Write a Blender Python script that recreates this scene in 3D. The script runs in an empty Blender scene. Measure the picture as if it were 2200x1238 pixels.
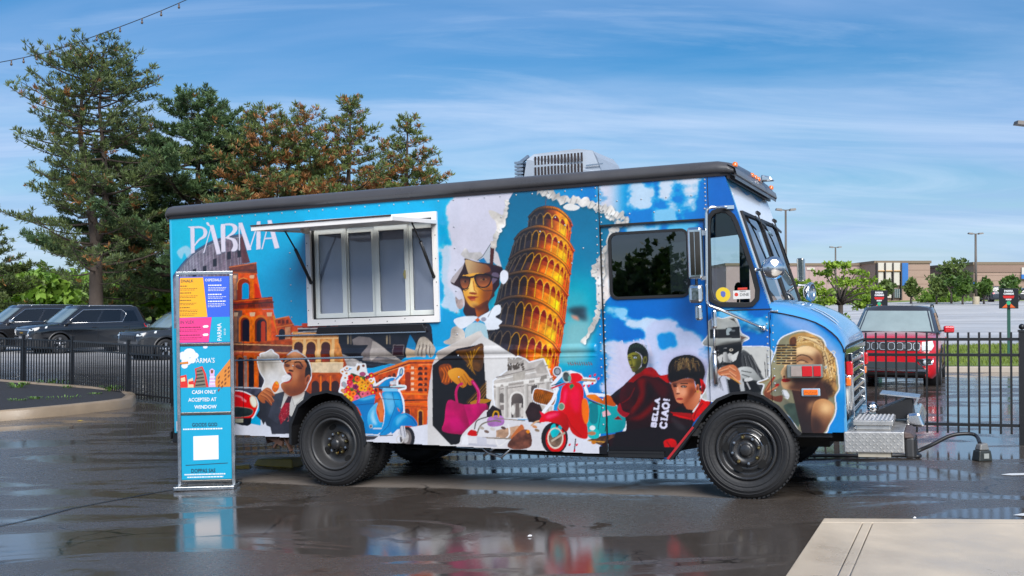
import bpy, bmesh, math, random
import numpy as np
from mathutils import Vector, Matrix, Euler

# ================================================================ camera, sky, sun, exposure
scene = bpy.context.scene
cam_d = bpy.data.cameras.new('camera'); cam = bpy.data.objects.new('camera', cam_d); scene.collection.objects.link(cam)
cam.location = (0, 0, 1.6); cam.rotation_euler = (math.radians(90+0.7805), 0, 0)
cam_d.sensor_width = 36; cam_d.lens = 36*2348.84/2200; cam_d.clip_start = .05; cam_d.clip_end = 6000
scene.camera = cam
SUN_EL, SUN_AZ = math.radians(40), math.radians(168)          # compass azimuth, the camera looks to 0
world = bpy.data.worlds.new('World'); scene.world = world; world.use_nodes = True
wt = world.node_tree; wn = wt.nodes; wl = wt.links; wn.clear()
def N(t, kind, **k):
    n = t.nodes.new(kind)
    for a, v in k.items(): setattr(n, a, v)
    return n
sky = N(wt, 'ShaderNodeTexSky', sky_type='NISHITA', sun_disc=False, sun_elevation=SUN_EL, sun_rotation=SUN_AZ, altitude=100, air_density=1.0, dust_density=.8, ozone_density=2.6)
hsv = N(wt, 'ShaderNodeHueSaturation'); hsv.inputs['Saturation'].default_value = 1.62; hsv.inputs['Value'].default_value = .31
wl.new(sky.outputs[0], hsv.inputs['Color'])
tc = N(wt, 'ShaderNodeTexCoord'); sep = N(wt, 'ShaderNodeSeparateXYZ'); wl.new(tc.outputs['Generated'], sep.inputs[0])
def math_(t, op, a, b=None, clamp=False):
    n = N(t, 'ShaderNodeMath', operation=op); n.use_clamp = clamp
    for i, v in enumerate((a, b)):
        if v is None: continue
        if hasattr(v, 'links'): t.links.new(v, n.inputs[i])
        else: n.inputs[i].default_value = v
    return n.outputs[0]
zc = math_(wt, 'ADD', math_(wt, 'MAXIMUM', sep.outputs[2], 0.0), .16)
comb = N(wt, 'ShaderNodeCombineXYZ')
wl.new(math_(wt, 'DIVIDE', sep.outputs[0], zc), comb.inputs[0]); wl.new(math_(wt, 'DIVIDE', sep.outputs[1], zc), comb.inputs[1])
mp = N(wt, 'ShaderNodeMapping'); mp.inputs['Rotation'].default_value = (0, 0, math.radians(-30)); mp.inputs['Scale'].default_value = (.30, 1.15, 1); mp.inputs['Location'].default_value = (1.35, .75, 0)
wl.new(comb.outputs[0], mp.inputs[0])
n1 = N(wt, 'ShaderNodeTexNoise'); n1.inputs['Scale'].default_value = 1.15; n1.inputs['Detail'].default_value = 9; n1.inputs['Roughness'].default_value = .56; n1.inputs['Distortion'].default_value = .5
wl.new(mp.outputs[0], n1.inputs['Vector'])
cr = N(wt, 'ShaderNodeValToRGB'); cr.color_ramp.elements[0].position = .38; cr.color_ramp.elements[1].position = .70; cr.color_ramp.interpolation = 'EASE'
wl.new(n1.outputs['Fac'], cr.inputs[0])
mp3 = N(wt, 'ShaderNodeMapping'); mp3.inputs['Rotation'].default_value = (0, 0, math.radians(-18)); mp3.inputs['Scale'].default_value = (.55, 1.0, 1); mp3.inputs['Location'].default_value = (-.35, 1.9, 0)
wl.new(comb.outputs[0], mp3.inputs[0])
n3 = N(wt, 'ShaderNodeTexNoise'); n3.inputs['Scale'].default_value = .75; n3.inputs['Detail'].default_value = 7; n3.inputs['Roughness'].default_value = .5; n3.inputs['Distortion'].default_value = .8
wl.new(mp3.outputs[0], n3.inputs['Vector'])
cr3 = N(wt, 'ShaderNodeValToRGB'); cr3.color_ramp.elements[0].position = .38; cr3.color_ramp.elements[1].position = .62; cr3.color_ramp.interpolation = 'EASE'; wl.new(n3.outputs['Fac'], cr3.inputs[0])
mp4 = N(wt, 'ShaderNodeMapping'); mp4.inputs['Rotation'].default_value = (0, 0, math.radians(-34)); mp4.inputs['Scale'].default_value = (.40, 1.35, 1); mp4.inputs['Location'].default_value = (.2, .4, 0); wl.new(comb.outputs[0], mp4.inputs[0])
n4 = N(wt, 'ShaderNodeTexNoise'); n4.inputs['Scale'].default_value = 1.25; n4.inputs['Detail'].default_value = 10; n4.inputs['Roughness'].default_value = .62; n4.inputs['Distortion'].default_value = 1.2; wl.new(mp4.outputs[0], n4.inputs['Vector'])
cr4 = N(wt, 'ShaderNodeValToRGB'); cr4.color_ramp.elements[0].position = .46; cr4.color_ramp.elements[1].position = .82; wl.new(n4.outputs['Fac'], cr4.inputs[0])
# thin haze thickening to the horizon
hz = math_(wt, 'POWER', math_(wt, 'SUBTRACT', 1.0, math_(wt, 'MAXIMUM', sep.outputs[2], 0.0), True), 9.0)
cf = math_(wt, 'MULTIPLY', cr.outputs[0], .38)
mixc = N(wt, 'ShaderNodeMix', data_type='RGBA'); mixc.inputs['B'].default_value = (1.85, 2.28, 3.05, 1)
wl.new(cf, mixc.inputs['Factor']); wl.new(hsv.outputs[0], mixc.inputs['A'])
mixh = N(wt, 'ShaderNodeMix', data_type='RGBA'); mixh.inputs['B'].default_value = (1.35, 2.05, 3.2, 1)
wl.new(math_(wt, 'MULTIPLY', hz, .70), mixh.inputs['Factor']); wl.new(mixc.outputs['Result'], mixh.inputs['A'])
mix3 = N(wt, 'ShaderNodeMix', data_type='RGBA'); mix3.inputs['B'].default_value = (1.10, 1.62, 2.65, 1)
wl.new(math_(wt, 'MULTIPLY', cr3.outputs[0], .60), mix3.inputs['Factor']); wl.new(mixh.outputs['Result'], mix3.inputs['A'])
mix4 = N(wt, 'ShaderNodeMix', data_type='RGBA'); mix4.inputs['B'].default_value = (2.35, 2.7, 3.3, 1)
wl.new(math_(wt, 'MULTIPLY', cr4.outputs[0], .58), mix4.inputs['Factor']); wl.new(mix3.outputs['Result'], mix4.inputs['A'])
bg = N(wt, 'ShaderNodeBackground'); bg.inputs['Strength'].default_value = .125
wo = N(wt, 'ShaderNodeOutputWorld'); wl.new(mix4.outputs['Result'], bg.inputs['Color']); wl.new(bg.outputs[0], wo.inputs[0])
sun_d = bpy.data.lights.new('sun', 'SUN'); sun_d.energy = 1.9; sun_d.angle = math.radians(42); sun_d.color = (1, .975, .94)
sun = bpy.data.objects.new('sun', sun_d); scene.collection.objects.link(sun)
sd = Vector((math.sin(SUN_AZ)*math.cos(SUN_EL), math.cos(SUN_AZ)*math.cos(SUN_EL), math.sin(SUN_EL)))
sun.rotation_euler = (-sd).to_track_quat('-Z', 'Y').to_euler(); sun.location = sd*60
vs = scene.view_settings; vs.view_transform = 'Standard'; vs.look = 'None'; vs.exposure = 1.42; vs.gamma = 1; vs.use_curve_mapping = False
scene.cycles.max_bounces = 8; scene.cycles.transparent_max_bounces = 12; scene.cycles.caustics_reflective = False; scene.cycles.caustics_refractive = False

# ================================================================ helpers
COL = scene.collection
random.seed(3)
def srgb(r, g, b):
    f = lambda c: (c/255/12.92) if c <= 10.3 else ((c/255+.055)/1.055)**2.4
    return (f(r), f(g), f(b))
MATS = {}
def mat(name, col, rough=.5, metal=0.0, var=0.0, scale=6.0, bump=0.0, bscale=None, coat=0.0, spec=.5, rvar=0.0, emit=None, alpha=None):
    """procedural Principled material; var = colour mottling, bump = fine relief, rvar = roughness mottling"""
    if name in MATS: return MATS[name]
    m = bpy.data.materials.new(name); m.use_nodes = True; t = m.node_tree; p = t.nodes['Principled BSDF']
    p.inputs['Base Color'].default_value = (*col, 1); p.inputs['Roughness'].default_value = rough; p.inputs['Metallic'].default_value = metal
    p.inputs['Coat Weight'].default_value = coat; p.inputs['Coat Roughness'].default_value = .05; p.inputs['Specular IOR Level'].default_value = spec
    if var or rvar or bump:
        c = N(t, 'ShaderNodeTexCoord'); n = N(t, 'ShaderNodeTexNoise'); n.inputs['Scale'].default_value = scale; n.inputs['Detail'].default_value = 6; n.inputs['Roughness'].default_value = .6
        t.links.new(c.outputs['Object'], n.inputs['Vector'])
        if var:
            mx = N(t, 'ShaderNodeMix', data_type='RGBA')
            mx.inputs['A'].default_value = (*[c_*(1-var) for c_ in col], 1); mx.inputs['B'].default_value = (*[min(c_*(1+var), 1) for c_ in col], 1)
            t.links.new(n.outputs['Fac'], mx.inputs['Factor']); t.links.new(mx.outputs['Result'], p.inputs['Base Color'])
        if rvar:
            mr = N(t, 'ShaderNodeMapRange'); mr.inputs['To Min'].default_value = max(rough-rvar, .02); mr.inputs['To Max'].default_value = min(rough+rvar, 1)
            mr.inputs['From Min'].default_value = .3; mr.inputs['From Max'].default_value = .7
            t.links.new(n.outputs['Fac'], mr.inputs['Value']); t.links.new(mr.outputs[0], p.inputs['Roughness'])
        if bump:
            n2 = N(t, 'ShaderNodeTexNoise'); n2.inputs['Scale'].default_value = bscale or scale*4; n2.inputs['Detail'].default_value = 4
            t.links.new(c.outputs['Object'], n2.inputs['Vector'])
            b = N(t, 'ShaderNodeBump'); b.inputs['Strength'].default_value = bump; b.inputs['Distance'].default_value = .02
            t.links.new(n2.outputs['Fac'], b.inputs['Height']); t.links.new(b.outputs[0], p.inputs['Normal'])
    if emit: p.inputs['Emission Color'].default_value = (*emit[0], 1); p.inputs['Emission Strength'].default_value = emit[1]
    MATS[name] = m; return m
def glass(name, tint, refl=1.0, ior=1.5, rough=.01):
    if name in MATS: return MATS[name]
    m = bpy.data.materials.new(name); m.use_nodes = True; t = m.node_tree; t.nodes.clear()
    tr = N(t, 'ShaderNodeBsdfTransparent'); tr.inputs[0].default_value = (*tint, 1)
    gl = N(t, 'ShaderNodeBsdfGlossy'); gl.inputs['Roughness'].default_value = rough; gl.inputs[0].default_value = (refl, refl, refl, 1)
    fr = N(t, 'ShaderNodeFresnel'); fr.inputs[0].default_value = ior
    mx = N(t, 'ShaderNodeMixShader'); o = N(t, 'ShaderNodeOutputMaterial')
    t.links.new(fr.outputs[0], mx.inputs[0]); t.links.new(tr.outputs[0], mx.inputs[1]); t.links.new(gl.outputs[0], mx.inputs[2]); t.links.new(mx.outputs[0], o.inputs[0])
    MATS[name] = m; return m
def vcol_mat(name, attr, rough=.5, coat=0.0, gain=1.0, bump=0.0, spec=.5, sub=0.0, trl=0.0):
    """colour stored on the mesh"""
    if name in MATS: return MATS[name]
    m = bpy.data.materials.new(name); m.use_nodes = True; t = m.node_tree; p = t.nodes['Principled BSDF']
    a = N(t, 'ShaderNodeAttribute', attribute_name=attr)
    t.links.new(a.outputs['Color'], p.inputs['Base Color']); p.inputs['Roughness'].default_value = rough
    p.inputs['Coat Weight'].default_value = coat; p.inputs['Coat Roughness'].default_value = .06; p.inputs['Specular IOR Level'].default_value = spec
    if trl:
        o = t.nodes['Material Output']; td = N(t, 'ShaderNodeBsdfTranslucent'); mx = N(t, 'ShaderNodeMixShader'); mx.inputs[0].default_value = trl
        t.links.new(a.outputs['Color'], td.inputs[0]); t.links.new(p.outputs[0], mx.inputs[1]); t.links.new(td.outputs[0], mx.inputs[2]); t.links.new(mx.outputs[0], o.inputs[0])
    MATS[name] = m; return m

class MB:
    """collects simple shapes and links them as ONE mesh object"""
    def __init__(s): s.v = []; s.f = []; s.sm = []
    def add(s, vs, fs, smooth=False):
        o = len(s.v); s.v.extend([tuple(v) for v in vs]); s.f.extend([tuple(i+o for i in f) for f in fs]); s.sm.extend([smooth]*len(fs)); return s
    def box(s, x0, x1, y0, y1, z0, z1):
        return s.hexa([(x0, y0, z0), (x1, y0, z0), (x1, y1, z0), (x0, y1, z0), (x0, y0, z1), (x1, y0, z1), (x1, y1, z1), (x0, y1, z1)])
    def hexa(s, p): return s.add(p, [(3, 2, 1, 0), (4, 5, 6, 7), (0, 1, 5, 4), (1, 2, 6, 5), (2, 3, 7, 6), (3, 0, 4, 7)])
    def rbox(s, c, size, rot=(0, 0, 0)):
        R = Euler(rot).to_matrix(); hx, hy, hz = [q/2 for q in size]; c = Vector(c)
        return s.hexa([c+R@Vector((sx*hx, sy*hy, sz*hz)) for sz in (-1, 1) for sx, sy in ((-1, -1), (1, -1), (1, 1), (-1, 1))])
    def bar(s, p, q, w, h=None, up=(0, 0, 1)):
        p, q = Vector(p), Vector(q); d = (q-p).normalized(); u = Vector(up)
        if abs(d.dot(u)) > .98: u = Vector((1, 0, 0))
        a = d.cross(u).normalized(); b = a.cross(d).normalized(); h = h or w
        A, B = a*w/2, b*h/2
        return s.hexa([p-A-B, p+A-B, q+A-B, q-A-B, p-A+B, p+A+B, q+A+B, q-A+B])
    def prism(s, poly, y0, y1, axis='y', smooth=False):
        """polygon (a,b) swept along an axis; y: (x,z)  x: (y,z)  z: (x,y)"""
        n = len(poly); f = {'y': lambda a, b, t: (a, t, b), 'x': lambda a, b, t: (t, a, b), 'z': lambda a, b, t: (a, b, t)}[axis]
        vs_ = [f(a, b, y0) for a, b in poly]+[f(a, b, y1) for a, b in poly]
        return s.add(vs_, [tuple(range(n))[::-1], tuple(range(n, 2*n))]+[(i, (i+1) % n, n+(i+1) % n, n+i) for i in range(n)], smooth)
    def tube(s, path, r, n=10, caps=True, smooth=True):
        P = [Vector(p) for p in path]; m = len(P); R = r if isinstance(r, (list, tuple)) else [r]*m
        d0 = (P[1]-P[0]).normalized(); a = d0.orthogonal().normalized(); vs_ = []
        for i in range(m):
            d = ((P[min(i+1, m-1)]-P[max(i-1, 0)])).normalized(); a = (a-d*a.dot(d)).normalized(); b = d.cross(a)
            for j in range(n):
                t = 2*math.pi*j/n; vs_.append(P[i]+(a*math.cos(t)+b*math.sin(t))*R[i])
        fs = [(i*n+j, i*n+(j+1) % n, (i+1)*n+(j+1) % n, (i+1)*n+j) for i in range(m-1) for j in range(n)]
        s.add(vs_, fs, smooth)
        if caps: s.add([], [tuple(len(s.v)-m*n+j for j in range(n))[::-1], tuple(len(s.v)-n+j for j in range(n))]) if False else s._caps(m, n)
        return s
    def _caps(s, m, n):
        o = len(s.v)-m*n
        s.f.append(tuple(o+j for j in range(n))[::-1]); s.f.append(tuple(o+(m-1)*n+j for j in range(n))); s.sm.extend([False, False]); return s
    def lathe(s, prof, c=(0, 0, 0), axis=(0, 0, 1), n=24, smooth=True, a0=0, a1=2*math.pi):
        """profile [(radius, height)] turned round an axis"""
        ax = Vector(axis).normalized(); a = ax.orthogonal().normalized(); b = ax.cross(a); c = Vector(c); m = len(prof); full = abs(a1-a0-2*math.pi) < 1e-6
        k = n if full else n+1
        vs_ = [c+ax*h+(a*math.cos(a0+(a1-a0)*j/n)+b*math.sin(a0+(a1-a0)*j/n))*r for r, h in prof for j in range(k)]
        fs = [(i*k+j, i*k+(j+1) % k, (i+1)*k+(j+1) % k, (i+1)*k+j) for i in range(m-1) for j in range(n)]
        return s.add(vs_, fs, smooth)
    def ball(s, c, r, n=12, sc=(1, 1, 1)):
        c = Vector(c); vs_ = [c+Vector((0, 0, r*sc[2]))]
        for i in range(1, n//2):
            t = math.pi*i/(n//2)
            for j in range(n):
                p = 2*math.pi*j/n; vs_.append(c+Vector((r*sc[0]*math.sin(t)*math.cos(p), r*sc[1]*math.sin(t)*math.sin(p), r*sc[2]*math.cos(t))))
        vs_.append(c-Vector((0, 0, r*sc[2]))); k = n//2-1; L = len(vs_)-1
        fs = [(0, 1+j, 1+(j+1) % n) for j in range(n)]+[(1+i*n+j, 1+(i+1)*n+j, 1+(i+1)*n+(j+1) % n, 1+i*n+(j+1) % n) for i in range(k-1) for j in range(n)]+[(L, 1+(k-1)*n+(j+1) % n, 1+(k-1)*n+j) for j in range(n)]
        return s.add(vs_, fs, True)
    def grid(s, rows, smooth=True, close=False):
        """loft through equal-length rows of points"""
        m, n = len(rows), len(rows[0]); vs_ = [p for r in rows for p in r]; nn = n if close else n-1
        return s.add(vs_, [(i*n+j, i*n+(j+1) % n, (i+1)*n+(j+1) % n, (i+1)*n+j) for i in range(m-1) for j in range(nn)], smooth)
    def mesh(s, name):
        me = bpy.data.meshes.new(name); me.from_pydata(s.v, [], s.f); me.polygons.foreach_set('use_smooth', s.sm); me.update()
        bm = bmesh.new(); bm.from_mesh(me); bmesh.ops.recalc_face_normals(bm, faces=bm.faces); bm.to_mesh(me); bm.free(); return me
    def build(s, name, m, parent=None, bevel=0, seg=2, loc=None):
        me = s.mesh(name); me.materials.append(m); o = bpy.data.objects.new(name, me); COL.objects.link(o)
        if parent: o.parent = parent
        if loc: o.location = loc
        if bevel:
            b = o.modifiers.new('b', 'BEVEL'); b.width = bevel; b.segments = seg; b.limit_method = 'ANGLE'; b.angle_limit = math.radians(38)
        return o
def empty(name, loc=(0, 0, 0), rz=0):
    o = bpy.data.objects.new(name, None); COL.objects.link(o); o.location = loc; o.rotation_euler = (0, 0, rz); o.empty_display_size = .2; return o
def tag(o, label=None, cat=None, group=None, kind=None):
    if label: o['label'] = label
    if cat: o['category'] = cat
    if group: o['group'] = group
    if kind: o['kind'] = kind
    return o
def copy_tree(o, parent=None):
    c = o.copy(); COL.objects.link(c); c.parent = parent
    for ch in list(o.children): copy_tree(ch, c)
    return c
def text_part(name, txt, m, parent, size, loc, rot, align='LEFT', ext=.0006, sx=1.0, bold=0.0):
    """raised print lettering as a mesh"""
    cu = bpy.data.curves.new(name, 'FONT'); cu.body = txt; cu.size = size; cu.align_x = align; cu.extrude = ext; cu.resolution_u = 2; cu.offset = bold
    t = bpy.data.objects.new(name, cu); COL.objects.link(t); dg = bpy.context.evaluated_depsgraph_get()
    me = bpy.data.meshes.new_from_object(t.evaluated_get(dg)); bpy.data.objects.remove(t)
    me.materials.clear(); me.materials.append(m); o = bpy.data.objects.new(name, me); COL.objects.link(o); o.parent = parent; o.location = loc; o.rotation_euler = rot; o.scale = (sx, 1, 1); return o

# ---- the lie of the ground: falls gently along the truck to its rear, then flat; rises far off
YAW = 0.3814
def smooth(a, b, x):
    t = min(max((x-a)/(b-a), 0), 1); return t*t*(3-2*t)
def gz(x, y):
    t = -(x-1.971)*math.cos(YAW)+(y-9.170)*math.sin(YAW)
    sl = 0.0352
    if t < -1: tt = -1.0
    elif t < 8: tt = t
    else: tt = 8+2.0*(1-math.exp(-(t-8)/2.0))
    return -0.046-sl*tt+2.0*smooth(45, 150, y)
CAM_F, CAM_P = 2348.84, math.radians(.7805)
def view_ray(u, v):
    a = (u-1100)/CAM_F; b = (619-v)/CAM_F; c, s = math.cos(CAM_P), math.sin(CAM_P); return Vector((a, c-b*s, s+b*c))
def at(u, v, D):                      # survey helper: the point D metres deep that the photograph shows at (u, v)
    d = view_ray(u, v); return Vector((0, 0, 1.6))+d*(D/d.y)
def on_ground(u, v):
    d = view_ray(u, v); lo, hi = 1.0, 400.0
    for _ in range(60):
        m = (lo+hi)/2; p = Vector((0, 0, 1.6))+d*m
        if p.z > gz(p.x, p.y): lo = m
        else: hi = m
    return Vector((0, 0, 1.6))+d*lo
HX = (0.005211576018176656, -0.00019937571219238564, -8.156468529007714)
HZ = (0.0001642908088759614, -0.005228892480046433, 5.350517517866192)
HD = (0.0002111777843273548, 7.173317584152633e-06, 1.0)
def side_xy(u, v):                    # artwork sheet -> truck side panel (x forward, z up)
    d = HD[0]*u+HD[1]*v+HD[2]; return (HX[0]*u+HX[1]*v+HX[2])/d, (HZ[0]*u+HZ[1]*v+HZ[2])/d
# ---------------------------------------------------------------- the printed wrap (vector artwork, rasterised to mesh colours)
PX0, PX1, PZ0, PZ1, PRES = -5.96, 0.92, 0.26, 2.80, 0.003
PW = int(round((PX1-PX0)/PRES)); PH = int(round((PZ1-PZ0)/PRES))
CV = np.zeros((PH, PW, 3), np.float32)
prng = np.random.default_rng(7)

def _fbm(h, w, cell, octs, seed, sx=1.0):
    r = np.random.default_rng(seed); out = np.zeros((h, w), np.float32); amp = 1.0; tot = 0
    for _ in range(octs):
        gh, gw = int(h/cell)+3, int(w/(cell*sx))+3
        g = r.random((gh, gw)).astype(np.float32)
        ys = np.arange(h)/cell; xs = np.arange(w)/(cell*sx)
        yi = ys.astype(int); xi = xs.astype(int)
        fy = (ys-yi).astype(np.float32); fx = (xs-xi).astype(np.float32)
        fy = fy*fy*(3-2*fy); fx = fx*fx*(3-2*fx)
        a = g[yi][:, xi]*(1-fx)+g[yi][:, xi+1]*fx
        b = g[yi+1][:, xi]*(1-fx)+g[yi+1][:, xi+1]*fx
        out += amp*(a*(1-fy)[:, None]+b*fy[:, None]); tot += amp
        amp *= .55; cell = max(2, cell/2)
    return out/tot
NC = _fbm(PH, PW, 120, 6, 3, 1.3)      # cloud noise
NF = _fbm(PH, PW, 14, 4, 4)            # fine stone noise
NM = _fbm(PH, PW, 44, 5, 5)            # medium
NK = _fbm(PH, PW, 62, 6, 9, 1.4)       # wisps

class Tr:                               # a drawing frame: origin and scale in artwork pixels
    def __init__(s, x, y, k): s.x, s.y, s.k = x, y, k
    def __call__(s, pts): return [(s.x+a*s.k, s.y+b*s.k) for a, b in pts]
T1 = Tr(350, 420, .2746); T2 = Tr(350, 700, .3069); T3 = Tr(900, 360, .3231); T4 = Tr(880, 700, .25845)
T5 = Tr(1280, 320, .3069); T6 = Tr(1280, 640, .3554)
TA = Tr(500, 740, .16155); TB = Tr(940, 520, .17764); TC = Tr(1300, 720, .20997); TD = Tr(1500, 670, .15349)
TE = Tr(1630, 700, .1938); TF = Tr(700, 770, .16151); TG = Tr(370, 470, .21805); TH = Tr(1020, 420, .3069)
T0 = Tr(0, 0, 1.0)
_T = [T0]
def use(t): _T[0] = t

def art_to_panel(pts):                  # artwork pixels -> canvas pixels (the print is laid out on the flat side panel)
    out = []
    for u, v in _T[0](pts):
        x, z = side_xy(u, v)
        out.append(((x-PX0)/PRES, (PZ1-z)/PRES))
    return np.array(out)

def crv(pts, n=5, closed=True):
    P = np.array(pts, float); m = len(P); res = []
    rng_ = range(m) if closed else range(m-1)
    for i in rng_:
        if closed: a, b, c, d = P[i-1], P[i], P[(i+1) % m], P[(i+2) % m]
        else: a, b, c, d = P[max(i-1, 0)], P[i], P[i+1], P[min(i+2, m-1)]
        for j in range(n):
            t = j/n
            res.append(tuple(.5*((2*b)+(c-a)*t+(2*a-5*b+4*c-d)*t*t+(3*b-a-3*c+d)*t**3)))
    if not closed: res.append(tuple(P[-1]))
    return res

def ell(cx, cy, rx, ry=None, rot=0, n=22, a0=0, a1=360):
    ry = rx if ry is None else ry; c, s = math.cos(math.radians(rot)), math.sin(math.radians(rot))
    o = []
    for i in range(n if a1-a0 >= 360 else n+1):
        t = math.radians(a0+(a1-a0)*i/n); x, y = rx*math.cos(t), ry*math.sin(t)
        o.append((cx+x*c-y*s, cy+x*s+y*c))
    return o

def _mask(Q, pad=0):
    x0 = max(int(Q[:, 0].min())-2-pad, 0); x1 = min(int(Q[:, 0].max())+3+pad, PW)
    y0 = max(int(Q[:, 1].min())-2-pad, 0); y1 = min(int(Q[:, 1].max())+3+pad, PH)
    if x1 <= x0 or y1 <= y0: return None
    acc = np.zeros((y1-y0, x1-x0+1), np.int32)
    n = len(Q)
    for i in range(n):
        (ax, ay), (bx, by) = Q[i], Q[(i+1) % n]
        if ay == by: continue
        if ay > by: ax, ay, bx, by = bx, by, ax, ay
        r0 = max(int(math.ceil(ay-.5)), y0); r1 = min(int(math.ceil(by-.5)), y1)
        if r1 <= r0: continue
        rows = np.arange(r0, r1)
        xc = ax+(rows+.5-ay)*(bx-ax)/(by-ay)
        ci = np.clip(np.ceil(xc-.5).astype(int)-x0, 0, x1-x0)
        np.add.at(acc, (rows-y0, ci), 1)
    return (np.cumsum(acc, 1)[:, :-1] & 1).astype(np.float32), x0, y0, x1, y1

def _blur(m, r):
    for ax in (0, 1):
        for _ in range(2):
            c = np.cumsum(np.concatenate([np.repeat(m.take([0], ax), r+1, ax), m, np.repeat(m.take([-1], ax), r, ax)], ax), ax)
            n = m.shape[ax]
            m = (c.take(range(2*r+1, 2*r+1+n), ax)-c.take(range(0, n), ax))/(2*r+1)
    return m

def fill(pts, col, g=None, a=1.0, soft=0, nz=0, nf=None, cl=None, rag=0, rn=None, rw=3.2):
    """polygon in flat colour; g=(p0,p1,colour2) gradient; soft = feather px; nz = noise strength; cl = cut by cloud noise threshold"""
    Q = art_to_panel(pts); r = _mask(Q, soft*3)
    if r is None: return
    m, x0, y0, x1, y1 = r
    if soft: m = _blur(m, soft)
    if rag: m = np.clip((m-.5+((NC if rn is None else rn)[y0:y1, x0:x1]-.5)*rag)*rw+.5, 0, 1)*np.clip(m*5, 0, 1)
    c = np.array(col, np.float32)/255
    if g:
        p = art_to_panel([g[0], g[1]]); d = p[1]-p[0]; L2 = float(d@d)+1e-6
        yy, xx = np.mgrid[y0:y1, x0:x1]
        t = np.clip(((xx-p[0][0])*d[0]+(yy-p[0][1])*d[1])/L2, 0, 1)[..., None]
        c = c*(1-t)+np.array(g[2], np.float32)/255*t
    else: c = np.broadcast_to(c, m.shape+(3,))
    if nz:
        N = (NF if nf is None else nf)[y0:y1, x0:x1, None]
        c = c*(1+(N-.5)*2*nz)
    if cl is not None:
        lo, hi = cl; n = NC[y0:y1, x0:x1]
        m = m*np.clip((n-lo)/(hi-lo), 0, 1)
    m = (m*a)[..., None]
    CV[y0:y1, x0:x1] = CV[y0:y1, x0:x1]*(1-m)+np.clip(c, 0, 1)*m

def line(pts, w, col, closed=False, a=1.0):
    P = [np.array(p, float) for p in pts]; n = len(P)
    for i in range(n if closed else n-1):
        p, q = P[i], P[(i+1) % n]; d = q-p; L = math.hypot(*d)
        if L < 1e-6: continue
        nn = np.array([-d[1], d[0]])/L*w/2; e = d/L*w*.18
        fill([p+nn-e, q+nn+e, q-nn+e, p-nn-e], col, a=a)

def sticker(pts, w, col, edge=(240, 242, 246), **k):
    line(pts, w*2, edge, True); 
    fill(pts, col, **k)

def arch(x0, x1, y0, y1, col, **k):     # opening with a round head
    r = (x1-x0)/2; cx = (x0+x1)/2
    fill([(x0, y1), (x0, y0+r)]+[(cx+r*math.cos(t), y0+r-r*math.sin(t)) for t in np.linspace(math.pi, 0, 9)]+[(x1, y0+r), (x1, y1)], col, **k)

def tornedge(pts, w, col=(226, 222, 216), seed=1, sh=(150, 145, 142)):   # ragged paper lip along a polyline
    r = np.random.default_rng(seed); P = crv(pts, 6, False); up, dn = [], []
    for i, p in enumerate(P):
        q = P[min(i+1, len(P)-1)]; o = P[max(i-1, 0)]
        d = np.array(q)-np.array(o); L = math.hypot(*d)+1e-6; n = np.array([-d[1], d[0]])/L
        up.append(tuple(np.array(p)+n*w*(.15+.75*r.random()))); dn.append(tuple(np.array(p)-n*w*(.15+.75*r.random())))
    fill([(a+w*.25, b+w*.35) for a, b in up+dn[::-1]], (70, 90, 100), a=.5, soft=3)
    fill(up+dn[::-1], col, nz=.35, nf=NM)
    for i in range(1, len(P)-2, 2):
        if r.random() < .8: line([up[i], tuple((np.array(dn[i+1])+np.array(P[i]))/2)], w*.12, sh, a=.55)

# ---- sky of the print
yy, xx = np.mgrid[0:PH, 0:PW].astype(np.float32)
tx = xx/PW; ty = yy/PH
L_ = np.array([58, 184, 214], np.float32)/255; M_ = np.array([0, 163, 209], np.float32)/255; R_ = np.array([0, 112, 190], np.float32)/255
k = np.clip(tx/.28, 0, 1)[..., None]*np.clip(.35+ty*1.6, 0, 1)[..., None]
CV[:] = L_*(1-k)+M_*k
k = np.clip((tx-.60)/.12, 0, 1)[..., None]; CV[:] = CV*(1-k)+R_*k
del yy, xx
use(T0)
fill([(366, 470), (520, 458), (480, 520), (366, 560)], (120, 208, 226), soft=40, a=.5)
fill([(560, 560), (650, 520), (650, 690), (560, 640)], (20, 170, 214), soft=20, a=.6)
# clouds beside the service window
fill([(962, 425), (1000, 400), (1125, 390), (1130, 560), (1075, 590), (1060, 690), (985, 660), (958, 600), (975, 520)], (214, 213, 224), soft=16, rag=2.6)
fill([(1000, 400), (1110, 390), (1110, 560), (1010, 590), (985, 520)], (217, 215, 226), soft=14, rag=1.2)
fill([(950, 520), (990, 560), (990, 690), (950, 650)], (222, 222, 234), soft=14, rag=3.4, a=.9)
# upper cab clouds
fill([(1286, 520), (1340, 500), (1530, 500), (1530, 660), (1286, 660)], (0, 118, 196), soft=14)
fill([(1280, 385), (1350, 380), (1345, 440), (1325, 490), (1280, 500)], (214, 217, 229), soft=14, rag=2.1, rn=NK, rw=1.7)
fill([(1330, 380), (1515, 368), (1506, 480), (1440, 500), (1330, 510)], (4, 140, 208), soft=20, a=.8)
fill([(1355, 392), (1400, 382), (1412, 412), (1385, 452), (1352, 448)], (200, 220, 236), soft=10, rag=3.9, rn=NK, rw=1.7)
fill([(1412, 392), (1500, 380), (1500, 440), (1462, 466), (1425, 440)], (212, 224, 236), soft=12, rag=3.7, rn=NK, rw=1.7)
fill([(1450, 384), (1505, 376), (1502, 420), (1470, 428)], (222, 228, 238), soft=10, rag=2.8, rn=NK, rw=1.7)
fill([(1400, 452), (1450, 446), (1455, 478), (1405, 482)], (150, 204, 234), soft=8, rag=3.9, rn=NK, rw=1.7)
fill([(1345, 486), (1420, 480), (1420, 512), (1350, 516)], (176, 214, 238), soft=8, rag=3.7, rn=NK, rw=1.7)
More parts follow.
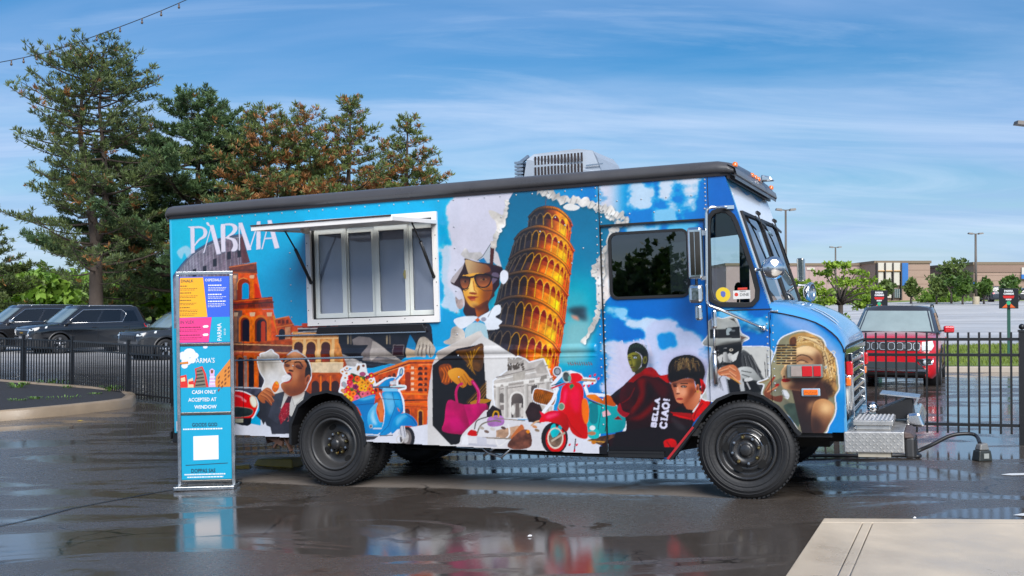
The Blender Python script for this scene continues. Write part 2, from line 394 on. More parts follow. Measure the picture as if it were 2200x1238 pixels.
fill([(1425, 486), (1500, 478), (1500, 502), (1430, 508)], (120, 196, 232), soft=8, rag=3.9, rn=NK, rw=1.7)
# door clouds
fill([(1285, 640), (1540, 640), (1540, 870), (1285, 870)], (0, 118, 196), soft=10)
fill([(1300, 664), (1345, 668), (1340, 690), (1305, 684)], (160, 210, 238), soft=7, rag=3.9, rn=NK, rw=1.7)
fill([(1340, 684), (1400, 688), (1430, 704), (1400, 716), (1345, 704)], (206, 224, 242), soft=8, rag=3.4, rn=NK, rw=1.7)
fill([(1290, 735), (1345, 730), (1385, 735), (1380, 800), (1330, 850), (1296, 850)], (206, 210, 234), soft=12, rag=2.5, rn=NK, rw=1.7)
fill([(1395, 702), (1440, 692), (1500, 730), (1540, 738), (1540, 850), (1400, 850), (1380, 780)], (204, 212, 236), soft=14, rag=2.8, rn=NK, rw=1.7)
fill([(1415, 722), (1445, 716), (1450, 742), (1420, 750)], (20, 150, 214), soft=6, rag=2.8, rn=NK, rw=1.7)
fill([(1420, 760), (1540, 745), (1540, 860), (1410, 860)], (208, 210, 234), soft=12, rag=1.4, rn=NK, rw=1.7)
fill([(1535, 660), (1600, 664), (1650, 690), (1620, 716), (1550, 700)], (150, 206, 238), soft=12, rag=3.2, rn=NK, rw=1.7, a=.9)
# brush strokes behind the left figure on the door
r_ = np.random.default_rng(11)
for i in range(26):
    a = r_.random(); x0 = 1302+20*r_.random(); y0 = 735+115*a
    line([(x0, y0), (x0+35+30*r_.random(), y0+14+10*r_.random())], 3+3*r_.random(), (214, 214, 232), a=.9)
fill([(1325, 745), (1352, 738), (1380, 740), (1400, 800), (1360, 850), (1322, 850), (1330, 800)], (212, 210, 230), soft=7)
for i in range(12):
    x0 = 1325+70*r_.random(); line([(x0, 728+10*r_.random()), (x0+8, 765)], 3, (218, 216, 234), a=.8)
# hood and fender, paler
fill([(1660, 672), (1720, 672), (1815, 745), (1815, 935), (1640, 935)], (84, 152, 212), g=((1650, 690), (1650, 930), (28, 140, 204)), soft=2)
fill([(1665, 672), (1740, 690), (1812, 760), (1812, 860), (1770, 740), (1690, 700)], (165, 186, 226), soft=8, a=.75)

# ---- torn opening with the teal sky and leaning tower
use(T3)
hole = [(636, 150), (780, 134), (850, 190), (960, 240), (1080, 262), (1180, 270), (1300, 350), (1290, 470), (1250, 560), (1200, 640), (1185, 900), (1165, 980), (1140, 1100), (1060, 1200), (1040, 1300), (400, 1300), (470, 1000), (470, 760), (430, 600), (490, 520), (520, 430), (582, 330), (598, 215)]
fill(hole, (40, 112, 146), g=((700, 200), (720, 760), (18, 138, 172)))
use(T0)
fill([(1060, 600), (1290, 600), (1275, 800), (1050, 800)], (110, 190, 200), soft=40, a=.85)
fill([(1215, 690), (1275, 680), (1262, 780), (1200, 780)], (170, 205, 205), soft=14, a=.7)
fill(TH([(640, 800), (700, 780), (782, 780), (782, 880), (720, 860)]), (52, 62, 74), soft=6, a=.85, nz=.5, nf=NM)
fill(TH([(668, 835), (720, 845), (735, 880), (690, 865)]), (226, 160, 140), soft=3, a=.9)
# tower
use(TH)
cor = [[(372, 226), (425, 230), (500, 240), (580, 268), (630, 300), (662, 332)],
       [(280, 305), (340, 245), (450, 215), (560, 250), (650, 315), (693, 385)],
       [(240, 445), (320, 392), (430, 372), (540, 410), (630, 478), (668, 548)],
       [(188, 590), (240, 552), (370, 530), (500, 565), (600, 632), (652, 698)],
       [(142, 762), (220, 716), (350, 706), (480, 750), (580, 822), (628, 893)],
       [(85, 950), (180, 912), (320, 925), (450, 970), (550, 1032), (598, 1095)],
       [(10, 1150), (120, 1110), (290, 1130), (420, 1185), (510, 1240), (566, 1300)],
       [(-40, 1330), (80, 1310), (270, 1330), (400, 1375), (490, 1420), (540, 1480)]]
cor = [crv(c, 8, False) for c in cor]
def cp(c, s):
    x = s*(len(c)-1); i = min(int(x), len(c)-2); f = x-i
    return np.array(c[i])*(1-f)+np.array(c[i+1])*f
def tcol(s, stops):
    for (a, ca), (b, cb) in zip(stops, stops[1:]):
        if s <= b:
            t = (s-a)/(b-a); return tuple(np.array(ca)*(1-t)+np.array(cb)*t)
    return stops[-1][1]
BACK = [(0, (34, 34, 42)), (.34, (44, 38, 44)), (.46, (110, 52, 26)), (.6, (226, 128, 34)), (.78, (250, 184, 74)), (.88, (190, 70, 30)), (1, (150, 50, 24))]
COLM = [(0, (86, 82, 82)), (.28, (112, 96, 80)), (.4, (214, 158, 66)), (.6, (246, 206, 120)), (.85, (244, 180, 80)), (1, (226, 120, 40))]
CORN = [(0, (62, 54, 54)), (.3, (84, 66, 54)), (.5, (170, 104, 44)), (.75, (236, 150, 62)), (1, (214, 96, 30))]
drum = crv([(378, 150), (430, 100), (500, 82), (580, 95), (650, 150), (678, 210)], 8, False)
for ti in range(8):
    A = drum if ti == 0 else cor[ti]; B = (cor[0] if ti == 0 else (cor[ti+1] if ti < 7 else None))
    if B is None: break
    n = 60
    for i in range(n):                                  # wall behind the arcade
        s0, s1 = i/n, (i+1)/n
        c = np.array(tcol((s0+s1)/2, BACK))
        p = [cp(A, s0), cp(A, s1), cp(B, s1), cp(B, s0)]
        fill([tuple(p[0]), tuple(p[1]+(1, 0)), tuple(p[2]+(1, 0)), tuple(p[3])], tuple(c), g=(tuple((p[0]+p[1])/2), tuple((p[2]+p[3])/2), tuple(np.clip(c*1.25, 0, 255))), nz=.35)
    nc = 8 if ti == 0 else 14
    ss = [.5-.5*math.cos(math.pi*(i/nc)) for i in range(nc+1)]; ss = [.35*a+.65*(i/nc) for i, a in enumerate(ss)]
    hgt = 1.0
    for i in range(nc):                                 # arch heads and openings
        s0, s1 = ss[i], ss[i+1]; sm = (s0+s1)/2
        p0, p1, pm = cp(A, s0), cp(A, s1), cp(A, sm)
        d = (cp(B, sm)-pm)
        f0, f1 = (.18, .42) if ti else (.24, .5)
        dark = tcol(sm, [(0, (24, 24, 30)), (.4, (40, 26, 28)), (.55, (120, 20, 14)), (.8, (150, 24, 14)), (1, (110, 20, 14))])
        hd = [tuple(p0+(cp(B, s0)-p0)*f1)]+[tuple(p0*(1-t)+p1*t+d*(f1-(f1-f0)*math.sin(math.pi*t)**.7)) for t in np.linspace(0.06, .94, 7)]+[tuple(p1+(cp(B, s1)-p1)*f1)]
        fill(hd, dark)
        if ti: fill([hd[0], hd[-1], tuple(p1+(cp(B, s1)-p1)*.6), tuple(p0+(cp(B, s0)-p0)*.6)], dark, a=.45 if sm > .45 else .8)
        line(hd, 5 if sm > .3 else 4, tcol(sm, COLM), a=.9)
    for i in range(nc+1):                               # columns
        s = ss[i]; a, b = cp(A, s), cp(B, s)
        f = .4 if ti else .45
        line([tuple(a+(b-a)*f), tuple(b)], 7.5 if .15 < s < .85 else 5, tcol(s, COLM))
        line([tuple(a+(b-a)*f+(2.4, 0)), tuple(b+(2.4, 0))], 2, tuple(np.array(tcol(s, COLM))*.55))
        line([tuple(a+(b-a)*(f-.03)+(-4, 0)), tuple(a+(b-a)*(f-.03)+(5, 0))], 8, tcol(s, COLM))
for ti in range(8):                                     # cornices
    A = drum if ti == 0 else cor[ti]
    n = 40
    for off, w, m in ((6, 20, .8), (-2, 10, 1.2), (14, 6, .45), (-8, 4, .5)):
        for i in range(n):
            s0, s1 = i/n, (i+1.2)/n
            line([tuple(cp(A, s0)+(0, off)), tuple(cp(A, min(s1, 1))+(0, off))], w, tuple(np.clip(np.array(tcol((s0+s1)/2, CORN))*m, 0, 255)))
for i in range(34):
    s = i/33; p = cp(drum, s); line([tuple(p+(0, -2)), tuple(p+(0, 12))], 3, tuple(np.array(tcol(s, CORN))*.4))
line([(494, 80), (500, 10)], 4, (110, 70, 70))
# torn paper lips round the opening
use(T3)
tornedge([(590, 215), (575, 300), (555, 380), (520, 440), (505, 500), (470, 570)], 26, seed=2)
fill(crv([(465, 285), (520, 300), (575, 345), (525, 415), (510, 360), (480, 330)]), (222, 216, 208), nz=.3, nf=NM)
tornedge([(790, 148), (860, 175), (950, 215), (1060, 225), (1150, 240), (1240, 290), (1310, 330)], 46, seed=3)
fill(crv([(960, 262), (1000, 240), (1070, 262), (1040, 285), (985, 282)]), (238, 236, 232))
tornedge([(1290, 410), (1260, 520), (1210, 620), (1160, 690), (1200, 760), (1215, 860), (1190, 960), (1150, 1060), (1090, 1170)], 34, seed=4)
fill([(1190, 640), (1262, 600), (1270, 850), (1215, 915), (1185, 905)], (214, 208, 204), nz=.35, nf=NM)
use(T5)
tornedge([(0, 400), (90, 430), (170, 465), (215, 500), (140, 540), (110, 580)], 46, seed=5)
fill([(5, 780), (60, 700), (95, 640), (100, 1030), (45, 1090), (5, 1060)], (216, 210, 206), nz=.35, nf=NM)
tornedge([(70, 690), (40, 760), (50, 860), (20, 950)], 24, seed=6)

# ---- amphitheatre at the rear of the body
use(TG)
top = crv([(-30, 640), (60, 512), (120, 435), (205, 345), (300, 282), (400, 228), (520, 192), (640, 168), (692, 166)], 6, False)
fill(top+[(722, 300), (768, 432), (600, 470), (600, 900), (-30, 1100)], (148, 146, 158), g=((100, 400), (720, 420), (118, 96, 104)), nz=.3)
for q in range(1, 15):
    dy = 22*q; line([(a, b+dy*(1+.0006*(692-a))) for a, b in top], 2.5, (86, 88, 104), a=.7)
for i in range(0, len(top)-1):
    a = top[i]; line([a, (a[0]+18, a[1]+430)], 3 if i % 3 else 7, (90, 92, 108) if i % 2 else (186, 188, 196), a=.6)
line(top, 30, (42, 48, 66)); line([(a, b-12) for a, b in top], 8, (58, 104, 150)); line([(a, b+18) for a, b in top], 5, (176, 178, 186), a=.8)
for i in range(0, len(top)-1):
    a, b = top[i], top[i+1]
    for t in (0, .5): line([(a[0]*(1-t)+b[0]*t, a[1]*(1-t)+b[1]*t-8), (a[0]*(1-t)+b[0]*t+4, a[1]*(1-t)+b[1]*t+14)], 5, (108, 116, 134))
for x, y in ((400, 400), (300, 470), (200, 500), (540, 330), (640, 310), (470, 250)): fill([(x, y), (x+38, y-10), (x+40, y+68), (x+2, y+76)], (38, 38, 48))
fill([(660, 200), (692, 166), (768, 432), (690, 440)], (96, 52, 52), a=.75, nz=.3)
# white cloud swirl and foot of the logo
fill(crv([(45, 330), (95, 280), (150, 270), (200, 330), (150, 390), (120, 340), (90, 400)]), (208, 220, 230), a=.7, soft=2)
O1, O2, O3 = (206, 96, 40), (150, 62, 28), (96, 44, 28)
fill([(560, 470), (830, 428), (838, 540), (560, 530)], (120, 62, 44), nz=.4); line([(560, 478), (830, 436)], 10, (196, 120, 84)); line([(560, 510), (836, 506)], 8, (70, 40, 36)); line([(560, 532), (838, 540)], 10, (180, 100, 62))
fill([(560, 535), (832, 542), (882, 782), (560, 802)], O1, g=((600, 600), (860, 700), (232, 106, 34)), nz=.3)
fill([(560, 535), (650, 540), (650, 802), (560, 802)], (128, 100, 90), nz=.4)
arch(640, 765, 585, 800, (150, 66, 34)); arch(688, 756, 632, 792, (10, 160, 208)); line([(640, 700), (640, 640), (660, 600), (700, 584), (740, 596)], 6, (236, 170, 110))
for x in (612, 785): fill([(x-18, 580), (x+16, 580), (x+18, 800), (x-20, 800)], (180, 130, 104) if x < 700 else (214, 120, 66), nz=.3); fill([(x-24, 560), (x+24, 556), (x+20, 588), (x-20, 588)], (226, 190, 160))
fill([(808, 640), (832, 640), (880, 782), (820, 782)], (216, 74, 24))
fill([(560, 806), (986, 768), (1000, 884), (560, 905)], O2, nz=.45); line([(560, 820), (986, 784)], 9, (224, 120, 66)); line([(560, 850), (1000, 822)], 14, (84, 46, 36)); line([(560, 900), (1000, 884)], 12, (206, 108, 60))
for i in range(26): line([(575+i*16, 856-i*.8), (575+i*16, 882-i*.8)], 5, (78, 40, 30))
fill([(560, 905), (992, 892), (1064, 1212), (1080, 1300), (560, 1300)], O1, g=((600, 1000), (1000, 1050), (236, 106, 32)), nz=.3)
fill([(560, 905), (690, 905), (690, 1300), (560, 1300)], (118, 92, 84), nz=.4)
for x0, x1 in ((672, 762), (812, 932)):
    arch(x0-16, x1+12, 948, 1215, (222, 130, 76)); arch(x0, x1, 972, 1212, (120, 50, 26)); arch(x0+18, x1, 990, 1212, (28, 26, 38))
arch(876, 918, 1010, 1212, (186, 74, 28))
for x in (622, 790, 958): fill([(x-18, 960), (x+16, 960), (x+20, 1215), (x-22, 1215)], (168, 124, 100) if x < 700 else (216, 120, 64), nz=.3); fill([(x-28, 926), (x+28, 922), (x+22, 962), (x-22, 962)], (228, 196, 166))
line([(1000, 960), (1064, 1212)], 22, (228, 150, 80))
fill([(1008, 988), (1150, 958), (1176, 1010), (1205, 1060), (1190, 1300), (1070, 1300)], (190, 88, 44), nz=.35); line([(1008, 992), (1152, 964)], 10, (236, 150, 96)); line([(1030, 1070), (1200, 1040)], 8, (226, 140, 90))
for x in (1040, 1080, 1120): fill([(x, 1000), (x+26, 996), (x+28, 1032), (x+2, 1036)], (110, 44, 26))
arch(1050, 1112, 1085, 1250, (30, 28, 40)); fill([(1112, 1070), (1165, 1064), (1165, 1238), (1112, 1238)], (206, 150, 116), nz=.3)
# lower storeys behind the man, and middle block under the window
use(T2)
fill([(480, 130), (910, 90), (1300, 60), (1300, 500), (480, 500)], (176, 84, 42), nz=.35)
fill([(480, 120), (905, 135), (905, 190), (480, 175)], (104, 62, 50), nz=.4); line([(480, 128), (905, 140)], 7, (220, 170, 130)); line([(480, 178), (905, 192)], 8, (200, 140, 100))
for i, x in enumerate((515, 590, 660, 760, 830)):
    arch(x, x+52, 205+i*2, 440, (198, 104, 54)); arch(x+10, x+48, 222, 440, (34, 28, 36))
for x in (500, 578, 650, 745): fill([(x-8, 210), (x+12, 210), (x+12, 440), (x-10, 440)], (150, 130, 124) if x < 600 else (210, 110, 60), nz=.3)
fill([(480, 440), (905, 440), (905, 500), (480, 500)], (70, 70, 84), nz=.4); line([(480, 430), (700, 438)], 8, (190, 196, 206))
fill([(905, 30), (1110, 10), (1262, 40), (1262, 330), (905, 330)], (214, 150, 98), nz=.28); fill([(905, 0), (1250, 0), (1250, 36), (905, 40)], (204, 92, 48), nz=.4)
for x in (918, 1005, 1108):
    arch(x-10, x+74, 100, 262, (236, 186, 132)); arch(x, x+64, 112, 262, (78, 40, 36)); fill([(x+4, 200), (x+58, 200), (x+58, 258), (x+4, 258)], (140, 58, 30), nz=.4)
for x in (990, 1088, 1190): fill([(x-8, 90), (x+12, 90), (x+12, 262), (x-8, 262)], (240, 202, 154)); 
line([(905, 92), (1262, 86)], 10, (246, 206, 160)); line([(905, 52), (1250, 56)], 8, (240, 190, 140))
fill([(1040, 262), (1262, 258), (1262, 330), (1040, 330)], (226, 206, 178), nz=.15); line([(905, 334), (1262, 334)], 12, (186, 96, 56)); line([(905, 262), (1262, 258)], 7, (250, 226, 190))
for x in (1040, 1110, 1180): arch(x, x+54, 385, 480, (60, 34, 34))
for x in (1100, 1168): fill([(x, 350), (x+10, 350), (x+10, 480), (x, 480)], (226, 130, 70))
# dark stage under the service window
use(Tr(640, 660, .14545))
fill([(440, 238), (1940, 238), (1975, 300), (2000, 560), (1600, 740), (1500, 800), (1100, 900), (760, 900), (660, 680), (600, 520), (600, 420), (400, 340)], (30, 30, 38), nz=.5, nf=NM)
fill([(0, 300), (600, 296), (600, 380), (0, 376)], (36, 34, 42)); line([(0, 318), (600, 310)], 16, (214, 206, 204)); line([(0, 372), (480, 345)], 10, (186, 186, 190))
for x in (60, 200, 480): fill([(x, 238), (x+110, 238), (x+110, 300), (x, 300)], (206, 84, 46), nz=.3)
line([(600, 312), (1900, 300)], 8, (150, 152, 160))
for x in (770, 1040, 1295, 1520): fill(ell(x, 356, 12), (206, 196, 190))
fill([(1600, 320), (1750, 320), (1750, 385), (1600, 385)], (14, 108, 140))
fill([(800, 480), (900, 430), (1060, 450), (1160, 520), (1540, 800), (1560, 860), (960, 790), (940, 700), (1040, 560), (820, 560)], (128, 120, 118), nz=.25, nf=NM)
fill([(1100, 500), (1160, 520), (1540, 800), (1180, 720), (1090, 790), (1060, 760)], (176, 168, 162), nz=.2, nf=NM)
fill([(660, 690), (940, 810), (1000, 900), (740, 900)], (182, 176, 172), nz=.2)
for x in (740, 1315): line([(x, 420), (x, 545)], 22, (156, 142, 120)); line([(x+40, 400), (x+44, 545)], 22, (110, 100, 88))
fill([(1400, 555), (1570, 555), (1570, 720), (1400, 720)], (52, 26, 34)); line([(1410, 560), (1565, 560), (1565, 715), (1405, 715)], 9, (128, 120, 120), True)
for y in (740, 800, 850): line([(900, y), (1560, y+12)], 6, (64, 78, 92))
fill([(1655, 395), (1740, 540), (1740, 640), (1600, 600)], (4, 128, 172)); fill([(1600, 600), (1740, 640), (1740, 740), (1600, 745)], (196, 178, 156))
hand = crv([(1735, 720), (1745, 600), (1790, 470), (1850, 440), (1910, 460), (1985, 540), (2040, 630), (2000, 720), (1950, 745), (1900, 690), (1880, 740), (1820, 735)])
fill(hand, (182, 172, 160), nz=.22); 
for p in ([(1800, 560), (1775, 720)], [(1850, 550), (1830, 730)], [(1900, 560), (1905, 700)], [(1950, 580), (1960, 740)]): line(p, 12, (96, 84, 78))
for p in ([(1825, 520), (1800, 720)], [(1875, 520), (1868, 720)], [(1925, 520), (1935, 700)]): line(p, 10, (216, 208, 196), a=.7)

# ---- curved arcaded block behind the blue scooter
use(TF)
blk = [(250, 330), (560, 232), (820, 120), (1110, 22), (1480, 12), (1500, 120), (1380, 300), (1345, 920), (1000, 920), (250, 700)]
fill(blk, (196, 88, 40), g=((600, 400), (1200, 500), (214, 104, 44)), nz=.3)
line([(560, 236), (1110, 30), (1480, 22)], 22, (226, 140, 84)); line([(560, 262), (1110, 62), (1480, 58)], 14, (112, 46, 26)); line([(700, 215), (1110, 84), (1440, 84)], 8, (240, 170, 116))
fill([(1120, 80), (1230, 80), (1210, 470), (1130, 470)], (208, 106, 56), nz=.3)
for i, y in enumerate((110, 180, 250, 325, 395)):
    line([(1010, y+40), (1130, y+32), (1350, y+26)], 6, (240, 186, 140), a=.7)
    for x in (1155,): fill([(x-22, y), (x+18, y), (x+16, y+34), (x-18, y+34)], (244, 214, 190), a=.9)
    arch(1225, 1290, y, y+46, (70, 34, 30)); arch(1310, 1350, y+2, y+44, (92, 40, 30))
for i in range(6):
    arch(640+i*62, 684+i*62, 300-i*26, 352-i*24, (92, 44, 36)); arch(640+i*62, 684+i*62, 400-i*18, 450-i*16, (96, 44, 34))
    line([(640+i*62, 370-i*22), (700+i*62, 356-i*22)], 12, (242, 206, 178), a=.8)
arch(1055, 1125, 180, 440, (146, 58, 26))
line([(1000, 470), (1360, 478)], 14, (236, 146, 86)); line([(1000, 560), (1350, 556)], 18, (96, 44, 28)); line([(1000, 600), (1350, 608)], 20, (222, 122, 62)); line([(1000, 640), (1345, 650)], 8, (120, 56, 30))
arch(1220, 1296, 680, 905, (224, 150, 90)); arch(1232, 1286, 700, 905, (66, 30, 30)); arch(1045, 1120, 670, 905, (90, 40, 32)); fill([(1296, 660), (1340, 660), (1340, 905), (1296, 905)], (206, 98, 44)); fill([(1130, 660), (1215, 660), (1215, 905), (1130, 905)], (176, 82, 42), nz=.3)

# ---- white roadway along the foot of the print
use(T0)
fill([(360, 905), (510, 905), (640, 930), (640, 960), (360, 960)], (222, 224, 232)); fill([(780, 935), (960, 905), (1290, 900), (1290, 1010), (780, 1010)], (226, 227, 234))
fill([(560, 900), (650, 880), (650, 960), (560, 960)], (222, 224, 232))
# ---- red car nose
use(TA)
sticker(crv([(-120, 640), (20, 622), (140, 636), (240, 680), (300, 720), (330, 800), (310, 880), (255, 975), (150, 985), (-120, 980)]), 14, (206, 22, 26), g=((100, 640), (100, 980), (226, 16, 26)))
fill([(0, 980), (255, 975), (240, 1060), (200, 1085), (120, 1078), (0, 1040)], (26, 26, 32)); fill([(10, 985), (140, 990), (140, 1040), (10, 1042)], (170, 168, 150))
fill(crv([(0, 840), (150, 840), (262, 870), (255, 930), (180, 960), (0, 960)]), (44, 54, 54), nz=.4); line(crv([(0, 840), (150, 840), (262, 870), (255, 930), (180, 960), (0, 960)]), 7, (150, 130, 120), True)
fill(ell(275, 760, 44, 82, -16), (232, 226, 214)); fill(ell(278, 762, 30, 64, -16), (242, 240, 226)); line(ell(275, 760, 44, 82, -16), 7, (210, 150, 96), True)
fill([(0, 660), (110, 690), (180, 745), (180, 775), (20, 700)], (236, 170, 176), a=.8); fill([(30, 690), (110, 715), (130, 745), (40, 720)], (214, 20, 30))
line([(142, -300), (142, 990)], 7, (30, 24, 26), a=.85)
# ---- man with ice cream
smoke = crv([(340, 180), (385, 170), (380, 130), (450, 110), (510, 75), (550, 110), (612, 150), (610, 200), (660, 260), (720, 380), (780, 440), (740, 490), (670, 505), (640, 570), (660, 620), (600, 660), (400, 620), (430, 480), (370, 370), (340, 260)])
sticker(smoke, 12, (222, 216, 208), nz=.18, nf=NM)
fill(crv([(345, 200), (420, 190), (470, 280), (420, 380), (370, 350)]), (178, 164, 146), soft=8, a=.55, nz=.4, nf=NM)
fill(crv([(470, 200), (540, 220), (560, 300), (480, 330)]), (190, 178, 160), soft=8, a=.5, nz=.5, nf=NM)
fill(crv([(430, 400), (640, 400), (650, 600), (480, 600)]), (240, 240, 242), soft=12, a=.6)
coat = [(310, 690), (360, 630), (560, 660), (690, 622), (980, 620), (1000, 640), (1060, 670), (1000, 800), (800, 980), (770, 1190), (520, 1195), (500, 1100), (450, 1080), (430, 1030), (410, 1075), (380, 1010), (310, 950), (350, 880), (350, 780)]
head = crv([(690, 230), (740, 150), (820, 100), (900, 120), (985, 190), (1030, 300), (1035, 440), (1000, 520), (965, 600), (900, 660), (780, 690), (690, 640), (640, 560), (660, 510), (780, 470), (790, 400), (720, 385), (680, 300)])
line(head[6:95], 26, (244, 248, 252)); fill([(720, 150), (800, 75), (860, 75), (960, 150), (900, 140), (800, 120)], (190, 196, 206))
fill(coat, (46, 46, 54), nz=.3, nf=NM); fill([(560, 660), (690, 622), (640, 900), (600, 1060), (470, 960)], (60, 62, 72), nz=.2)
fill([(690, 640), (960, 625), (930, 760), (780, 960), (640, 850)], (206, 204, 200)); fill([(780, 700), (960, 630), (940, 720), (830, 830)], (224, 222, 216)); line([(790, 710), (820, 825), (945, 700)], 5, (140, 138, 136))
fill(head, (208, 146, 108), g=((720, 300), (960, 560), (150, 82, 54)), nz=.08)
fill(crv([(760, 140), (850, 110), (930, 150), (960, 250), (860, 230), (790, 200)]), (222, 162, 128), soft=6, a=.6)
fill(crv([(940, 180), (990, 200), (1035, 310), (1040, 430), (985, 420), (960, 440), (965, 330), (985, 280)]), (34, 28, 30), nz=.4)
fill(crv([(660, 560), (760, 560), (900, 590), (960, 580), (900, 660), (780, 690), (690, 640)]), (108, 58, 40), soft=8, a=.7)
fill(crv([(985, 420), (1020, 405), (1030, 450), (995, 520), (960, 530), (960, 480)]), (186, 112, 82)); fill(crv([(990, 440), (1012, 430), (1010, 470), (980, 505)]), (110, 54, 42))
line(crv([(690, 250), (730, 225), (775, 215)], 5, False), 18, (46, 30, 28)); line(crv([(825, 240), (890, 235), (930, 300)], 5, False), 20, (46, 30, 28))
fill(ell(725, 275, 36, 16, 14), (92, 52, 44)); fill(ell(876, 300, 46, 22, 20), (96, 52, 44)); line([(690, 290), (750, 292)], 6, (40, 24, 24)); line([(840, 302), (915, 322)], 7, (40, 24, 24))
fill(crv([(790, 230), (800, 320), (770, 360), (740, 330), (760, 290)]), (224, 164, 128), soft=3, a=.8); fill(ell(775, 350, 36, 14, 12), (98, 48, 38)); line([(822, 240), (815, 340)], 12, (150, 90, 64), a=.7)
fill(crv([(715, 385), (760, 368), (795, 400), (790, 470), (740, 515), (690, 515), (680, 495), (750, 470), (770, 420)]), (184, 84, 70)); fill(crv([(730, 390), (770, 385), (785, 440), (760, 480)]), (66, 24, 24)); fill(crv([(640, 440), (720, 400), (775, 430), (750, 480), (670, 500)]), (236, 234, 234), nz=.12)
fill(ell(905, 460, 24, 46, 20), (126, 76, 56), soft=6, a=.6)
fill(crv([(830, 250), (930, 270), (940, 340), (850, 330)]), (110, 62, 46), soft=6, a=.6); fill(crv([(690, 250), (770, 250), (760, 310), (690, 310)]), (120, 70, 52), soft=5, a=.55)
fill(crv([(880, 380), (970, 400), (960, 580), (860, 640), (900, 500)]), (120, 66, 46), soft=12, a=.6); fill(crv([(800, 380), (860, 380), (850, 450), (810, 470)]), (230, 172, 136), soft=8, a=.6); fill(crv([(800, 150), (880, 150), (900, 210), (800, 200)]), (236, 186, 150), soft=8, a=.6)
line([(690, 288), (725, 296), (756, 290)], 8, (34, 18, 18)); line([(838, 300), (880, 322), (918, 322)], 9, (34, 18, 18)); fill(ell(778, 352, 34, 12, 12), (70, 30, 26))
fill([(735, 690), (790, 690), (760, 760), (755, 930), (640, 1065), (610, 960), (650, 850)], (150, 40, 52), nz=.25)
for i in range(60):
    a, b = r_.random(), r_.random(); x = 625+130*a; y = 790+250*b
    if x > 610+(1065-y)*.02 and x < 755: fill(ell(x, y, 5, 4, 0, 6), (226, 130, 134) if i % 2 else (60, 24, 40))
fill([(735, 690), (790, 690), (765, 780), (690, 780)], (40, 32, 44), a=.85)
fill(crv([(520, 590), (550, 510), (590, 490), (620, 540), (605, 600), (560, 640)]), (208, 116, 40), nz=.5); fill(crv([(560, 500), (600, 500), (600, 540)]), (240, 180, 80))
fill(crv([(335, 690), (370, 640), (440, 580), (500, 590), (550, 660), (550, 690), (520, 680), (540, 740), (550, 770), (520, 770), (525, 800), (510, 812), (470, 770), (430, 740), (430, 780), (390, 775), (345, 730)]), (192, 120, 82), g=((400, 620), (480, 780), (150, 86, 58)))
for p in ([(440, 610), (520, 650), (545, 685)], [(400, 640), (490, 700), (545, 765)], [(370, 680), (450, 720), (512, 805)]): line(crv(p, 4, False), 7, (96, 50, 36), a=.8); line([(a+6, b-16) for a, b in crv(p, 4, False)], 8, (222, 156, 116), a=.7)

# ---- blue scooter with flowers
use(TF)
def flower(x, y, r, c, d):
    for q in range(5):
        t = q*1.256; fill(ell(x+r*.5*math.cos(t), y+r*.5*math.sin(t), r*.55, None, 0, 9), c)
    fill(ell(x, y, r*.35, None, 0, 8), d)
body = [(340, 560), (450, 520), (640, 490), (700, 480), (760, 430), (960, 440), (1020, 560), (1035, 720), (960, 760), (1240, 880), (1190, 920), (960, 950), (880, 1010), (720, 1030), (520, 1020), (500, 760), (400, 620)]
line([(340, 560), (300, 560), (180, 440), (200, 380), (210, 290), (240, 220), (200, 160), (280, 110), (400, 130), (420, 80), (520, 80), (540, 200), (640, 270), (660, 360), (800, 270), (880, 260), (950, 270), (985, 130), (1030, 130), (1030, 200), (950, 300), (950, 360), (1060, 370), (1060, 400), (970, 420), (1030, 560), (1040, 720)], 26, (244, 246, 250))
fill([(200, 450), (220, 300), (240, 200), (420, 90), (530, 90), (560, 220), (650, 290), (640, 470), (360, 580)], (240, 240, 240))
fill(crv([(250, 400), (330, 330), (330, 200), (440, 230), (540, 250), (620, 330), (620, 460), (450, 560), (320, 560)]), (84, 100, 48), nz=.6)
r2 = np.random.default_rng(5)
FC = [(232, 74, 40), (246, 150, 30), (250, 196, 50), (206, 60, 90), (226, 110, 130), (246, 120, 40), (130, 40, 80), (238, 206, 90), (214, 40, 44)]
for i in range(46):
    x, y = 240+390*r2.random(), 200+350*r2.random()
    if (x-240)/(400)*160+y < 300 or y > 580-(x-240)*.22 or y < 270-(x-300)*.25: continue
    flower(x, y, 26+16*r2.random(), FC[i % 9], FC[(i*4+2) % 9])
for x, y in ((222, 178), (280, 132), (258, 262), (275, 200), (500, 100), (430, 130), (600, 290)): fill(ell(x, y, 32, 30), (244, 244, 244)); fill(ell(x, y, 15, 13), (206, 140, 40))
fill(ell(432, 130, 20, 40, 20), (150, 96, 50)); fill(ell(500, 100, 20, 18), (120, 76, 60)); fill(ell(490, 210, 44, 30), (170, 90, 120)); fill(ell(245, 350, 30, 44, -20), (170, 174, 180)); fill(ell(225, 430, 26, 24), (214, 150, 110))
for x, y, c in ((330, 255, (220, 44, 30)), (420, 270, (240, 110, 40)), (485, 320, (244, 170, 40)), (475, 400, (246, 180, 40)), (580, 410, (244, 130, 50)), (365, 470, (248, 140, 40)), (415, 525, (236, 110, 150)), (320, 540, (240, 190, 40)), (490, 475, (226, 120, 140)), (555, 470, (226, 110, 130)), (395, 380, (130, 40, 90)), (560, 330, (240, 160, 40))): flower(x, y, 40, c, tuple(int(q*.6) for q in c))
B1, B2, B3, B4 = (58, 152, 206), (24, 124, 184), (150, 204, 232), (12, 76, 128)
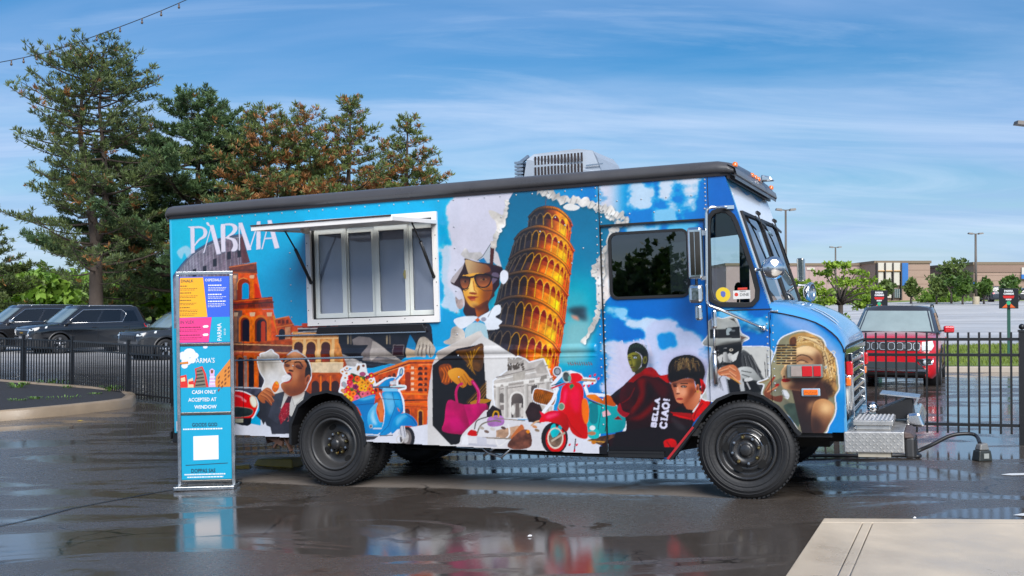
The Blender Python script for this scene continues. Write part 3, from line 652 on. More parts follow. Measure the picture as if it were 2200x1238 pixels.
fill(crv([(345, 580), (470, 530), (640, 480), (655, 520), (640, 620), (600, 720), (560, 860), (600, 930), (740, 940), (730, 1020), (520, 1015), (515, 880), (440, 680), (380, 620)]), B2, g=((420, 560), (560, 1000), (36, 138, 196)))
fill(crv([(420, 545), (560, 510), (640, 490), (640, 530), (520, 560)]), B3, a=.8, soft=3); line([(385, 625), (660, 598)], 8, B4)
fill(crv([(560, 740), (620, 640), (690, 590), (670, 700), (720, 860), (745, 910), (640, 915), (560, 870)]), (120, 190, 226), g=((600, 640), (660, 900), (76, 164, 214))); fill(crv([(600, 760), (640, 680), (640, 760), (680, 880), (620, 860)]), (206, 232, 244), a=.7, soft=3)
fill(ell(600, 905, 24, 28), (180, 180, 186)); fill(ell(600, 905, 12, 14), (60, 50, 50)); line([(630, 935), (745, 935)], 16, (216, 222, 228))
fill([(690, 600), (740, 520), (770, 640), (760, 850), (720, 850), (700, 720), (680, 680)], (214, 128, 84), nz=.25); line([(715, 460), (760, 560), (785, 700), (770, 860), (735, 985), (690, 1020), (520, 1010)], 12, (232, 236, 238))
fill(crv([(745, 470), (800, 440), (960, 440), (1010, 540), (1030, 700), (960, 760), (880, 880), (860, 990), (720, 1025), (770, 860), (785, 700), (770, 560)]), B1, g=((760, 600), (1010, 640), B2)); fill(crv([(770, 480), (850, 460), (920, 540), (910, 680), (850, 760), (800, 640)]), B3, soft=5, a=.75); fill(crv([(900, 470), (960, 470), (1000, 560), (1000, 680), (930, 600)]), (96, 176, 220), soft=4, a=.8)
line([(885, 460), (925, 640), (830, 900), (715, 1020)], 7, B4, a=.8); line([(650, 535), (1010, 552)], 8, (22, 70, 100)); fill(ell(680, 520, 28, 24), (240, 100, 30)); fill([(945, 650), (975, 680), (990, 715), (965, 700)], (206, 120, 80))
fill(crv([(700, 370), (800, 290), (870, 260), (920, 270), (860, 330), (840, 390), (880, 420), (820, 430), (720, 400)]), B1, g=((760, 330), (860, 420), B2)); fill([(850, 310), (930, 290), (940, 350), (860, 352)], (206, 206, 210), nz=.3); line([(620, 385), (1050, 380)], 20, (70, 90, 106)); line([(860, 372), (1055, 376)], 20, (206, 226, 230)); fill([(760, 395), (960, 400), (960, 440), (750, 440)], B3)
line([(930, 285), (990, 220)], 22, (110, 170, 214)); fill(ell(1003, 185, 26, 56, 8), (60, 120, 170)); fill(ell(1003, 180, 14, 34, 8), (186, 196, 190))
fill(crv([(880, 1005), (870, 920), (900, 820), (960, 750), (1060, 730), (1160, 780), (1220, 870), (1200, 905), (1130, 905), (1050, 900), (960, 940)]), B1, g=((930, 780), (1100, 930), B2)); fill(crv([(950, 790), (1040, 745), (1090, 760), (1010, 830), (950, 900), (930, 860)]), B3, soft=4, a=.7); line([(1060, 740), (1150, 800), (1210, 885)], 9, B4)
fill(ell(1085, 1060, 100, 150, 0), (34, 32, 36)); fill(ell(1070, 1060, 70, 112, 0), (120, 112, 110)); fill(ell(1060, 1050, 44, 76), (190, 186, 184), nz=.4); fill([(1000, 900), (1050, 900), (1070, 1050), (1020, 1080), (960, 1000)], (206, 206, 212)); line([(985, 910), (1010, 1060)], 8, (90, 90, 100)); line([(1030, 900), (1055, 1050)], 8, (90, 90, 100)); line(ell(985, 1080, 44, 50), 12, (214, 210, 206), True)
line([(720, 1030), (890, 1024)], 14, (90, 96, 104)); fill([(520, 1030), (700, 1035), (640, 1080), (540, 1090)], (60, 60, 66))
# ---- woman with sunglasses among torn paper
use(TB)
fill(crv([(75, 1205), (150, 1160), (170, 1050), (250, 1020), (330, 1100), (300, 1238), (120, 1238)]), (206, 198, 190), nz=.3, nf=NM)
for y in (1060, 1090, 1120, 1150): line([(180, y), (250, y+14)], 4, (150, 138, 130))
fill([(280, 150), (330, 75), (360, 90), (380, 130), (520, 120), (560, 170), (470, 230), (420, 210), (330, 200)], (212, 208, 206), nz=.3, nf=NM)
fill([(480, 225), (545, 170), (640, 30), (660, 0), (700, 0), (690, 240), (580, 260)], (198, 202, 208)); line([(480, 225), (545, 175), (650, 10)], 8, (90, 96, 104)); fill([(490, 222), (560, 190), (600, 255), (520, 250)], (8, 130, 178))
fill([(640, 60), (690, 60), (670, 290), (630, 290)], (82, 40, 36)); fill([(640, -10), (715, -10), (715, 60), (690, 80), (650, 70)], (220, 214, 206), nz=.3); fill([(695, 100), (730, 140), (780, 320), (740, 300), (680, 250)], (216, 212, 214))
hood = crv([(155, 475), (320, 265), (330, 200), (470, 238), (660, 270), (790, 320), (750, 450), (750, 520), (690, 610), (690, 650), (640, 700), (610, 760), (620, 840), (470, 910), (360, 905), (310, 840), (330, 740), (310, 640), (270, 560)], 4)
fill(hood, (58, 34, 38), nz=.25, nf=NM); fill([(150, 478), (210, 390), (322, 262), (300, 330), (240, 440), (200, 500)], (186, 178, 180))
fill(crv([(340, 215), (480, 250), (600, 280), (640, 340), (600, 370), (420, 390), (380, 390), (350, 310)]), (206, 178, 140), g=((380, 260), (620, 320), (120, 72, 48)))
fill([(640, 280), (780, 330), (755, 440), (700, 600), (650, 560), (660, 400)], (44, 22, 36)); fill(crv([(660, 380), (730, 380), (740, 430), (680, 500), (650, 520)]), (122, 112, 132), a=.8)
face = crv([(300, 420), (340, 400), (420, 380), (560, 380), (640, 420), (665, 540), (650, 640), (600, 730), (520, 790), (450, 800), (390, 770), (340, 690), (310, 600)])
fill(face, (238, 184, 110), g=((400, 600), (660, 680), (160, 84, 34)))
fill([(450, 790), (610, 700), (620, 830), (480, 920)], (186, 104, 44), g=((460, 820), (610, 800), (78, 40, 30)))
fill(crv([(385, 480), (430, 470), (440, 560), (480, 600), (440, 640), (385, 610)]), (250, 218, 150), soft=4); line([(432, 470), (445, 580), (470, 610)], 12, (176, 96, 36), a=.7); fill(ell(430, 622, 50, 16, 6), (150, 72, 30))
fill(crv([(360, 660), (420, 655), (500, 665), (460, 680), (420, 715), (380, 690)]), (150, 62, 40)); fill(ell(430, 700, 34, 12), (196, 106, 76)); fill(ell(440, 752, 50, 24), (246, 206, 136), soft=5, a=.7); fill(ell(350, 690, 22, 60), (222, 160, 84), soft=6, a=.6)
fill(crv([(300, 560), (330, 640), (400, 740), (360, 700)]), (150, 84, 40), soft=5, a=.7); fill(crv([(560, 560), (660, 560), (640, 680), (560, 760), (540, 660)]), (120, 62, 28), soft=9, a=.75); fill(crv([(420, 760), (520, 780), (600, 720), (600, 760), (500, 830)]), (70, 34, 24), soft=5, a=.8)
for cx, cy, rx, ry in ((330, 490, 66, 84), (552, 466, 104, 88)):
    sh_ = crv([(cx-rx, cy-ry*.75), (cx, cy-ry*.95), (cx+rx, cy-ry*.7), (cx+rx*.9, cy+ry*.3), (cx+rx*.4, cy+ry*.95), (cx-rx*.45, cy+ry*.95), (cx-rx*.95, cy+ry*.2)])
    fill(sh_, (30, 18, 24)); P_i = [(cx+(p[0]-cx)*.80, cy+4+(p[1]-cy)*.78) for p in sh_]; fill(P_i, (74, 40, 32), g=((cx, cy-50), (cx, cy+75), (190, 118, 78)))
    fill(ell(cx+4, cy-10, rx*.42, 13, -6), (150, 104, 74), a=.8); fill(ell(cx+6, cy-11, 15, 13), (26, 16, 20)); line([(cx-rx*.6, cy-40), (cx, cy-52), (cx+rx*.5, cy-42)], 8, (46, 24, 20))
    fill([(cx-rx*.5, cy-ry*.5), (cx-rx*.2, cy-ry*.6), (cx-rx*.5, cy+ry*.3), (cx-rx*.62, cy+ry*.1)], (226, 190, 160), a=.3, soft=4)
line([(385, 432), (460, 416)], 24, (30, 18, 24)); line([(650, 420), (735, 440)], 18, (30, 18, 24)); line([(470, 530), (560, 590), (660, 590)], 8, (60, 34, 30)); line([(290, 570), (340, 590), (380, 560)], 8, (60, 34, 30))
fill(crv([(760, 380), (800, 340), (850, 370), (850, 450), (800, 510), (760, 470)]), (236, 238, 244)); fill(crv([(215, 660), (260, 700), (300, 690), (310, 780), (270, 815), (230, 770)]), (188, 172, 168), nz=.3)
fill(crv([(200, 940), (330, 900), (480, 905), (430, 970), (300, 1050), (230, 1010)]), (234, 238, 244)); fill(crv([(500, 920), (640, 830), (700, 770), (760, 770), (760, 860), (700, 905), (780, 960), (740, 1010), (740, 1050), (600, 1060), (570, 980)]), (236, 240, 246))
fill(crv([(330, 1080), (420, 980), (560, 990), (600, 1080), (600, 1238), (400, 1238)]), (186, 212, 220)); fill([(450, 945), (490, 915), (515, 945), (485, 970)], (206, 112, 66)); fill(ell(558, 935, 34, 28), (160, 160, 172)); line(ell(558, 935, 34, 28), 6, (226, 228, 232), True)
for q in range(7): fill(ell(612+q*8, 905-q*17, 6), (70, 70, 80))

# ---- robed figure with the pink bag
use(T4)
fill([(150, 600), (190, 320), (240, 210), (420, 120), (590, 40), (620, 90), (800, 200), (1000, 330), (760, 420), (720, 500), (730, 640), (700, 760), (640, 800), (480, 900), (420, 970), (380, 1000), (150, 1000)], (212, 208, 206), g=((300, 150), (700, 400), (232, 230, 228)))
fill([(220, 230), (570, 45), (605, 80), (500, 170), (300, 305), (240, 285)], (226, 220, 214), g=((400, 100), (420, 230), (170, 160, 152)))
fill([(190, 330), (240, 290), (400, 190), (610, 150), (640, 600), (680, 620), (640, 760), (480, 890), (400, 990), (340, 990), (190, 830)], (26, 22, 24), nz=.2)
fill(crv([(390, 210), (500, 190), (610, 150), (612, 320), (560, 380), (430, 260)]), (90, 60, 34), nz=.4)
for i in range(9): line([(600-i*18, 170+i*8), (470+i*10, 330+i*10)], 7, (206, 156, 80) if i % 2 else (120, 82, 40), a=.8)
fill(crv([(245, 340), (330, 320), (360, 380), (330, 480), (270, 470)]), (134, 70, 30), nz=.3)
for i in range(4): line(crv([(262+i*24, 350-i*6), (290+i*22, 400), (270+i*26, 470)], 4, False), 8, (206, 116, 46))
for i in range(8): line([(640, 460+i*14), (470+i*14, 640+i*4)], 6, (160, 120, 62) if i % 2 else (90, 64, 34), a=.9)
fill(crv([(500, 640), (580, 610), (680, 615), (640, 640), (560, 660)]), (176, 128, 56))
fill(crv([(320, 380), (390, 350), (450, 370), (500, 430), (530, 450), (510, 460), (515, 495), (490, 490), (480, 470), (470, 500), (440, 515), (400, 490), (340, 440)]), (226, 168, 96), g=((360, 370), (480, 500), (190, 122, 62)))
for p in ([(450, 400), (510, 490)], [(430, 420), (475, 495)], [(410, 440), (440, 512)]): line(p, 5, (130, 74, 36))
P1, P2 = (186, 32, 102), (126, 14, 66)
line(crv([(395, 640), (385, 560), (405, 500), (440, 480)], 6, False), 20, P1); line(crv([(520, 460), (570, 540), (570, 640), (540, 700)], 6, False), 26, P1); line(crv([(530, 470), (582, 560), (575, 640)], 6, False), 7, (226, 100, 160))
fill(crv([(320, 620), (450, 655), (640, 650), (635, 760), (560, 880), (480, 905), (280, 880), (290, 790)], 4), P1, g=((330, 700), (560, 860), P2), nz=.25, nf=NM)
fill([(450, 655), (640, 645), (630, 740), (500, 830)], (206, 50, 120), a=.6, nz=.3, nf=NM); fill(crv([(330, 780), (400, 760), (470, 860), (360, 870)]), (210, 66, 130), a=.5, soft=5)
# ---- stone fountain front
ft = [(700, 460), (820, 370), (850, 300), (900, 260), (960, 280), (990, 310), (1110, 280), (1150, 380), (1185, 480), (1200, 560), (1180, 760), (740, 770), (700, 600)]
sticker(ft, 11, (206, 200, 194), nz=.15)
for x, y in zip(r_.random(60), r_.random(60)): fill(ell(820+130*x, 275+90*y, 9, 14, 60*x, 7), (92, 84, 78) if y > .4 else (170, 164, 158))
for a, b, w, c in (((720, 430), (1150, 330), 10, (150, 144, 140)), ((720, 450), (1170, 360), 8, (240, 238, 234)), ((700, 510), (1190, 440), 14, (166, 160, 154)), ((700, 490), (1190, 420), 7, (246, 244, 240)), ((730, 530), (1190, 470), 6, (120, 114, 110))): line([a, b], w, c)
fill([(860, 400), (960, 375), (960, 440), (860, 460)], (186, 180, 172), nz=.2)
for x in (735, 800, 970, 1060, 1140): fill([(x-16, 500-(x-735)*.1), (x+16, 497-(x-735)*.1), (x+18, 765), (x-18, 768)], (226, 222, 216), g=((x-16, 600), (x+18, 600), (160, 154, 148))); fill([(x-24, 480-(x-735)*.1), (x+24, 476-(x-735)*.1), (x+20, 506-(x-735)*.1), (x-20, 508-(x-735)*.1)], (240, 236, 230))
arch(830, 955, 545, 765, (236, 232, 226)); arch(845, 945, 560, 765, (112, 104, 100), g=((845, 600), (945, 700), (70, 64, 64))); fill([(862, 650), (930, 645), (930, 765), (862, 765)], (196, 190, 184), nz=.3); arch(880, 912, 640, 765, (120, 112, 108))
arch(748, 785, 560, 640, (120, 114, 110)); fill([(752, 660), (784, 658), (784, 700), (752, 702)], (140, 132, 128)); fill([(1010, 500), (1060, 490), (1060, 560), (1010, 566)], (90, 84, 82)); fill([(1090, 420), (1140, 405), (1140, 440), (1090, 450)], (150, 144, 138))
fill(ell(860, 700, 16, 40), (230, 226, 220)); fill(ell(935, 720, 14, 40), (214, 208, 202))
fill([(1040, 350), (1110, 290), (1150, 390), (1060, 400)], (176, 170, 164), nz=.2)
# ---- pile of bags
fill(crv([(420, 970), (440, 900), (560, 780), (640, 700), (700, 760), (900, 780), (1010, 830), (1110, 800), (1120, 1040), (420, 1010)]), (226, 224, 226))
fill([(960, 720), (1000, 640), (1070, 620), (1120, 740), (1090, 810), (990, 800)], (52, 38, 40), nz=.3); fill([(640, 720), (690, 660), (760, 700), (770, 760), (640, 760)], (40, 34, 36), nz=.2)
sticker(crv([(1030, 560), (1060, 525), (1200, 560), (1210, 620), (1180, 660), (1080, 645), (1030, 620)]), 8, (140, 82, 40), nz=.5)
for i in range(11):
    line([(1040+i*16, 560+i*2), (1020+i*17, 640+i*2)], 3, (60, 32, 20)); line([(1030+i*16, 570), (1060+i*14, 650)], 3, (190, 124, 66))
fill(crv([(650, 770), (720, 745), (780, 760), (780, 820), (700, 840), (650, 825)]), (176, 128, 184), nz=.2); line(crv([(690, 760), (705, 715), (735, 720), (740, 760)], 5, False), 12, (206, 160, 50))
fill(crv([(480, 900), (510, 865), (560, 880), (560, 915), (500, 915)]), (196, 40, 36)); line(crv([(560, 900), (600, 820), (700, 790), (760, 800)], 5, False), 12, (130, 122, 110)); line(crv([(540, 860), (560, 790), (640, 760)], 5, False), 10, (96, 90, 84))
fill([(720, 870), (900, 830), (960, 860), (920, 940), (720, 930)], (186, 156, 134), nz=.25); fill(crv([(840, 930), (900, 850), (930, 820), (950, 860), (870, 940)]), (196, 122, 84)); fill(crv([(830, 960), (930, 870), (1000, 880), (1010, 1000), (900, 1030), (820, 1010)]), (116, 76, 64), nz=.45); fill(ell(985, 880, 15), (226, 150, 30))
line(crv([(820, 820), (830, 900), (790, 940), (720, 935), (745, 1000), (830, 940)], 6, False), 12, (238, 236, 234)); line([(600, 930), (840, 940)], 12, (150, 140, 130)); line([(480, 985), (720, 1000)], 20, (196, 196, 204)); line([(720, 770), (960, 790)], 8, (150, 136, 120)); line(crv([(1010, 830), (1050, 800), (1090, 790)], 5, False), 14, (214, 180, 150)); fill([(440, 920), (480, 900), (490, 990), (430, 990)], (238, 238, 240)); fill([(560, 920), (640, 930), (640, 990), (560, 985)], (206, 206, 214))
for x, y, c in ((600, 850, (180, 170, 160)), (640, 880, (120, 100, 92)), (690, 860, (210, 204, 198)), (780, 850, (90, 70, 64)), (1040, 840, (206, 150, 110)), (1060, 870, (150, 130, 110))): fill(ell(x, y, 22, 12, 20), c)
# ---- red and turquoise scooter
R1, R2, R3, TQ = (222, 22, 62), (164, 8, 34), (250, 120, 140), (34, 186, 186)
line([(1110, 720), (1190, 620), (1230, 520), (1180, 500), (1270, 400), (1340, 385), (1420, 410), (1440, 440), (1540, 450), (1540, 470), (1450, 480), (1480, 570), (1640, 580), (1720, 620), (1730, 690), (1780, 760), (1790, 860), (1750, 950), (1700, 1010)], 26, (244, 246, 250))
fill(crv([(1480, 650), (1560, 640), (1700, 660), (1780, 740), (1785, 850), (1700, 890), (1580, 900), (1560, 930), (1480, 900)]), TQ, g=((1500, 660), (1740, 860), (14, 150, 156)))
fill(crv([(1490, 660), (1560, 650), (1560, 800), (1500, 800)]), (20, 120, 130), a=.8); fill([(1600, 720), (1640, 700), (1670, 740), (1610, 760)], (232, 190, 196)); fill([(1690, 780), (1730, 750), (1765, 785)], (130, 22, 28)); line(crv([(1640, 760), (1635, 820), (1625, 880)], 5, False), 7, (20, 50, 54)); line([(1600, 655), (1560, 900)], 6, (14, 90, 96), a=.8)
fill(crv([(1470, 580), (1540, 570), (1600, 610), (1640, 575), (1710, 620), (1700, 670), (1600, 650), (1500, 610)]), (232, 142, 32), g=((1540, 580), (1620, 660), (190, 96, 16))); line([(1490, 620), (1600, 665)], 9, (60, 36, 26))
fill([(1580, 920), (1700, 900), (1760, 940), (1720, 1000), (1600, 1000), (1480, 950)], (84, 60, 46), nz=.6); fill(ell(1740, 925, 40, 36), (110, 76, 50)); line([(1380, 940), (1370, 1040)], 9, (60, 50, 52)); line([(1480, 955), (1700, 975)], 10, (196, 150, 90)); fill(ell(1530, 970, 20, 16), (196, 130, 40))
fill(crv([(1470, 880), (1520, 850), (1570, 870), (1570, 930), (1500, 935)]), TQ); fill(ell(1520, 850, 24, 20), (230, 236, 236)); fill(ell(1515, 895, 34, 16), (180, 130, 100))
fill(ell(1205, 935, 112, 135), (34, 30, 34)); fill(ell(1215, 945, 84, 108), (206, 24, 40)); fill(ell(1212, 935, 66, 88), (226, 226, 220)); fill(ell(1212, 935, 56, 76), (110, 92, 80), nz=.5); fill(crv([(1180, 830), (1210, 820), (1220, 900), (1190, 930), (1170, 880)]), (40, 190, 196)); fill(crv([(1240, 830), (1270, 840), (1230, 910), (1205, 920)]), (40, 180, 190)); line(ell(1212, 935, 62, 84), 10, (226, 214, 200), True); line([(1180, 960), (1290, 890)], 16, (190, 176, 160))
fill(crv([(1080, 800), (1110, 740), (1190, 705), (1300, 730), (1350, 800), (1330, 840), (1300, 880), (1240, 820), (1150, 800)]), R1, g=((1120, 740), (1300, 860), R2)); fill(crv([(1130, 750), (1200, 725), (1250, 735), (1150, 775)]), R3, soft=4, a=.8); fill([(1080, 710), (1120, 730), (1100, 760)], (226, 60, 80))
fill(crv([(1260, 540), (1290, 490), (1400, 470), (1445, 540), (1440, 700), (1470, 800), (1480, 930), (1420, 935), (1360, 900), (1330, 850), (1300, 740), (1230, 700), (1250, 620)]), R1, g=((1260, 600), (1450, 720), (196, 14, 46))); fill(crv([(1330, 560), (1400, 510), (1420, 600), (1400, 720), (1350, 680)]), (236, 60, 96), soft=6, a=.7); fill(crv([(1280, 560), (1310, 520), (1300, 620), (1275, 680)]), R3, soft=4, a=.7); line([(1300, 740), (1340, 830), (1430, 920)], 8, R2)
fill(crv([(1435, 620), (1470, 610), (1490, 690), (1485, 790), (1460, 815), (1435, 740)]), (236, 128, 24)); fill(ell(1262, 672, 24, 28), (120, 150, 130)); line(ell(1262, 672, 24, 28), 6, (190, 200, 180), True)
fill(crv([(1330, 400), (1400, 395), (1440, 430), (1420, 460), (1340, 470), (1310, 440)]), R1); fill(ell(1305, 425, 36, 50, -10), (206, 210, 206)); fill(ell(1303, 425, 28, 40, -10), (70, 76, 76), nz=.6); fill(ell(1330, 440, 14, 26), (120, 170, 160)); line([(1430, 450), (1545, 458)], 18, (190, 150, 120)); line([(1290, 480), (1180, 520)], 14, (196, 60, 70)); line([(1180, 500), (1260, 470)], 8, (60, 60, 64)); fill(ell(1228, 380, 34, 38), (70, 70, 76)); line(ell(1228, 380, 34, 38), 8, (230, 232, 236), True); fill(ell(1228, 380, 20, 24), (150, 154, 160), nz=.4)
fill([(1325, 500), (1350, 480), (1370, 500), (1340, 530)], (40, 130, 90)); fill([(1290, 480), (1330, 470), (1300, 500)], (210, 20, 30))
for x, y in ((1500, 420), (1520, 480), (1540, 410), (1490, 500), (1570, 440), (1450, 500), (1330, 990), (1390, 990), (1370, 1040)): fill(ell(x, y, 9, 13, 30, 7), (222, 40, 80))
# faint tiny lettering on the panel above the scooter
for i in range(11): line([(1315+i*19, 300), (1326+i*19, 330)], 6, (120, 66, 52) if i % 2 else (90, 82, 78)); line([(1313+i*19, 312+(i % 3)*6), (1328+i*19, 312+(i % 3)*6)], 4, (150, 90, 72))

# ---- two figures in red on the door
TJ = Tr(1268, 645, .27711)
use(TC)
fill(crv([(60, 640), (180, 520), (240, 460), (330, 380), (440, 330), (500, 370), (600, 440), (760, 560), (1060, 540), (1080, 700), (900, 900), (760, 1150), (0, 1150), (60, 1060), (200, 1000), (190, 820)], 4), (36, 10, 15), nz=.3, nf=NM)
fill([(100, 1000), (700, 900), (900, 950), (700, 1160), (60, 1150)], (24, 14, 18), nz=.2)
use(TJ)
fill(crv([(270, 700), (300, 620), (370, 565), (450, 520), (500, 540), (530, 590), (480, 600), (400, 590), (330, 640)]), (150, 18, 24), nz=.3, nf=NM); fill(crv([(400, 590), (480, 600), (560, 640), (600, 700), (560, 760), (470, 660)]), (64, 10, 16), soft=5)
fill(crv([(360, 620), (420, 610), (440, 700), (380, 820), (300, 900), (330, 800), (380, 720)]), (120, 14, 20), soft=5, a=.9); fill([(520, 590), (600, 575), (640, 640), (590, 640)], (184, 22, 30)); fill(crv([(280, 920), (360, 900), (460, 820), (500, 770), (470, 860), (380, 930)]), (130, 18, 20), soft=5, a=.8); fill(crv([(420, 640), (460, 660), (470, 740), (430, 790)]), (22, 8, 12), soft=6, a=.8)
fill(crv([(225, 800), (250, 860), (300, 880), (260, 910), (205, 860)]), (150, 22, 44)); line([(160, 750), (230, 705)], 22, (28, 26, 36)); fill(crv([(225, 720), (270, 650), (330, 640), (370, 700), (350, 800), (280, 850), (235, 820)]), (58, 14, 20), nz=.4, nf=NM); line(crv([(240, 800), (300, 760), (340, 680)], 5, False), 10, (120, 20, 26), a=.6)
# left figure's head
fill(crv([(283, 415), (300, 355), (350, 330), (400, 348), (440, 395), (447, 470), (425, 530), (395, 520), (398, 440), (350, 402), (295, 432)]), (20, 24, 22), nz=.5); fill(crv([(430, 400), (470, 440), (480, 540), (450, 560), (430, 500)]), (70, 70, 84), soft=8, a=.5)
for i in range(14): line([(292+i*10, 392-26*math.sin(i/4.2)), (304+i*10, 352-14*math.sin(i/4.2))], 4, (70, 92, 74) if i % 2 else (40, 54, 46), a=.8)
h1 = crv([(286, 430), (312, 412), (350, 404), (384, 424), (396, 470), (384, 515), (352, 552), (328, 560), (312, 530), (298, 500), (288, 466)])
fill(h1, (138, 134, 70), g=((300, 470), (390, 500), (78, 78, 40))); fill(crv([(352, 470), (390, 470), (380, 520), (345, 555), (335, 530)]), (58, 60, 32), soft=5, a=.7); fill(crv([(318, 470), (345, 480), (340, 510), (322, 512)]), (170, 164, 96), soft=4, a=.7)
fill(ell(420, 465, 16, 30, 8), (112, 108, 58)); fill(ell(422, 466, 8, 18, 8), (58, 56, 32)); fill(ell(343, 446, 19, 10), (44, 46, 30)); fill(ell(344, 447, 12, 7), (200, 210, 216)); fill(ell(345, 447, 5, 6), (60, 80, 110)); fill(ell(300, 463, 12, 8), (44, 46, 30)); line([(322, 430), (366, 430)], 7, (34, 36, 24)); line([(288, 448), (310, 446)], 6, (34, 36, 24)); line([(312, 456), (322, 500), (306, 506)], 6, (84, 82, 42)); fill(ell(316, 506, 13, 5), (60, 58, 32)); line([(308, 526), (340, 520)], 7, (84, 44, 42)); fill([(340, 560), (395, 515), (430, 520), (390, 560), (345, 580)], (54, 50, 32))
# right figure
hair = crv([(598, 560), (606, 500), (640, 452), (700, 430), (765, 424), (825, 445), (870, 492), (888, 565), (868, 625), (840, 690), (815, 660), (800, 612), (740, 600), (690, 626), (640, 650), (606, 612)])
fill([(x+10, y+4) for x, y in hair], (90, 86, 110), soft=7, a=.6); fill(hair, (24, 18, 18), nz=.4)
r3 = np.random.default_rng(8)
for i in range(150):
    a = -math.pi*(.02+.96*r3.random()); L1 = .25+.75*r3.random(); cx_, cy_ = 738, 492; ex, ey = cx_+math.cos(a)*118*L1, cy_+15-math.sin(a)*-66*L1
    fx_, fy_ = ex+(ex-cx_)*.12, ey+36+26*r3.random()
    line([(cx_+math.cos(a)*20, cy_-8), (ex, ey), (fx_, fy_)], 2.6, [(176, 150, 108), (128, 100, 68), (70, 52, 40), (34, 26, 24), (20, 15, 16)][i % 5], a=.8)
fill(crv([(600, 580), (640, 560), (720, 572), (800, 565), (870, 570), (860, 640), (800, 620), (740, 604), (690, 630), (640, 652), (608, 625)]), (18, 13, 16), soft=2, a=.9)
for i in range(16): line([(612+i*15, 590), (606+i*15+6*math.sin(i*2), 628+10*math.sin(i*1.7)-(12 if 5 < i < 12 else 0))], 7, (18, 12, 15))
fill([(715, 800), (790, 740), (835, 690), (862, 715), (840, 790), (805, 856), (745, 846)], (176, 104, 78), g=((740, 800), (850, 760), (214, 146, 116)))
h2 = crv([(626, 645), (660, 632), (720, 612), (790, 614), (806, 650), (812, 700), (792, 744), (745, 786), (704, 802), (672, 792), (656, 762), (642, 712), (629, 674)])
fill(h2, (222, 158, 128), g=((660, 690), (806, 720), (176, 96, 68))); fill(crv([(626, 645), (652, 640), (660, 700), (664, 780), (642, 720)]), (140, 74, 58), soft=4, a=.8); fill(crv([(770, 680), (812, 690), (790, 745), (745, 788), (710, 802), (750, 750)]), (112, 54, 40), soft=6, a=.8); fill(crv([(690, 690), (740, 690), (740, 740), (700, 745)]), (240, 184, 154), soft=5, a=.7); fill(crv([(630, 640), (720, 616), (800, 618), (800, 640), (720, 640), (640, 664)]), (86, 44, 36), soft=4, a=.75)
fill(ell(722, 671, 26, 10, 4), (60, 28, 26)); fill(ell(724, 673, 12, 5), (206, 190, 182)); fill(ell(726, 672, 6, 6), (26, 14, 14)); fill(ell(654, 668, 16, 9), (58, 28, 26)); line([(696, 650), (752, 650)], 8, (40, 20, 20)); line([(636, 652), (668, 652)], 7, (40, 20, 20)); line([(672, 664), (664, 716)], 6, (170, 104, 82)); fill(crv([(672, 670), (690, 716), (666, 724)]), (236, 180, 152)); fill(ell(676, 726, 18, 6), (112, 54, 44)); fill(ell(690, 768, 26, 9, -3), (172, 60, 58)); line([(666, 767), (716, 768)], 3, (92, 26, 28))
fill(ell(828, 682, 14, 30, 10), (196, 122, 94)); fill(ell(829, 684, 7, 18, 10), (120, 62, 48)); fill(ell(830, 712, 7, 10), (190, 156, 90)); fill([(786, 868), (846, 790), (852, 730), (868, 742), (862, 800), (806, 876)], (232, 230, 228)); fill([(690, 820), (745, 846), (790, 866), (780, 880), (620, 870)], (18, 13, 16))
fill([(848, 610), (868, 620), (905, 680), (930, 800), (800, 945), (778, 905), (836, 815), (866, 738)], (204, 14, 24), nz=.2); fill([(868, 640), (900, 700), (890, 740), (862, 700)], (110, 8, 18)); fill([(612, 868), (780, 880), (790, 920), (690, 915)], (150, 14, 22), nz=.3, nf=NM); line([(640, 890), (780, 925)], 12, (222, 36, 42), a=.8); line(crv([(870, 800), (820, 860), (800, 920)], 4, False), 8, (120, 6, 16)); fill(crv([(625, 905), (700, 950), (740, 1000), (690, 1010), (640, 960)]), (60, 56, 60), soft=4, a=.7)
fill(crv([(565, 1110), (600, 1080), (650, 1085), (668, 1130), (650, 1220), (610, 1220)]), (206, 16, 26), nz=.2, nf=NM); line([(590, 1100), (640, 1170)], 7, (110, 8, 16))
use(TC)
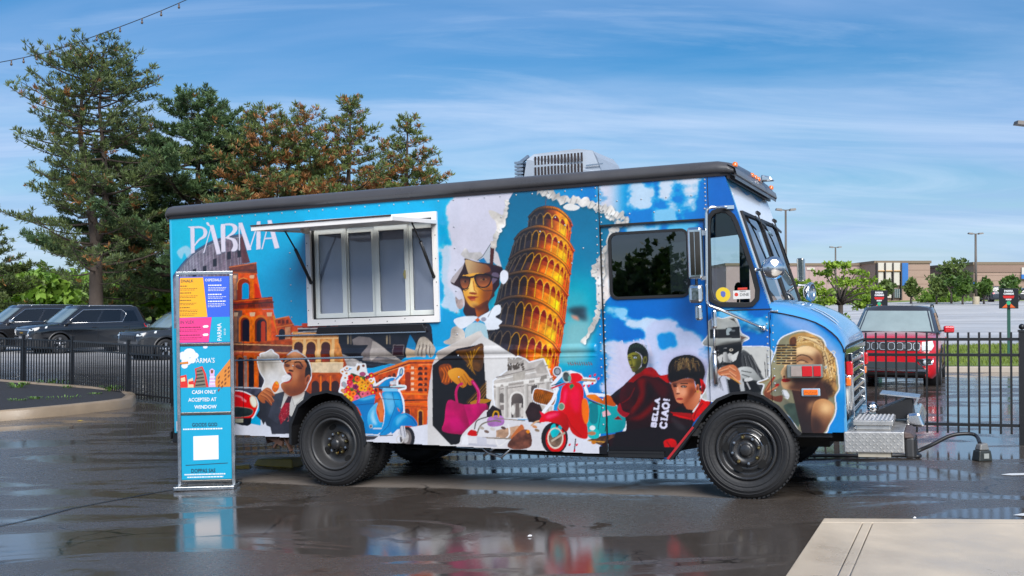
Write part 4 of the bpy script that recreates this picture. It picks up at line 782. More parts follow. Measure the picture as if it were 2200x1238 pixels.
# BELLA CIAO!  (slab capitals climbing the door)
def glyphs(txt, o, ux, uy, w, h, st, col, gap=.24, serif=True):
    """stroke capitals in a unit box (x along ux, y up along uy)"""
    G = {'B': [[(0, 0), (0, 1)], [(0, 1), (.75, 1), (.85, .78), (.7, .54), (0, .54)], [(.7, .54), (.95, .3), (.8, 0), (0, 0)]], 'E': [[(.95, 1), (0, 1), (0, 0), (.95, 0)], [(0, .52), (.7, .52)]], 'L': [[(0, 1), (0, 0), (.95, 0)]], 'A': [[(0, 0), (.5, 1), (1, 0)], [(.2, .34), (.8, .34)]], 'C': [[(.95, .8), (.7, 1), (.3, 1), (0, .7), (0, .3), (.3, 0), (.7, 0), (.95, .2)]], 'I': [[(.5, 0), (.5, 1)]], 'O': [[(.3, 1), (.7, 1), (1, .7), (1, .3), (.7, 0), (.3, 0), (0, .3), (0, .7), (.3, 1)]], '!': [[(.5, .34), (.5, 1)], [(.5, 0), (.5, .1)]]}
    x = 0
    for ch in txt:
        cw = w*(.45 if ch in 'I!' else 1)
        for s in G[ch]:
            line([(o[0]+ux[0]*(x+cw*a)+uy[0]*h*b, o[1]+ux[1]*(x+cw*a)+uy[1]*h*b) for a, b in s], st, col)
        if serif and ch in 'LAI!':
            for a, b in {'L': [(0, 1), (0, 0)], 'A': [(0, 0), (1, 0)], 'I': [(.5, 0), (.5, 1)], '!': []}[ch]:
                line([(o[0]+ux[0]*(x+cw*a-w*.24)+uy[0]*h*b, o[1]+ux[1]*(x+cw*a-w*.24)+uy[1]*h*b), (o[0]+ux[0]*(x+cw*a+w*.24)+uy[0]*h*b, o[1]+ux[1]*(x+cw*a+w*.24)+uy[1]*h*b)], st*.6, col)
        x += cw+w*gap+st*.5
glyphs('BELLA', (512, 940), (.14, -.99), (-.99, -.14), 42, 42, 17, (226, 224, 240))
glyphs('CIAO!', (618, 955), (.12, -.99), (-.99, -.12), 56, 60, 19, (226, 224, 240), .2)
# ---- grey man with hat and trumpet
use(TD)
hat = crv([(135, 330), (145, 180), (160, 130), (250, 85), (340, 100), (440, 75), (500, 70), (540, 120), (570, 200), (600, 300), (700, 360), (690, 385), (620, 420), (610, 480), (660, 490), (960, 495), (1000, 530), (1040, 580), (1000, 700), (1000, 940), (880, 960), (890, 1238), (100, 1238), (110, 1080), (140, 800), (190, 560), (180, 490), (80, 465), (60, 430)], 4)
sticker(hat, 12, (196, 198, 194), nz=.08)
fill([(620, 500), (980, 505), (1000, 600), (990, 920), (880, 930), (720, 600)], (206, 206, 202)); fill(crv([(600, 560), (700, 570), (800, 700), (900, 900), (960, 1000), (880, 1200), (640, 1150), (600, 900)]), (96, 98, 98), nz=.3, nf=NM)
for p in ([(700, 590), (760, 740)], [(740, 600), (880, 850)], [(640, 580), (690, 760)], [(960, 590), (975, 900)], [(930, 700), (950, 920)]): line(p, 12, (44, 44, 46), a=.8)
fill([(240, 470), (600, 410), (600, 560), (610, 750), (500, 800), (260, 780)], (92, 92, 92)); fill([(530, 430), (605, 420), (605, 520), (560, 560)], (64, 64, 64), nz=.4); line([(545, 440), (560, 540), (600, 720)], 8, (150, 150, 150))
fill(crv([(250, 520), (330, 510), (400, 530), (520, 500), (530, 560), (420, 620), (330, 600), (260, 620)]), (40, 40, 42)); fill(crv([(350, 580), (390, 560), (430, 660), (400, 700), (350, 690)]), (190, 190, 188)); fill(crv([(410, 600), (530, 550), (500, 640), (460, 690)]), (200, 200, 198)); fill(crv([(255, 620), (345, 600), (330, 670), (310, 720)]), (206, 206, 204)); fill([(510, 600), (600, 580), (610, 760), (540, 790), (490, 730)], (52, 52, 54)); fill(ell(462, 538, 17, 16), (206, 200, 190)); fill(ell(462, 538, 8), (40, 36, 34)); fill([(250, 650), (320, 690), (340, 770), (260, 760)], (48, 48, 50)); fill(ell(390, 735, 60, 14), (40, 40, 42)); fill(ell(450, 710, 30, 34), (150, 150, 150), soft=4)
fill([(165, 245), (580, 235), (585, 370), (165, 385)], (42, 42, 44), nz=.15); fill([(385, 225), (580, 205), (585, 330), (390, 335)], (30, 30, 32)); fill(crv([(400, 240), (440, 225), (470, 250), (430, 290), (440, 320), (395, 320)]), (176, 186, 188)); fill(ell(490, 265, 30, 14), (120, 124, 126))
fill(crv([(60, 440), (150, 375), (580, 370), (690, 360), (600, 420), (420, 450), (260, 478), (100, 470)]), (186, 188, 184), g=((200, 380), (200, 470), (150, 152, 148))); line([(80, 470), (260, 480), (420, 452), (600, 418)], 7, (60, 56, 54)); fill([(585, 330), (680, 360), (600, 400)], (112, 92, 84)); fill([(430, 95), (500, 90), (540, 170), (510, 140)], (84, 80, 78)); fill([(170, 130), (260, 100), (250, 240), (165, 245)], (214, 214, 210), a=.6)
fill([(100, 1040), (160, 960), (320, 890), (400, 900), (440, 1140), (230, 1238), (120, 1238)], (206, 208, 218))
for i in range(12): line([(330-i*3, 905+i*2), (180+i*16, 1000+i*10)], 6, (84, 86, 92), a=.6)
fill([(440, 920), (580, 1000), (620, 1150), (470, 1150)], (36, 36, 40)); fill([(380, 910), (430, 960), (480, 1150), (420, 1150)], (150, 154, 162))
fill(crv([(540, 800), (600, 770), (760, 790), (860, 900), (900, 960), (800, 960), (720, 920), (650, 940), (600, 900)]), (196, 198, 194), nz=.1); line([(600, 830), (760, 860)], 10, (70, 70, 72)); line([(610, 880), (740, 920)], 10, (60, 60, 62)); fill(crv([(640, 940), (720, 915), (770, 950), (660, 980)]), (206, 206, 202)); fill([(640, 980), (800, 970), (860, 1100), (700, 1140)], (48, 48, 52)); fill([(590, 880), (640, 960), (660, 1130), (600, 1130), (580, 960)], (176, 178, 176))
fill(crv([(275, 860), (300, 800), (400, 760), (480, 745), (560, 800), (590, 900), (580, 960), (480, 930), (400, 880), (320, 880)]), (190, 122, 92), nz=.15)
for p in ([(290, 830), (410, 790)], [(310, 875), (420, 860), (570, 990)], [(420, 770), (500, 820)], [(420, 830), (500, 900)]): line(p, 22, (214, 154, 120)); line([(a, b+13) for a, b in p], 6, (96, 52, 40))
line([(430, 900), (590, 1000)], 12, (206, 156, 90))
# stronger light and shade on the hat man
use(TJ)
fill(crv([(968, 362), (1060, 345), (1168, 328), (1172, 400), (1120, 424), (1085, 412), (1040, 404), (1000, 432), (972, 428)]), (20, 20, 22)); fill([(972, 425), (1000, 432), (1030, 440), (1025, 500), (980, 560), (968, 500)], (40, 40, 43)); fill([(1110, 420), (1172, 398), (1180, 470), (1170, 560), (1110, 560), (1090, 500)], (38, 38, 41))
fill([(1034, 408), (1060, 404), (1078, 468), (1066, 482), (1040, 480), (1028, 466)], (198, 198, 196), g=((1034, 440), (1078, 440), (110, 110, 110))); fill([(984, 440), (1028, 428), (1020, 478), (1004, 490)], (208, 208, 206)); fill([(1088, 436), (1152, 396), (1132, 462), (1104, 480)], (216, 216, 214)); fill(ell(1093, 386, 14, 10), (214, 206, 194)); fill(ell(1094, 386, 6, 7), (24, 20, 20)); fill([(1030, 486), (1100, 486), (1096, 506), (1030, 508)], (26, 26, 28)); line([(1036, 374), (1058, 372)], 5, (150, 150, 150)); fill(crv([(1040, 330), (1150, 318), (1180, 300), (1180, 335), (1060, 350), (960, 368)]), (60, 58, 56), soft=3, a=.8)
fill(crv([(1175, 410), (1230, 420), (1290, 500), (1330, 600), (1380, 640), (1340, 720), (1200, 720), (1180, 560)]), (66, 67, 68), nz=.4, nf=NM)
for p in ([(1215, 430), (1250, 520)], [(1235, 440), (1320, 560)], [(1190, 430), (1210, 540)], [(1260, 470), (1300, 590)]): line(p, 8, (26, 26, 28)); line([(a+9, b) for a, b in p], 4, (150, 150, 150), a=.7)
fill(crv([(1140, 540), (1180, 518), (1250, 525), (1300, 580), (1330, 625), (1270, 620), (1230, 600), (1200, 612), (1170, 590)]), (206, 208, 206), g=((1180, 520), (1290, 620), (150, 152, 150))); line([(1172, 548), (1250, 562)], 7, (50, 50, 52)); line([(1176, 576), (1236, 596)], 7, (50, 50, 52)); fill(crv([(1196, 612), (1240, 600), (1262, 618), (1206, 632)]), (212, 212, 210)); fill([(1190, 632), (1280, 630), (1330, 710), (1210, 720)], (24, 24, 26)); line([(1215, 640), (1240, 690)], 8, (196, 196, 196)); fill([(1060, 610), (1150, 640), (1170, 720), (1080, 720)], (24, 24, 28)); fill([(1160, 600), (1190, 640), (1200, 720), (1170, 720), (1155, 640)], (190, 192, 192))
fill(crv([(995, 575), (1010, 530), (1060, 508), (1110, 502), (1150, 540), (1165, 590), (1160, 625), (1100, 610), (1050, 590), (1015, 585)]), (196, 128, 98), nz=.1)
for p in ([(1004, 552), (1072, 530)], [(1014, 580), (1080, 572), (1156, 640)], [(1078, 516), (1126, 546)], [(1080, 552), (1130, 590)]): line(p, 13, (222, 164, 132)); line([(a, b+8) for a, b in p], 4, (90, 46, 36))
line([(1090, 598), (1168, 650)], 7, (206, 156, 90))
# ---- blonde woman on the fender
bl = crv([(1440, 400), (1470, 312), (1540, 268), (1640, 240), (1720, 264), (1790, 295), (1818, 335), (1832, 382), (1890, 432), (1914, 520), (1922, 620), (1926, 690), (1896, 745), (1902, 830), (1890, 900), (1850, 970), (1812, 1034), (1640, 1032), (1560, 910), (1430, 810), (1338, 735), (1352, 655), (1300, 640), (1388, 602), (1402, 500)], 4)
sticker(bl, 9, (152, 148, 124), nz=.18, nf=NM)
fill([(1400, 640), (1480, 600), (1500, 760), (1560, 800), (1640, 1032), (1540, 900), (1430, 810)], (126, 124, 108), nz=.2, nf=NM); fill(crv([(1500, 820), (1600, 810), (1620, 980), (1560, 920)]), (70, 84, 76), nz=.2)
fill(crv([(1548, 352), (1548, 290), (1600, 262), (1680, 252), (1760, 288), (1820, 350), (1880, 430), (1905, 530), (1905, 640), (1915, 690), (1880, 750), (1820, 740), (1790, 650), (1820, 520), (1790, 430), (1740, 380), (1660, 352), (1600, 372)], 4), (196, 158, 108), nz=.3, nf=NM)
r4 = np.random.default_rng(4)
for i in range(70):
    t = r4.random(); o = r4.random()
    P_ = [(1556+150*o, 345-60*o+14*t), (1620+120*t, 276+50*t), (1740+70*o, 310+70*t), (1800+60*t, 400+60*o), (1830+60*t, 520+100*o)]
    line(crv(P_[:3] if i % 2 else P_[1:], 5, False), 4.5, [(250, 232, 192), (222, 190, 138), (160, 118, 74), (92, 60, 40), (240, 214, 168)][i % 5], a=.75)
for i in range(46):
    x, y = 1772+120*r4.random(), 400+340*r4.random()
    line(crv([(x-16, y+4), (x-2, y-13), (x+15, y-2), (x+8, y+13)], 4, False), 6, [(248, 228, 186), (214, 178, 126), (128, 88, 56), (74, 46, 34)][i % 4 if y < 620 else 2+i % 2], a=.8)
fill(crv([(1800, 620), (1850, 640), (1890, 700), (1860, 756), (1800, 740), (1770, 690)]), (44, 26, 24), soft=5, a=.85); fill(ell(1893, 655, 14, 26), (180, 140, 100), soft=2)
fill(crv([(1548, 352), (1552, 300), (1590, 285), (1600, 330), (1580, 366)]), (96, 60, 40), nz=.3)
fill([(1560, 690), (1720, 600), (1800, 640), (1850, 770), (1740, 800), (1730, 1032), (1640, 1032), (1600, 860)], (74, 46, 38), g=((1760, 760), (1620, 950), (44, 32, 32)), nz=.1)
fc = crv([(1480, 640), (1492, 604), (1478, 566), (1500, 524), (1520, 470), (1560, 416), (1606, 372), (1680, 356), (1750, 378), (1795, 440), (1800, 560), (1760, 660), (1680, 704), (1570, 698), (1502, 682)])
fill(fc, (244, 214, 174), g=((1560, 430), (1780, 660), (164, 112, 84)))
fill(crv([(1620, 370), (1700, 366), (1760, 410), (1720, 440), (1640, 430), (1600, 410)]), (248, 222, 182), soft=6, a=.8); fill(crv([(1560, 600), (1700, 590), (1800, 600), (1760, 668), (1680, 706), (1570, 700), (1530, 672), (1580, 650)]), (70, 42, 34), soft=5, a=.85); fill(crv([(1740, 420), (1800, 440), (1800, 600), (1750, 600)]), (96, 58, 42), soft=7, a=.8); fill(crv([(1600, 430), (1720, 430), (1720, 480), (1600, 490)]), (130, 84, 60), soft=5, a=.7)
line(crv([(1596, 440), (1640, 424), (1690, 436), (1724, 466)], 5, False), 9, (58, 34, 26)); line(crv([(1604, 478), (1640, 464), (1690, 486)], 5, False), 7, (36, 20, 18)); fill(ell(1640, 480, 26, 7), (214, 176, 140)); fill(crv([(1480, 560), (1502, 520), (1530, 520), (1540, 590), (1500, 602)]), (226, 190, 150)); fill(ell(1504, 594, 9, 9), (120, 44, 38)); line([(1540, 520), (1548, 590)], 8, (150, 100, 74), a=.6)
fill(crv([(1484, 616), (1510, 606), (1556, 618), (1535, 634), (1498, 636)]), (184, 20, 26)); line([(1486, 619), (1552, 621)], 3, (86, 6, 12)); fill(ell(1518, 664, 22, 13), (222, 182, 142), soft=4, a=.8)
fill(crv([(1720, 850), (1745, 785), (1810, 765), (1880, 800), (1892, 860), (1850, 960), (1806, 1032), (1730, 1030), (1712, 940)]), (202, 152, 112), g=((1800, 800), (1740, 1010), (84, 52, 42)), nz=.08); fill(ell(1828, 838, 46, 44), (246, 214, 170), soft=9, a=.9); fill(crv([(1716, 900), (1780, 930), (1800, 1000), (1730, 1030)]), (50, 34, 32), soft=7, a=.8); fill([(1690, 800), (1760, 770), (1690, 880)], (196, 150, 114), a=.8, soft=5)
for i in range(8):
    y = 344+i*20; xs_ = [(1444, 1516), (1524, 1600)] if i % 2 == 0 else [(1444, 1478), (1486, 1556), (1564, 1600)]
    for a, b in xs_: fill([(a, y), (b, y), (b, y+13), (a, y+13)], (40, 20, 20)); line([(a, y+15.5), (b, y+15.5)], 3, (226, 190, 130))
fill(crv([(1345, 720), (1372, 660), (1400, 620), (1428, 588), (1434, 604), (1412, 640), (1390, 700), (1440, 662), (1466, 662), (1400, 720), (1430, 745), (1490, 740), (1480, 790), (1410, 775), (1365, 755)]), (150, 92, 70), g=((1380, 640), (1440, 780), (104, 60, 48))); line([(1402, 622), (1430, 592)], 9, (150, 34, 32)); fill(ell(1450, 658, 17, 10, -20), (166, 30, 32)); line([(1314, 640), (1384, 618)], 11, (150, 128, 96)); line([(1372, 712), (1450, 672)], 9, (206, 148, 116)); line([(1362, 700), (1400, 640)], 6, (196, 138, 106))
fill(crv([(1488, 700), (1520, 700), (1545, 740), (1530, 768), (1498, 740)]), (226, 228, 230)); line(crv([(1492, 705), (1505, 745), (1535, 750)], 5, False), 5, (110, 110, 116)); fill(ell(1828, 520, 9, 12), (206, 216, 216)); fill(ell(1829, 520, 4, 6), (70, 80, 80))
# ---- PARMA word mark
use(TG)
WH = (232, 226, 236)
def wm(*polys):
    for p in polys: fill([(a+3, b+3) for a, b in p], (10, 90, 130), a=.35, soft=2)
    for p in polys: fill(p, WH)
wm([(178, 88), (218, 84), (222, 335), (184, 348)], [(150, 80), (218, 74), (218, 90), (180, 96)],
   crv([(218, 78), (280, 76), (332, 100), (345, 140), (325, 185), (270, 215), (222, 270), (218, 258), (256, 205), (300, 170), (308, 130), (290, 95), (218, 92)], 3),
   [(368, 66), (408, 64), (480, 345), (438, 352)], [(378, 90), (384, 92), (316, 338), (304, 338)], crv([(335, 40), (355, 38), (368, 60), (372, 74), (350, 66)], 3),
   [(478, 56), (522, 52), (524, 325), (484, 330)], crv([(522, 50), (590, 48), (636, 72), (640, 110), (610, 150), (560, 180), (620, 200), (645, 250), (640, 300), (618, 320), (580, 318), (600, 270), (585, 215), (530, 195), (525, 185), (580, 140), (600, 100), (580, 68), (522, 64)], 3),
   [(652, 42), (690, 38), (780, 306), (738, 312)], [(655, 60), (664, 60), (668, 312), (658, 312)],
   [(834, 30), (870, 26), (870, 300), (828, 304)], [(838, 50), (846, 60), (770, 300), (758, 300)],
   [(938, 18), (978, 14), (1056, 288), (1010, 294)], [(944, 44), (952, 50), (890, 302), (878, 302)], [(912, 190), (990, 186), (992, 196), (910, 202)])
use(T0)
fill(TC([(-60, 1140), (700, 1150), (760, 1260), (-60, 1260)]), (20, 16, 18))
CV *= (1+(_fbm(PH, PW, 5, 3, 21)-.5)[..., None]*.05+(NM-.5)[..., None]*.07)
PAINT = np.clip(CV, 0, 1)
# ================================================================ ground
def wet_asphalt():
    m = bpy.data.materials.new('wet_asphalt'); m.use_nodes = True; t = m.node_tree; L = t.links; p = t.nodes['Principled BSDF']
    c = N(t, 'ShaderNodeTexCoord'); P = c.outputs['Object']
    def noise(sc, det=5, ro=.55, vec=P, dist=0):
        n = N(t, 'ShaderNodeTexNoise'); n.inputs['Scale'].default_value = sc; n.inputs['Detail'].default_value = det; n.inputs['Roughness'].default_value = ro; n.inputs['Distortion'].default_value = dist; L.new(vec, n.inputs['Vector']); return n.outputs['Fac']
    def ramp(v, a, b, lo=0.0, hi=1.0):
        n = N(t, 'ShaderNodeMapRange', interpolation_type='SMOOTHSTEP'); n.inputs['From Min'].default_value = a; n.inputs['From Max'].default_value = b; n.inputs['To Min'].default_value = lo; n.inputs['To Max'].default_value = hi; L.new(v, n.inputs['Value']); return n.outputs[0]
    # truck-aligned coordinates for the sheltered dry strip
    mp = N(t, 'ShaderNodeMapping', vector_type='TEXTURE'); mp.inputs['Location'].default_value = (1.971, 9.170, 0); mp.inputs['Rotation'].default_value = (0, 0, -YAW); L.new(P, mp.inputs[0])
    sp = N(t, 'ShaderNodeSeparateXYZ'); L.new(mp.outputs[0], sp.inputs[0])
    wob = math_(t, 'MULTIPLY', math_(t, 'SUBTRACT', noise(1.1, 5), .5), .30)
    yl = math_(t, 'ADD', sp.outputs[1], wob)
    dry = math_(t, 'MULTIPLY', ramp(yl, .02, .10), ramp(yl, 1.05, .55))
    dry = math_(t, 'MULTIPLY', dry, math_(t, 'MULTIPLY', ramp(sp.outputs[0], -5.6, -5.0), ramp(sp.outputs[0], .5, -.4)))
    sp0 = N(t, 'ShaderNodeSeparateXYZ'); L.new(P, sp0.inputs[0])
    # water: broad sheets and streaks
    mp2 = N(t, 'ShaderNodeMapping'); mp2.inputs['Scale'].default_value = (.5, 1.3, 1); mp2.inputs['Rotation'].default_value = (0, 0, .25); L.new(P, mp2.inputs[0])
    pud = ramp(noise(.62, 8, .66, mp2.outputs[0], .9), .465, .535)
    near = ramp(sp0.outputs[1], 9.5, 7.0)                         # rougher, thinner film on the apron near the walk
    grain = noise(160, 3, .6); mid = noise(9, 6, .65)
    rough = math_(t, 'ADD', ramp(pud, 0, 1, .27, .04), math_(t, 'MULTIPLY', math_(t, 'SUBTRACT', mid, .5), .10))
    rough = math_(t, 'ADD', rough, math_(t, 'MULTIPLY', dry, .34), True)
    rough = math_(t, 'ADD', rough, math_(t, 'MULTIPLY', ramp(sp0.outputs[1], 24, 44), .38), True)
    L.new(rough, p.inputs['Roughness'])
    mx = N(t, 'ShaderNodeMix', data_type='RGBA'); mx.inputs['A'].default_value = (.034, .028, .024, 1); mx.inputs['B'].default_value = (.10, .083, .070, 1)
    L.new(math_(t, 'ADD', math_(t, 'MULTIPLY', mid, .55), math_(t, 'MULTIPLY', noise(90, 3, .7), .45)), mx.inputs['Factor'])
    # speckle of pale stones
    vo = N(t, 'ShaderNodeTexVoronoi'); vo.inputs['Scale'].default_value = 34; L.new(P, vo.inputs['Vector'])
    spk = math_(t, 'MULTIPLY', math_(t, 'LESS_THAN', vo.outputs['Distance'], .13), math_(t, 'GREATER_THAN', noise(60, 2), .60))
    mx3 = N(t, 'ShaderNodeMix', data_type='RGBA'); mx3.inputs['B'].default_value = (.20, .17, .13, 1); L.new(math_(t, 'MULTIPLY', spk, .8), mx3.inputs['Factor']); L.new(mx.outputs['Result'], mx3.inputs['A'])
    mx2 = N(t, 'ShaderNodeMix', data_type='RGBA'); mx2.inputs['B'].default_value = (.17, .145, .125, 1); L.new(dry, mx2.inputs['Factor']); L.new(mx3.outputs['Result'], mx2.inputs['A'])
    wv = N(t, 'ShaderNodeVectorMath', operation='ADD'); nz_ = N(t, 'ShaderNodeTexNoise'); nz_.inputs['Scale'].default_value = 2.2; nz_.inputs['Detail'].default_value = 4; L.new(P, nz_.inputs['Vector']); sc_ = N(t, 'ShaderNodeVectorMath', operation='SCALE'); sc_.inputs['Scale'].default_value = .35; L.new(nz_.outputs['Color'], sc_.inputs[0]); L.new(P, wv.inputs[0]); L.new(sc_.outputs[0], wv.inputs[1])
    vc_ = N(t, 'ShaderNodeTexVoronoi', feature='DISTANCE_TO_EDGE'); vc_.inputs['Scale'].default_value = .85; L.new(wv.outputs[0], vc_.inputs['Vector'])
    crk = math_(t, 'MULTIPLY', ramp(vc_.outputs['Distance'], .013, .004), ramp(noise(.45, 3), .50, .58))
    vd_ = N(t, 'ShaderNodeTexVoronoi', feature='DISTANCE_TO_EDGE'); vd_.inputs['Scale'].default_value = 7.0; L.new(wv.outputs[0], vd_.inputs['Vector'])
    crk = math_(t, 'ADD', crk, math_(t, 'MULTIPLY', ramp(vd_.outputs['Distance'], .05, .015), ramp(noise(.8, 4), .60, .66)), True)
    mxk = N(t, 'ShaderNodeMix', data_type='RGBA'); mxk.inputs['B'].default_value = (.008, .007, .007, 1); L.new(math_(t, 'MULTIPLY', crk, .85), mxk.inputs['Factor']); L.new(mx2.outputs['Result'], mxk.inputs['A']); mx2 = mxk
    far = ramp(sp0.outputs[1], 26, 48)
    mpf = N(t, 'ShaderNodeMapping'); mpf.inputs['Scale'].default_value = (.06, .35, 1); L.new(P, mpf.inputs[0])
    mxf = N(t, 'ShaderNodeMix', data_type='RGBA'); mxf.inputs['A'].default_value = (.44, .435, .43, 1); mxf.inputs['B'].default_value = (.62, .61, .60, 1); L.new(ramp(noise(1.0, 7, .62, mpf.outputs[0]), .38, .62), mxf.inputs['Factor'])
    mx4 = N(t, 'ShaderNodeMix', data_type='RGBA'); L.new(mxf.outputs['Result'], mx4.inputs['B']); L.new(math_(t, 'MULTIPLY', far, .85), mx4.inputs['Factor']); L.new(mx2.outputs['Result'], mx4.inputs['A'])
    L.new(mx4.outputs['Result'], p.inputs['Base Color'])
    p.inputs['IOR'].default_value = 1.5; L.new(ramp(sp0.outputs[1], 24, 44, .5, .12), p.inputs['Specular IOR Level'])
    b = N(t, 'ShaderNodeBump'); b.inputs['Distance'].default_value = .004
    L.new(ramp(pud, 0, 1, .42, .05), b.inputs['Strength'])
    h = math_(t, 'ADD', grain, math_(t, 'MULTIPLY', noise(45, 4), 1.2)); L.new(h, b.inputs['Height'])
    L.new(b.outputs[0], p.inputs['Normal'])
    return m
xs = sorted(set([-900, -500, -300, -200, -140, -100, -70]+list(np.arange(-50, 51, 1.0))+[70, 100, 140, 200, 300, 500, 900]))
ys = sorted(set([-60, -30, -15]+list(np.arange(-8, 60, 1.0))+[70, 80, 90, 100, 110, 120, 130, 140, 150, 200, 300, 500, 900, 1500, 3000]))
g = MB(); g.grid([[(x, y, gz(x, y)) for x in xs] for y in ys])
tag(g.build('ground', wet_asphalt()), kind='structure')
def drape(name, poly, m, dz, step=1.0, smooth_=True):
    """flat sheet following the ground inside a convex-ish polygon fan"""
    b = MB(); n = len(poly); cx = sum(p[0] for p in poly)/n; cy = sum(p[1] for p in poly)/n
    rows = []
    for k in range(9):
        t = k/8; rows.append([(cx+(p[0]-cx)*t, cy+(p[1]-cy)*t, gz(cx+(p[0]-cx)*t, cy+(p[1]-cy)*t)+dz) for p in poly])
    b.grid(rows, smooth_, True); return b.build(name, m)
# concrete pad at the lower corner, scored into slabs
concrete = mat('pad_concrete', (.52, .43, .32), .42, var=.38, scale=1.1, bump=.16, bscale=90, rvar=.24)
pc = on_ground(1770, 1117); pl = on_ground(1690, 1238); pr_ = on_ground(2330, 1117)
ax = (pr_-pc); ax.z = 0; ax.normalize(); ay = (pl-pc); ay.z = 0; ay.normalize()
zp = pc.z
pad = tag(empty('concrete_pad', (pc.x, pc.y, zp)), kind='structure')
def slab(a0, a1, b0, b1, m=concrete, top=.012):
    q = [ax*a0+ay*b0, ax*a1+ay*b0, ax*a1+ay*b1, ax*a0+ay*b1]
    b = MB(); b.hexa([(p.x, p.y, -.06) for p in q]+[(p.x, p.y, top) for p in q]); return b.build('slab', m, pad, bevel=.006)
slab(0, 5.2, 0, .16); slab(0, .30, .166, 5); slab(.306, .372, .166, 5)
slab(.378, 2.03, .166, 5); slab(2.036, 5.2, .166, 5)
# painted bay ticks by the gate
paint_w = mat('road_paint', (.70, .70, .68), .4, var=.18, scale=12)
for u0, u1, v in ((2150, 2230, 1021), (2176, 2240, 1108)):
    a, b_ = on_ground(u0, v), on_ground(u1, v-2); d = (b_-a).normalized(); n_ = Vector((-d.y, d.x, 0))*.055
    q = MB(); pts = [a+d*.08-n_, b_-n_, b_+n_, a+d*.12+n_, a]
    q.add([(p.x, p.y, gz(p.x, p.y)+.005) for p in pts], [(0, 1, 2, 3, 4)]); tag(q.build('road_marking', paint_w), kind='structure')
# faded bay lines on the far lot
for i in range(9):
    y = 52+i*7.5
    for k in range(2):
        x0_ = 20+k*22+i*2.2; q = MB(); q.add([(x, yy_, gz(x, yy_)+.02) for x, yy_ in ((x0_, y), (x0_+9, y+.5), (x0_+9, y+.68), (x0_, y+.18))], [(0, 1, 2, 3)]); tag(q.build('road_marking', mat('faded_paint', (.60, .60, .57), .6, var=.2, scale=3)), kind='structure')
# sealed crack across the apron
ck = MB(); path = [on_ground(u, v) for u, v in ((-40, 1140), (60, 1118), (160, 1092), (250, 1075), (330, 1060), (420, 1045), (520, 1030))]
for i, (a, b_) in enumerate(zip(path, path[1:])):
    d = (b_-a).normalized(); n_ = Vector((-d.y, d.x, 0))*(.014+.006*(i % 2)); ck.add([(p.x, p.y, gz(p.x, p.y)+.004) for p in (a-n_, b_-n_, b_+n_, a+n_)], [(0, 1, 2, 3)])
tag(ck.build('crack_sealant', mat('sealant', (.012, .011, .011), .35)), kind='structure')
# grass
def grass_mat(name, c1, c2):
    if name in MATS: return MATS[name]
    m = mat(name, c1, .75, var=.0); t = m.node_tree; p = t.nodes['Principled BSDF']; c = N(t, 'ShaderNodeTexCoord')
    n = N(t, 'ShaderNodeTexNoise'); n.inputs['Scale'].default_value = 1.4; n.inputs['Detail'].default_value = 10; n.inputs['Roughness'].default_value = .75; t.links.new(c.outputs['Object'], n.inputs['Vector'])
    r = N(t, 'ShaderNodeMix', data_type='RGBA'); r.inputs['A'].default_value = (*c1, 1); r.inputs['B'].default_value = (*c2, 1); t.links.new(n.outputs['Fac'], r.inputs['Factor']); t.links.new(r.outputs['Result'], p.inputs['Base Color']); return m
lawn_m = grass_mat('lawn', (.10, .16, .025), (.22, .27, .04))
def lawn(poly, name='lawn', m=lawn_m, dz=.09, blades=0, h=.07, spread=1.0):
    o = tag(drape(name, poly, m, dz), kind='structure')
    if blades:
        b = MB(); r = random.Random(len(poly)*7+int(abs(poly[0][0])*10)); n = len(poly); cx = sum(p[0] for p in poly)/n; cy = sum(p[1] for p in poly)/n
        for _ in range(blades):
            i = r.randrange(n); t, q = r.random(), math.sqrt(r.random()); a, c = poly[i], poly[(i+1) % n]
            x = cx+((a[0]*(1-t)+c[0]*t)-cx)*q; y = cy+((a[1]*(1-t)+c[1]*t)-cy)*q; z = gz(x, y)+dz
            an = r.random()*6.28; hh = h*(.5+r.random()); w = .012*spread; lx, ly = r.uniform(-.5, .5)*hh, r.uniform(-.5, .5)*hh
            b.add([(x-w*math.cos(an), y-w*math.sin(an), z), (x+w*math.cos(an), y+w*math.sin(an), z), (x+lx, y+ly, z+hh)], [(0, 1, 2)])
        tag(b.build('grass', m), 'short bright green turf blades on the '+name.replace('_', ' '), 'grass', kind='stuff')
    return o
# verge right of the red car, with its kerb
def G2(u, v): p = on_ground(u, v); return (p.x, p.y)
vp_ = [G2(1985, 797), G2(2400, 797), G2(2400, 748), G2(2200, 748), G2(1985, 752)]
lawn(vp_, 'verge_lawn', dz=.12, blades=9000, h=.09)
kerb_m = mat('kerb_concrete', (.36, .31, .25), .55, var=.2, scale=3, bump=.15, bscale=60)
k0, k1 = G2(1975, 799), G2(2420, 799)
kb = MB(); kb.hexa([(k0[0], k0[1]-.16, gz(*k0)-.05), (k1[0], k1[1]-.16, gz(*k1)-.05), (k1[0], k1[1], gz(*k1)-.05), (k0[0], k0[1], gz(*k0)-.05), (k0[0], k0[1]-.14, gz(*k0)+.13), (k1[0], k1[1]-.14, gz(*k1)+.13), (k1[0], k1[1], gz(*k1)+.13), (k0[0], k0[1], gz(*k0)+.13)])
tag(kb.build('kerb', kerb_m, bevel=.02), kind='structure')
# lawns behind the parked cars and along the far shops
lawn([(-90, 62), (-2, 56), (-2, 84), (-90, 130)], 'park_lawn', dz=.06)
lawn([(44, 136), (120, 132), (120, 141), (44, 145)], 'shop_lawn', dz=.12)
lawn([(-2, 60), (8, 64), (30, 150), (-6, 150)], 'far_lawn', dz=.05)
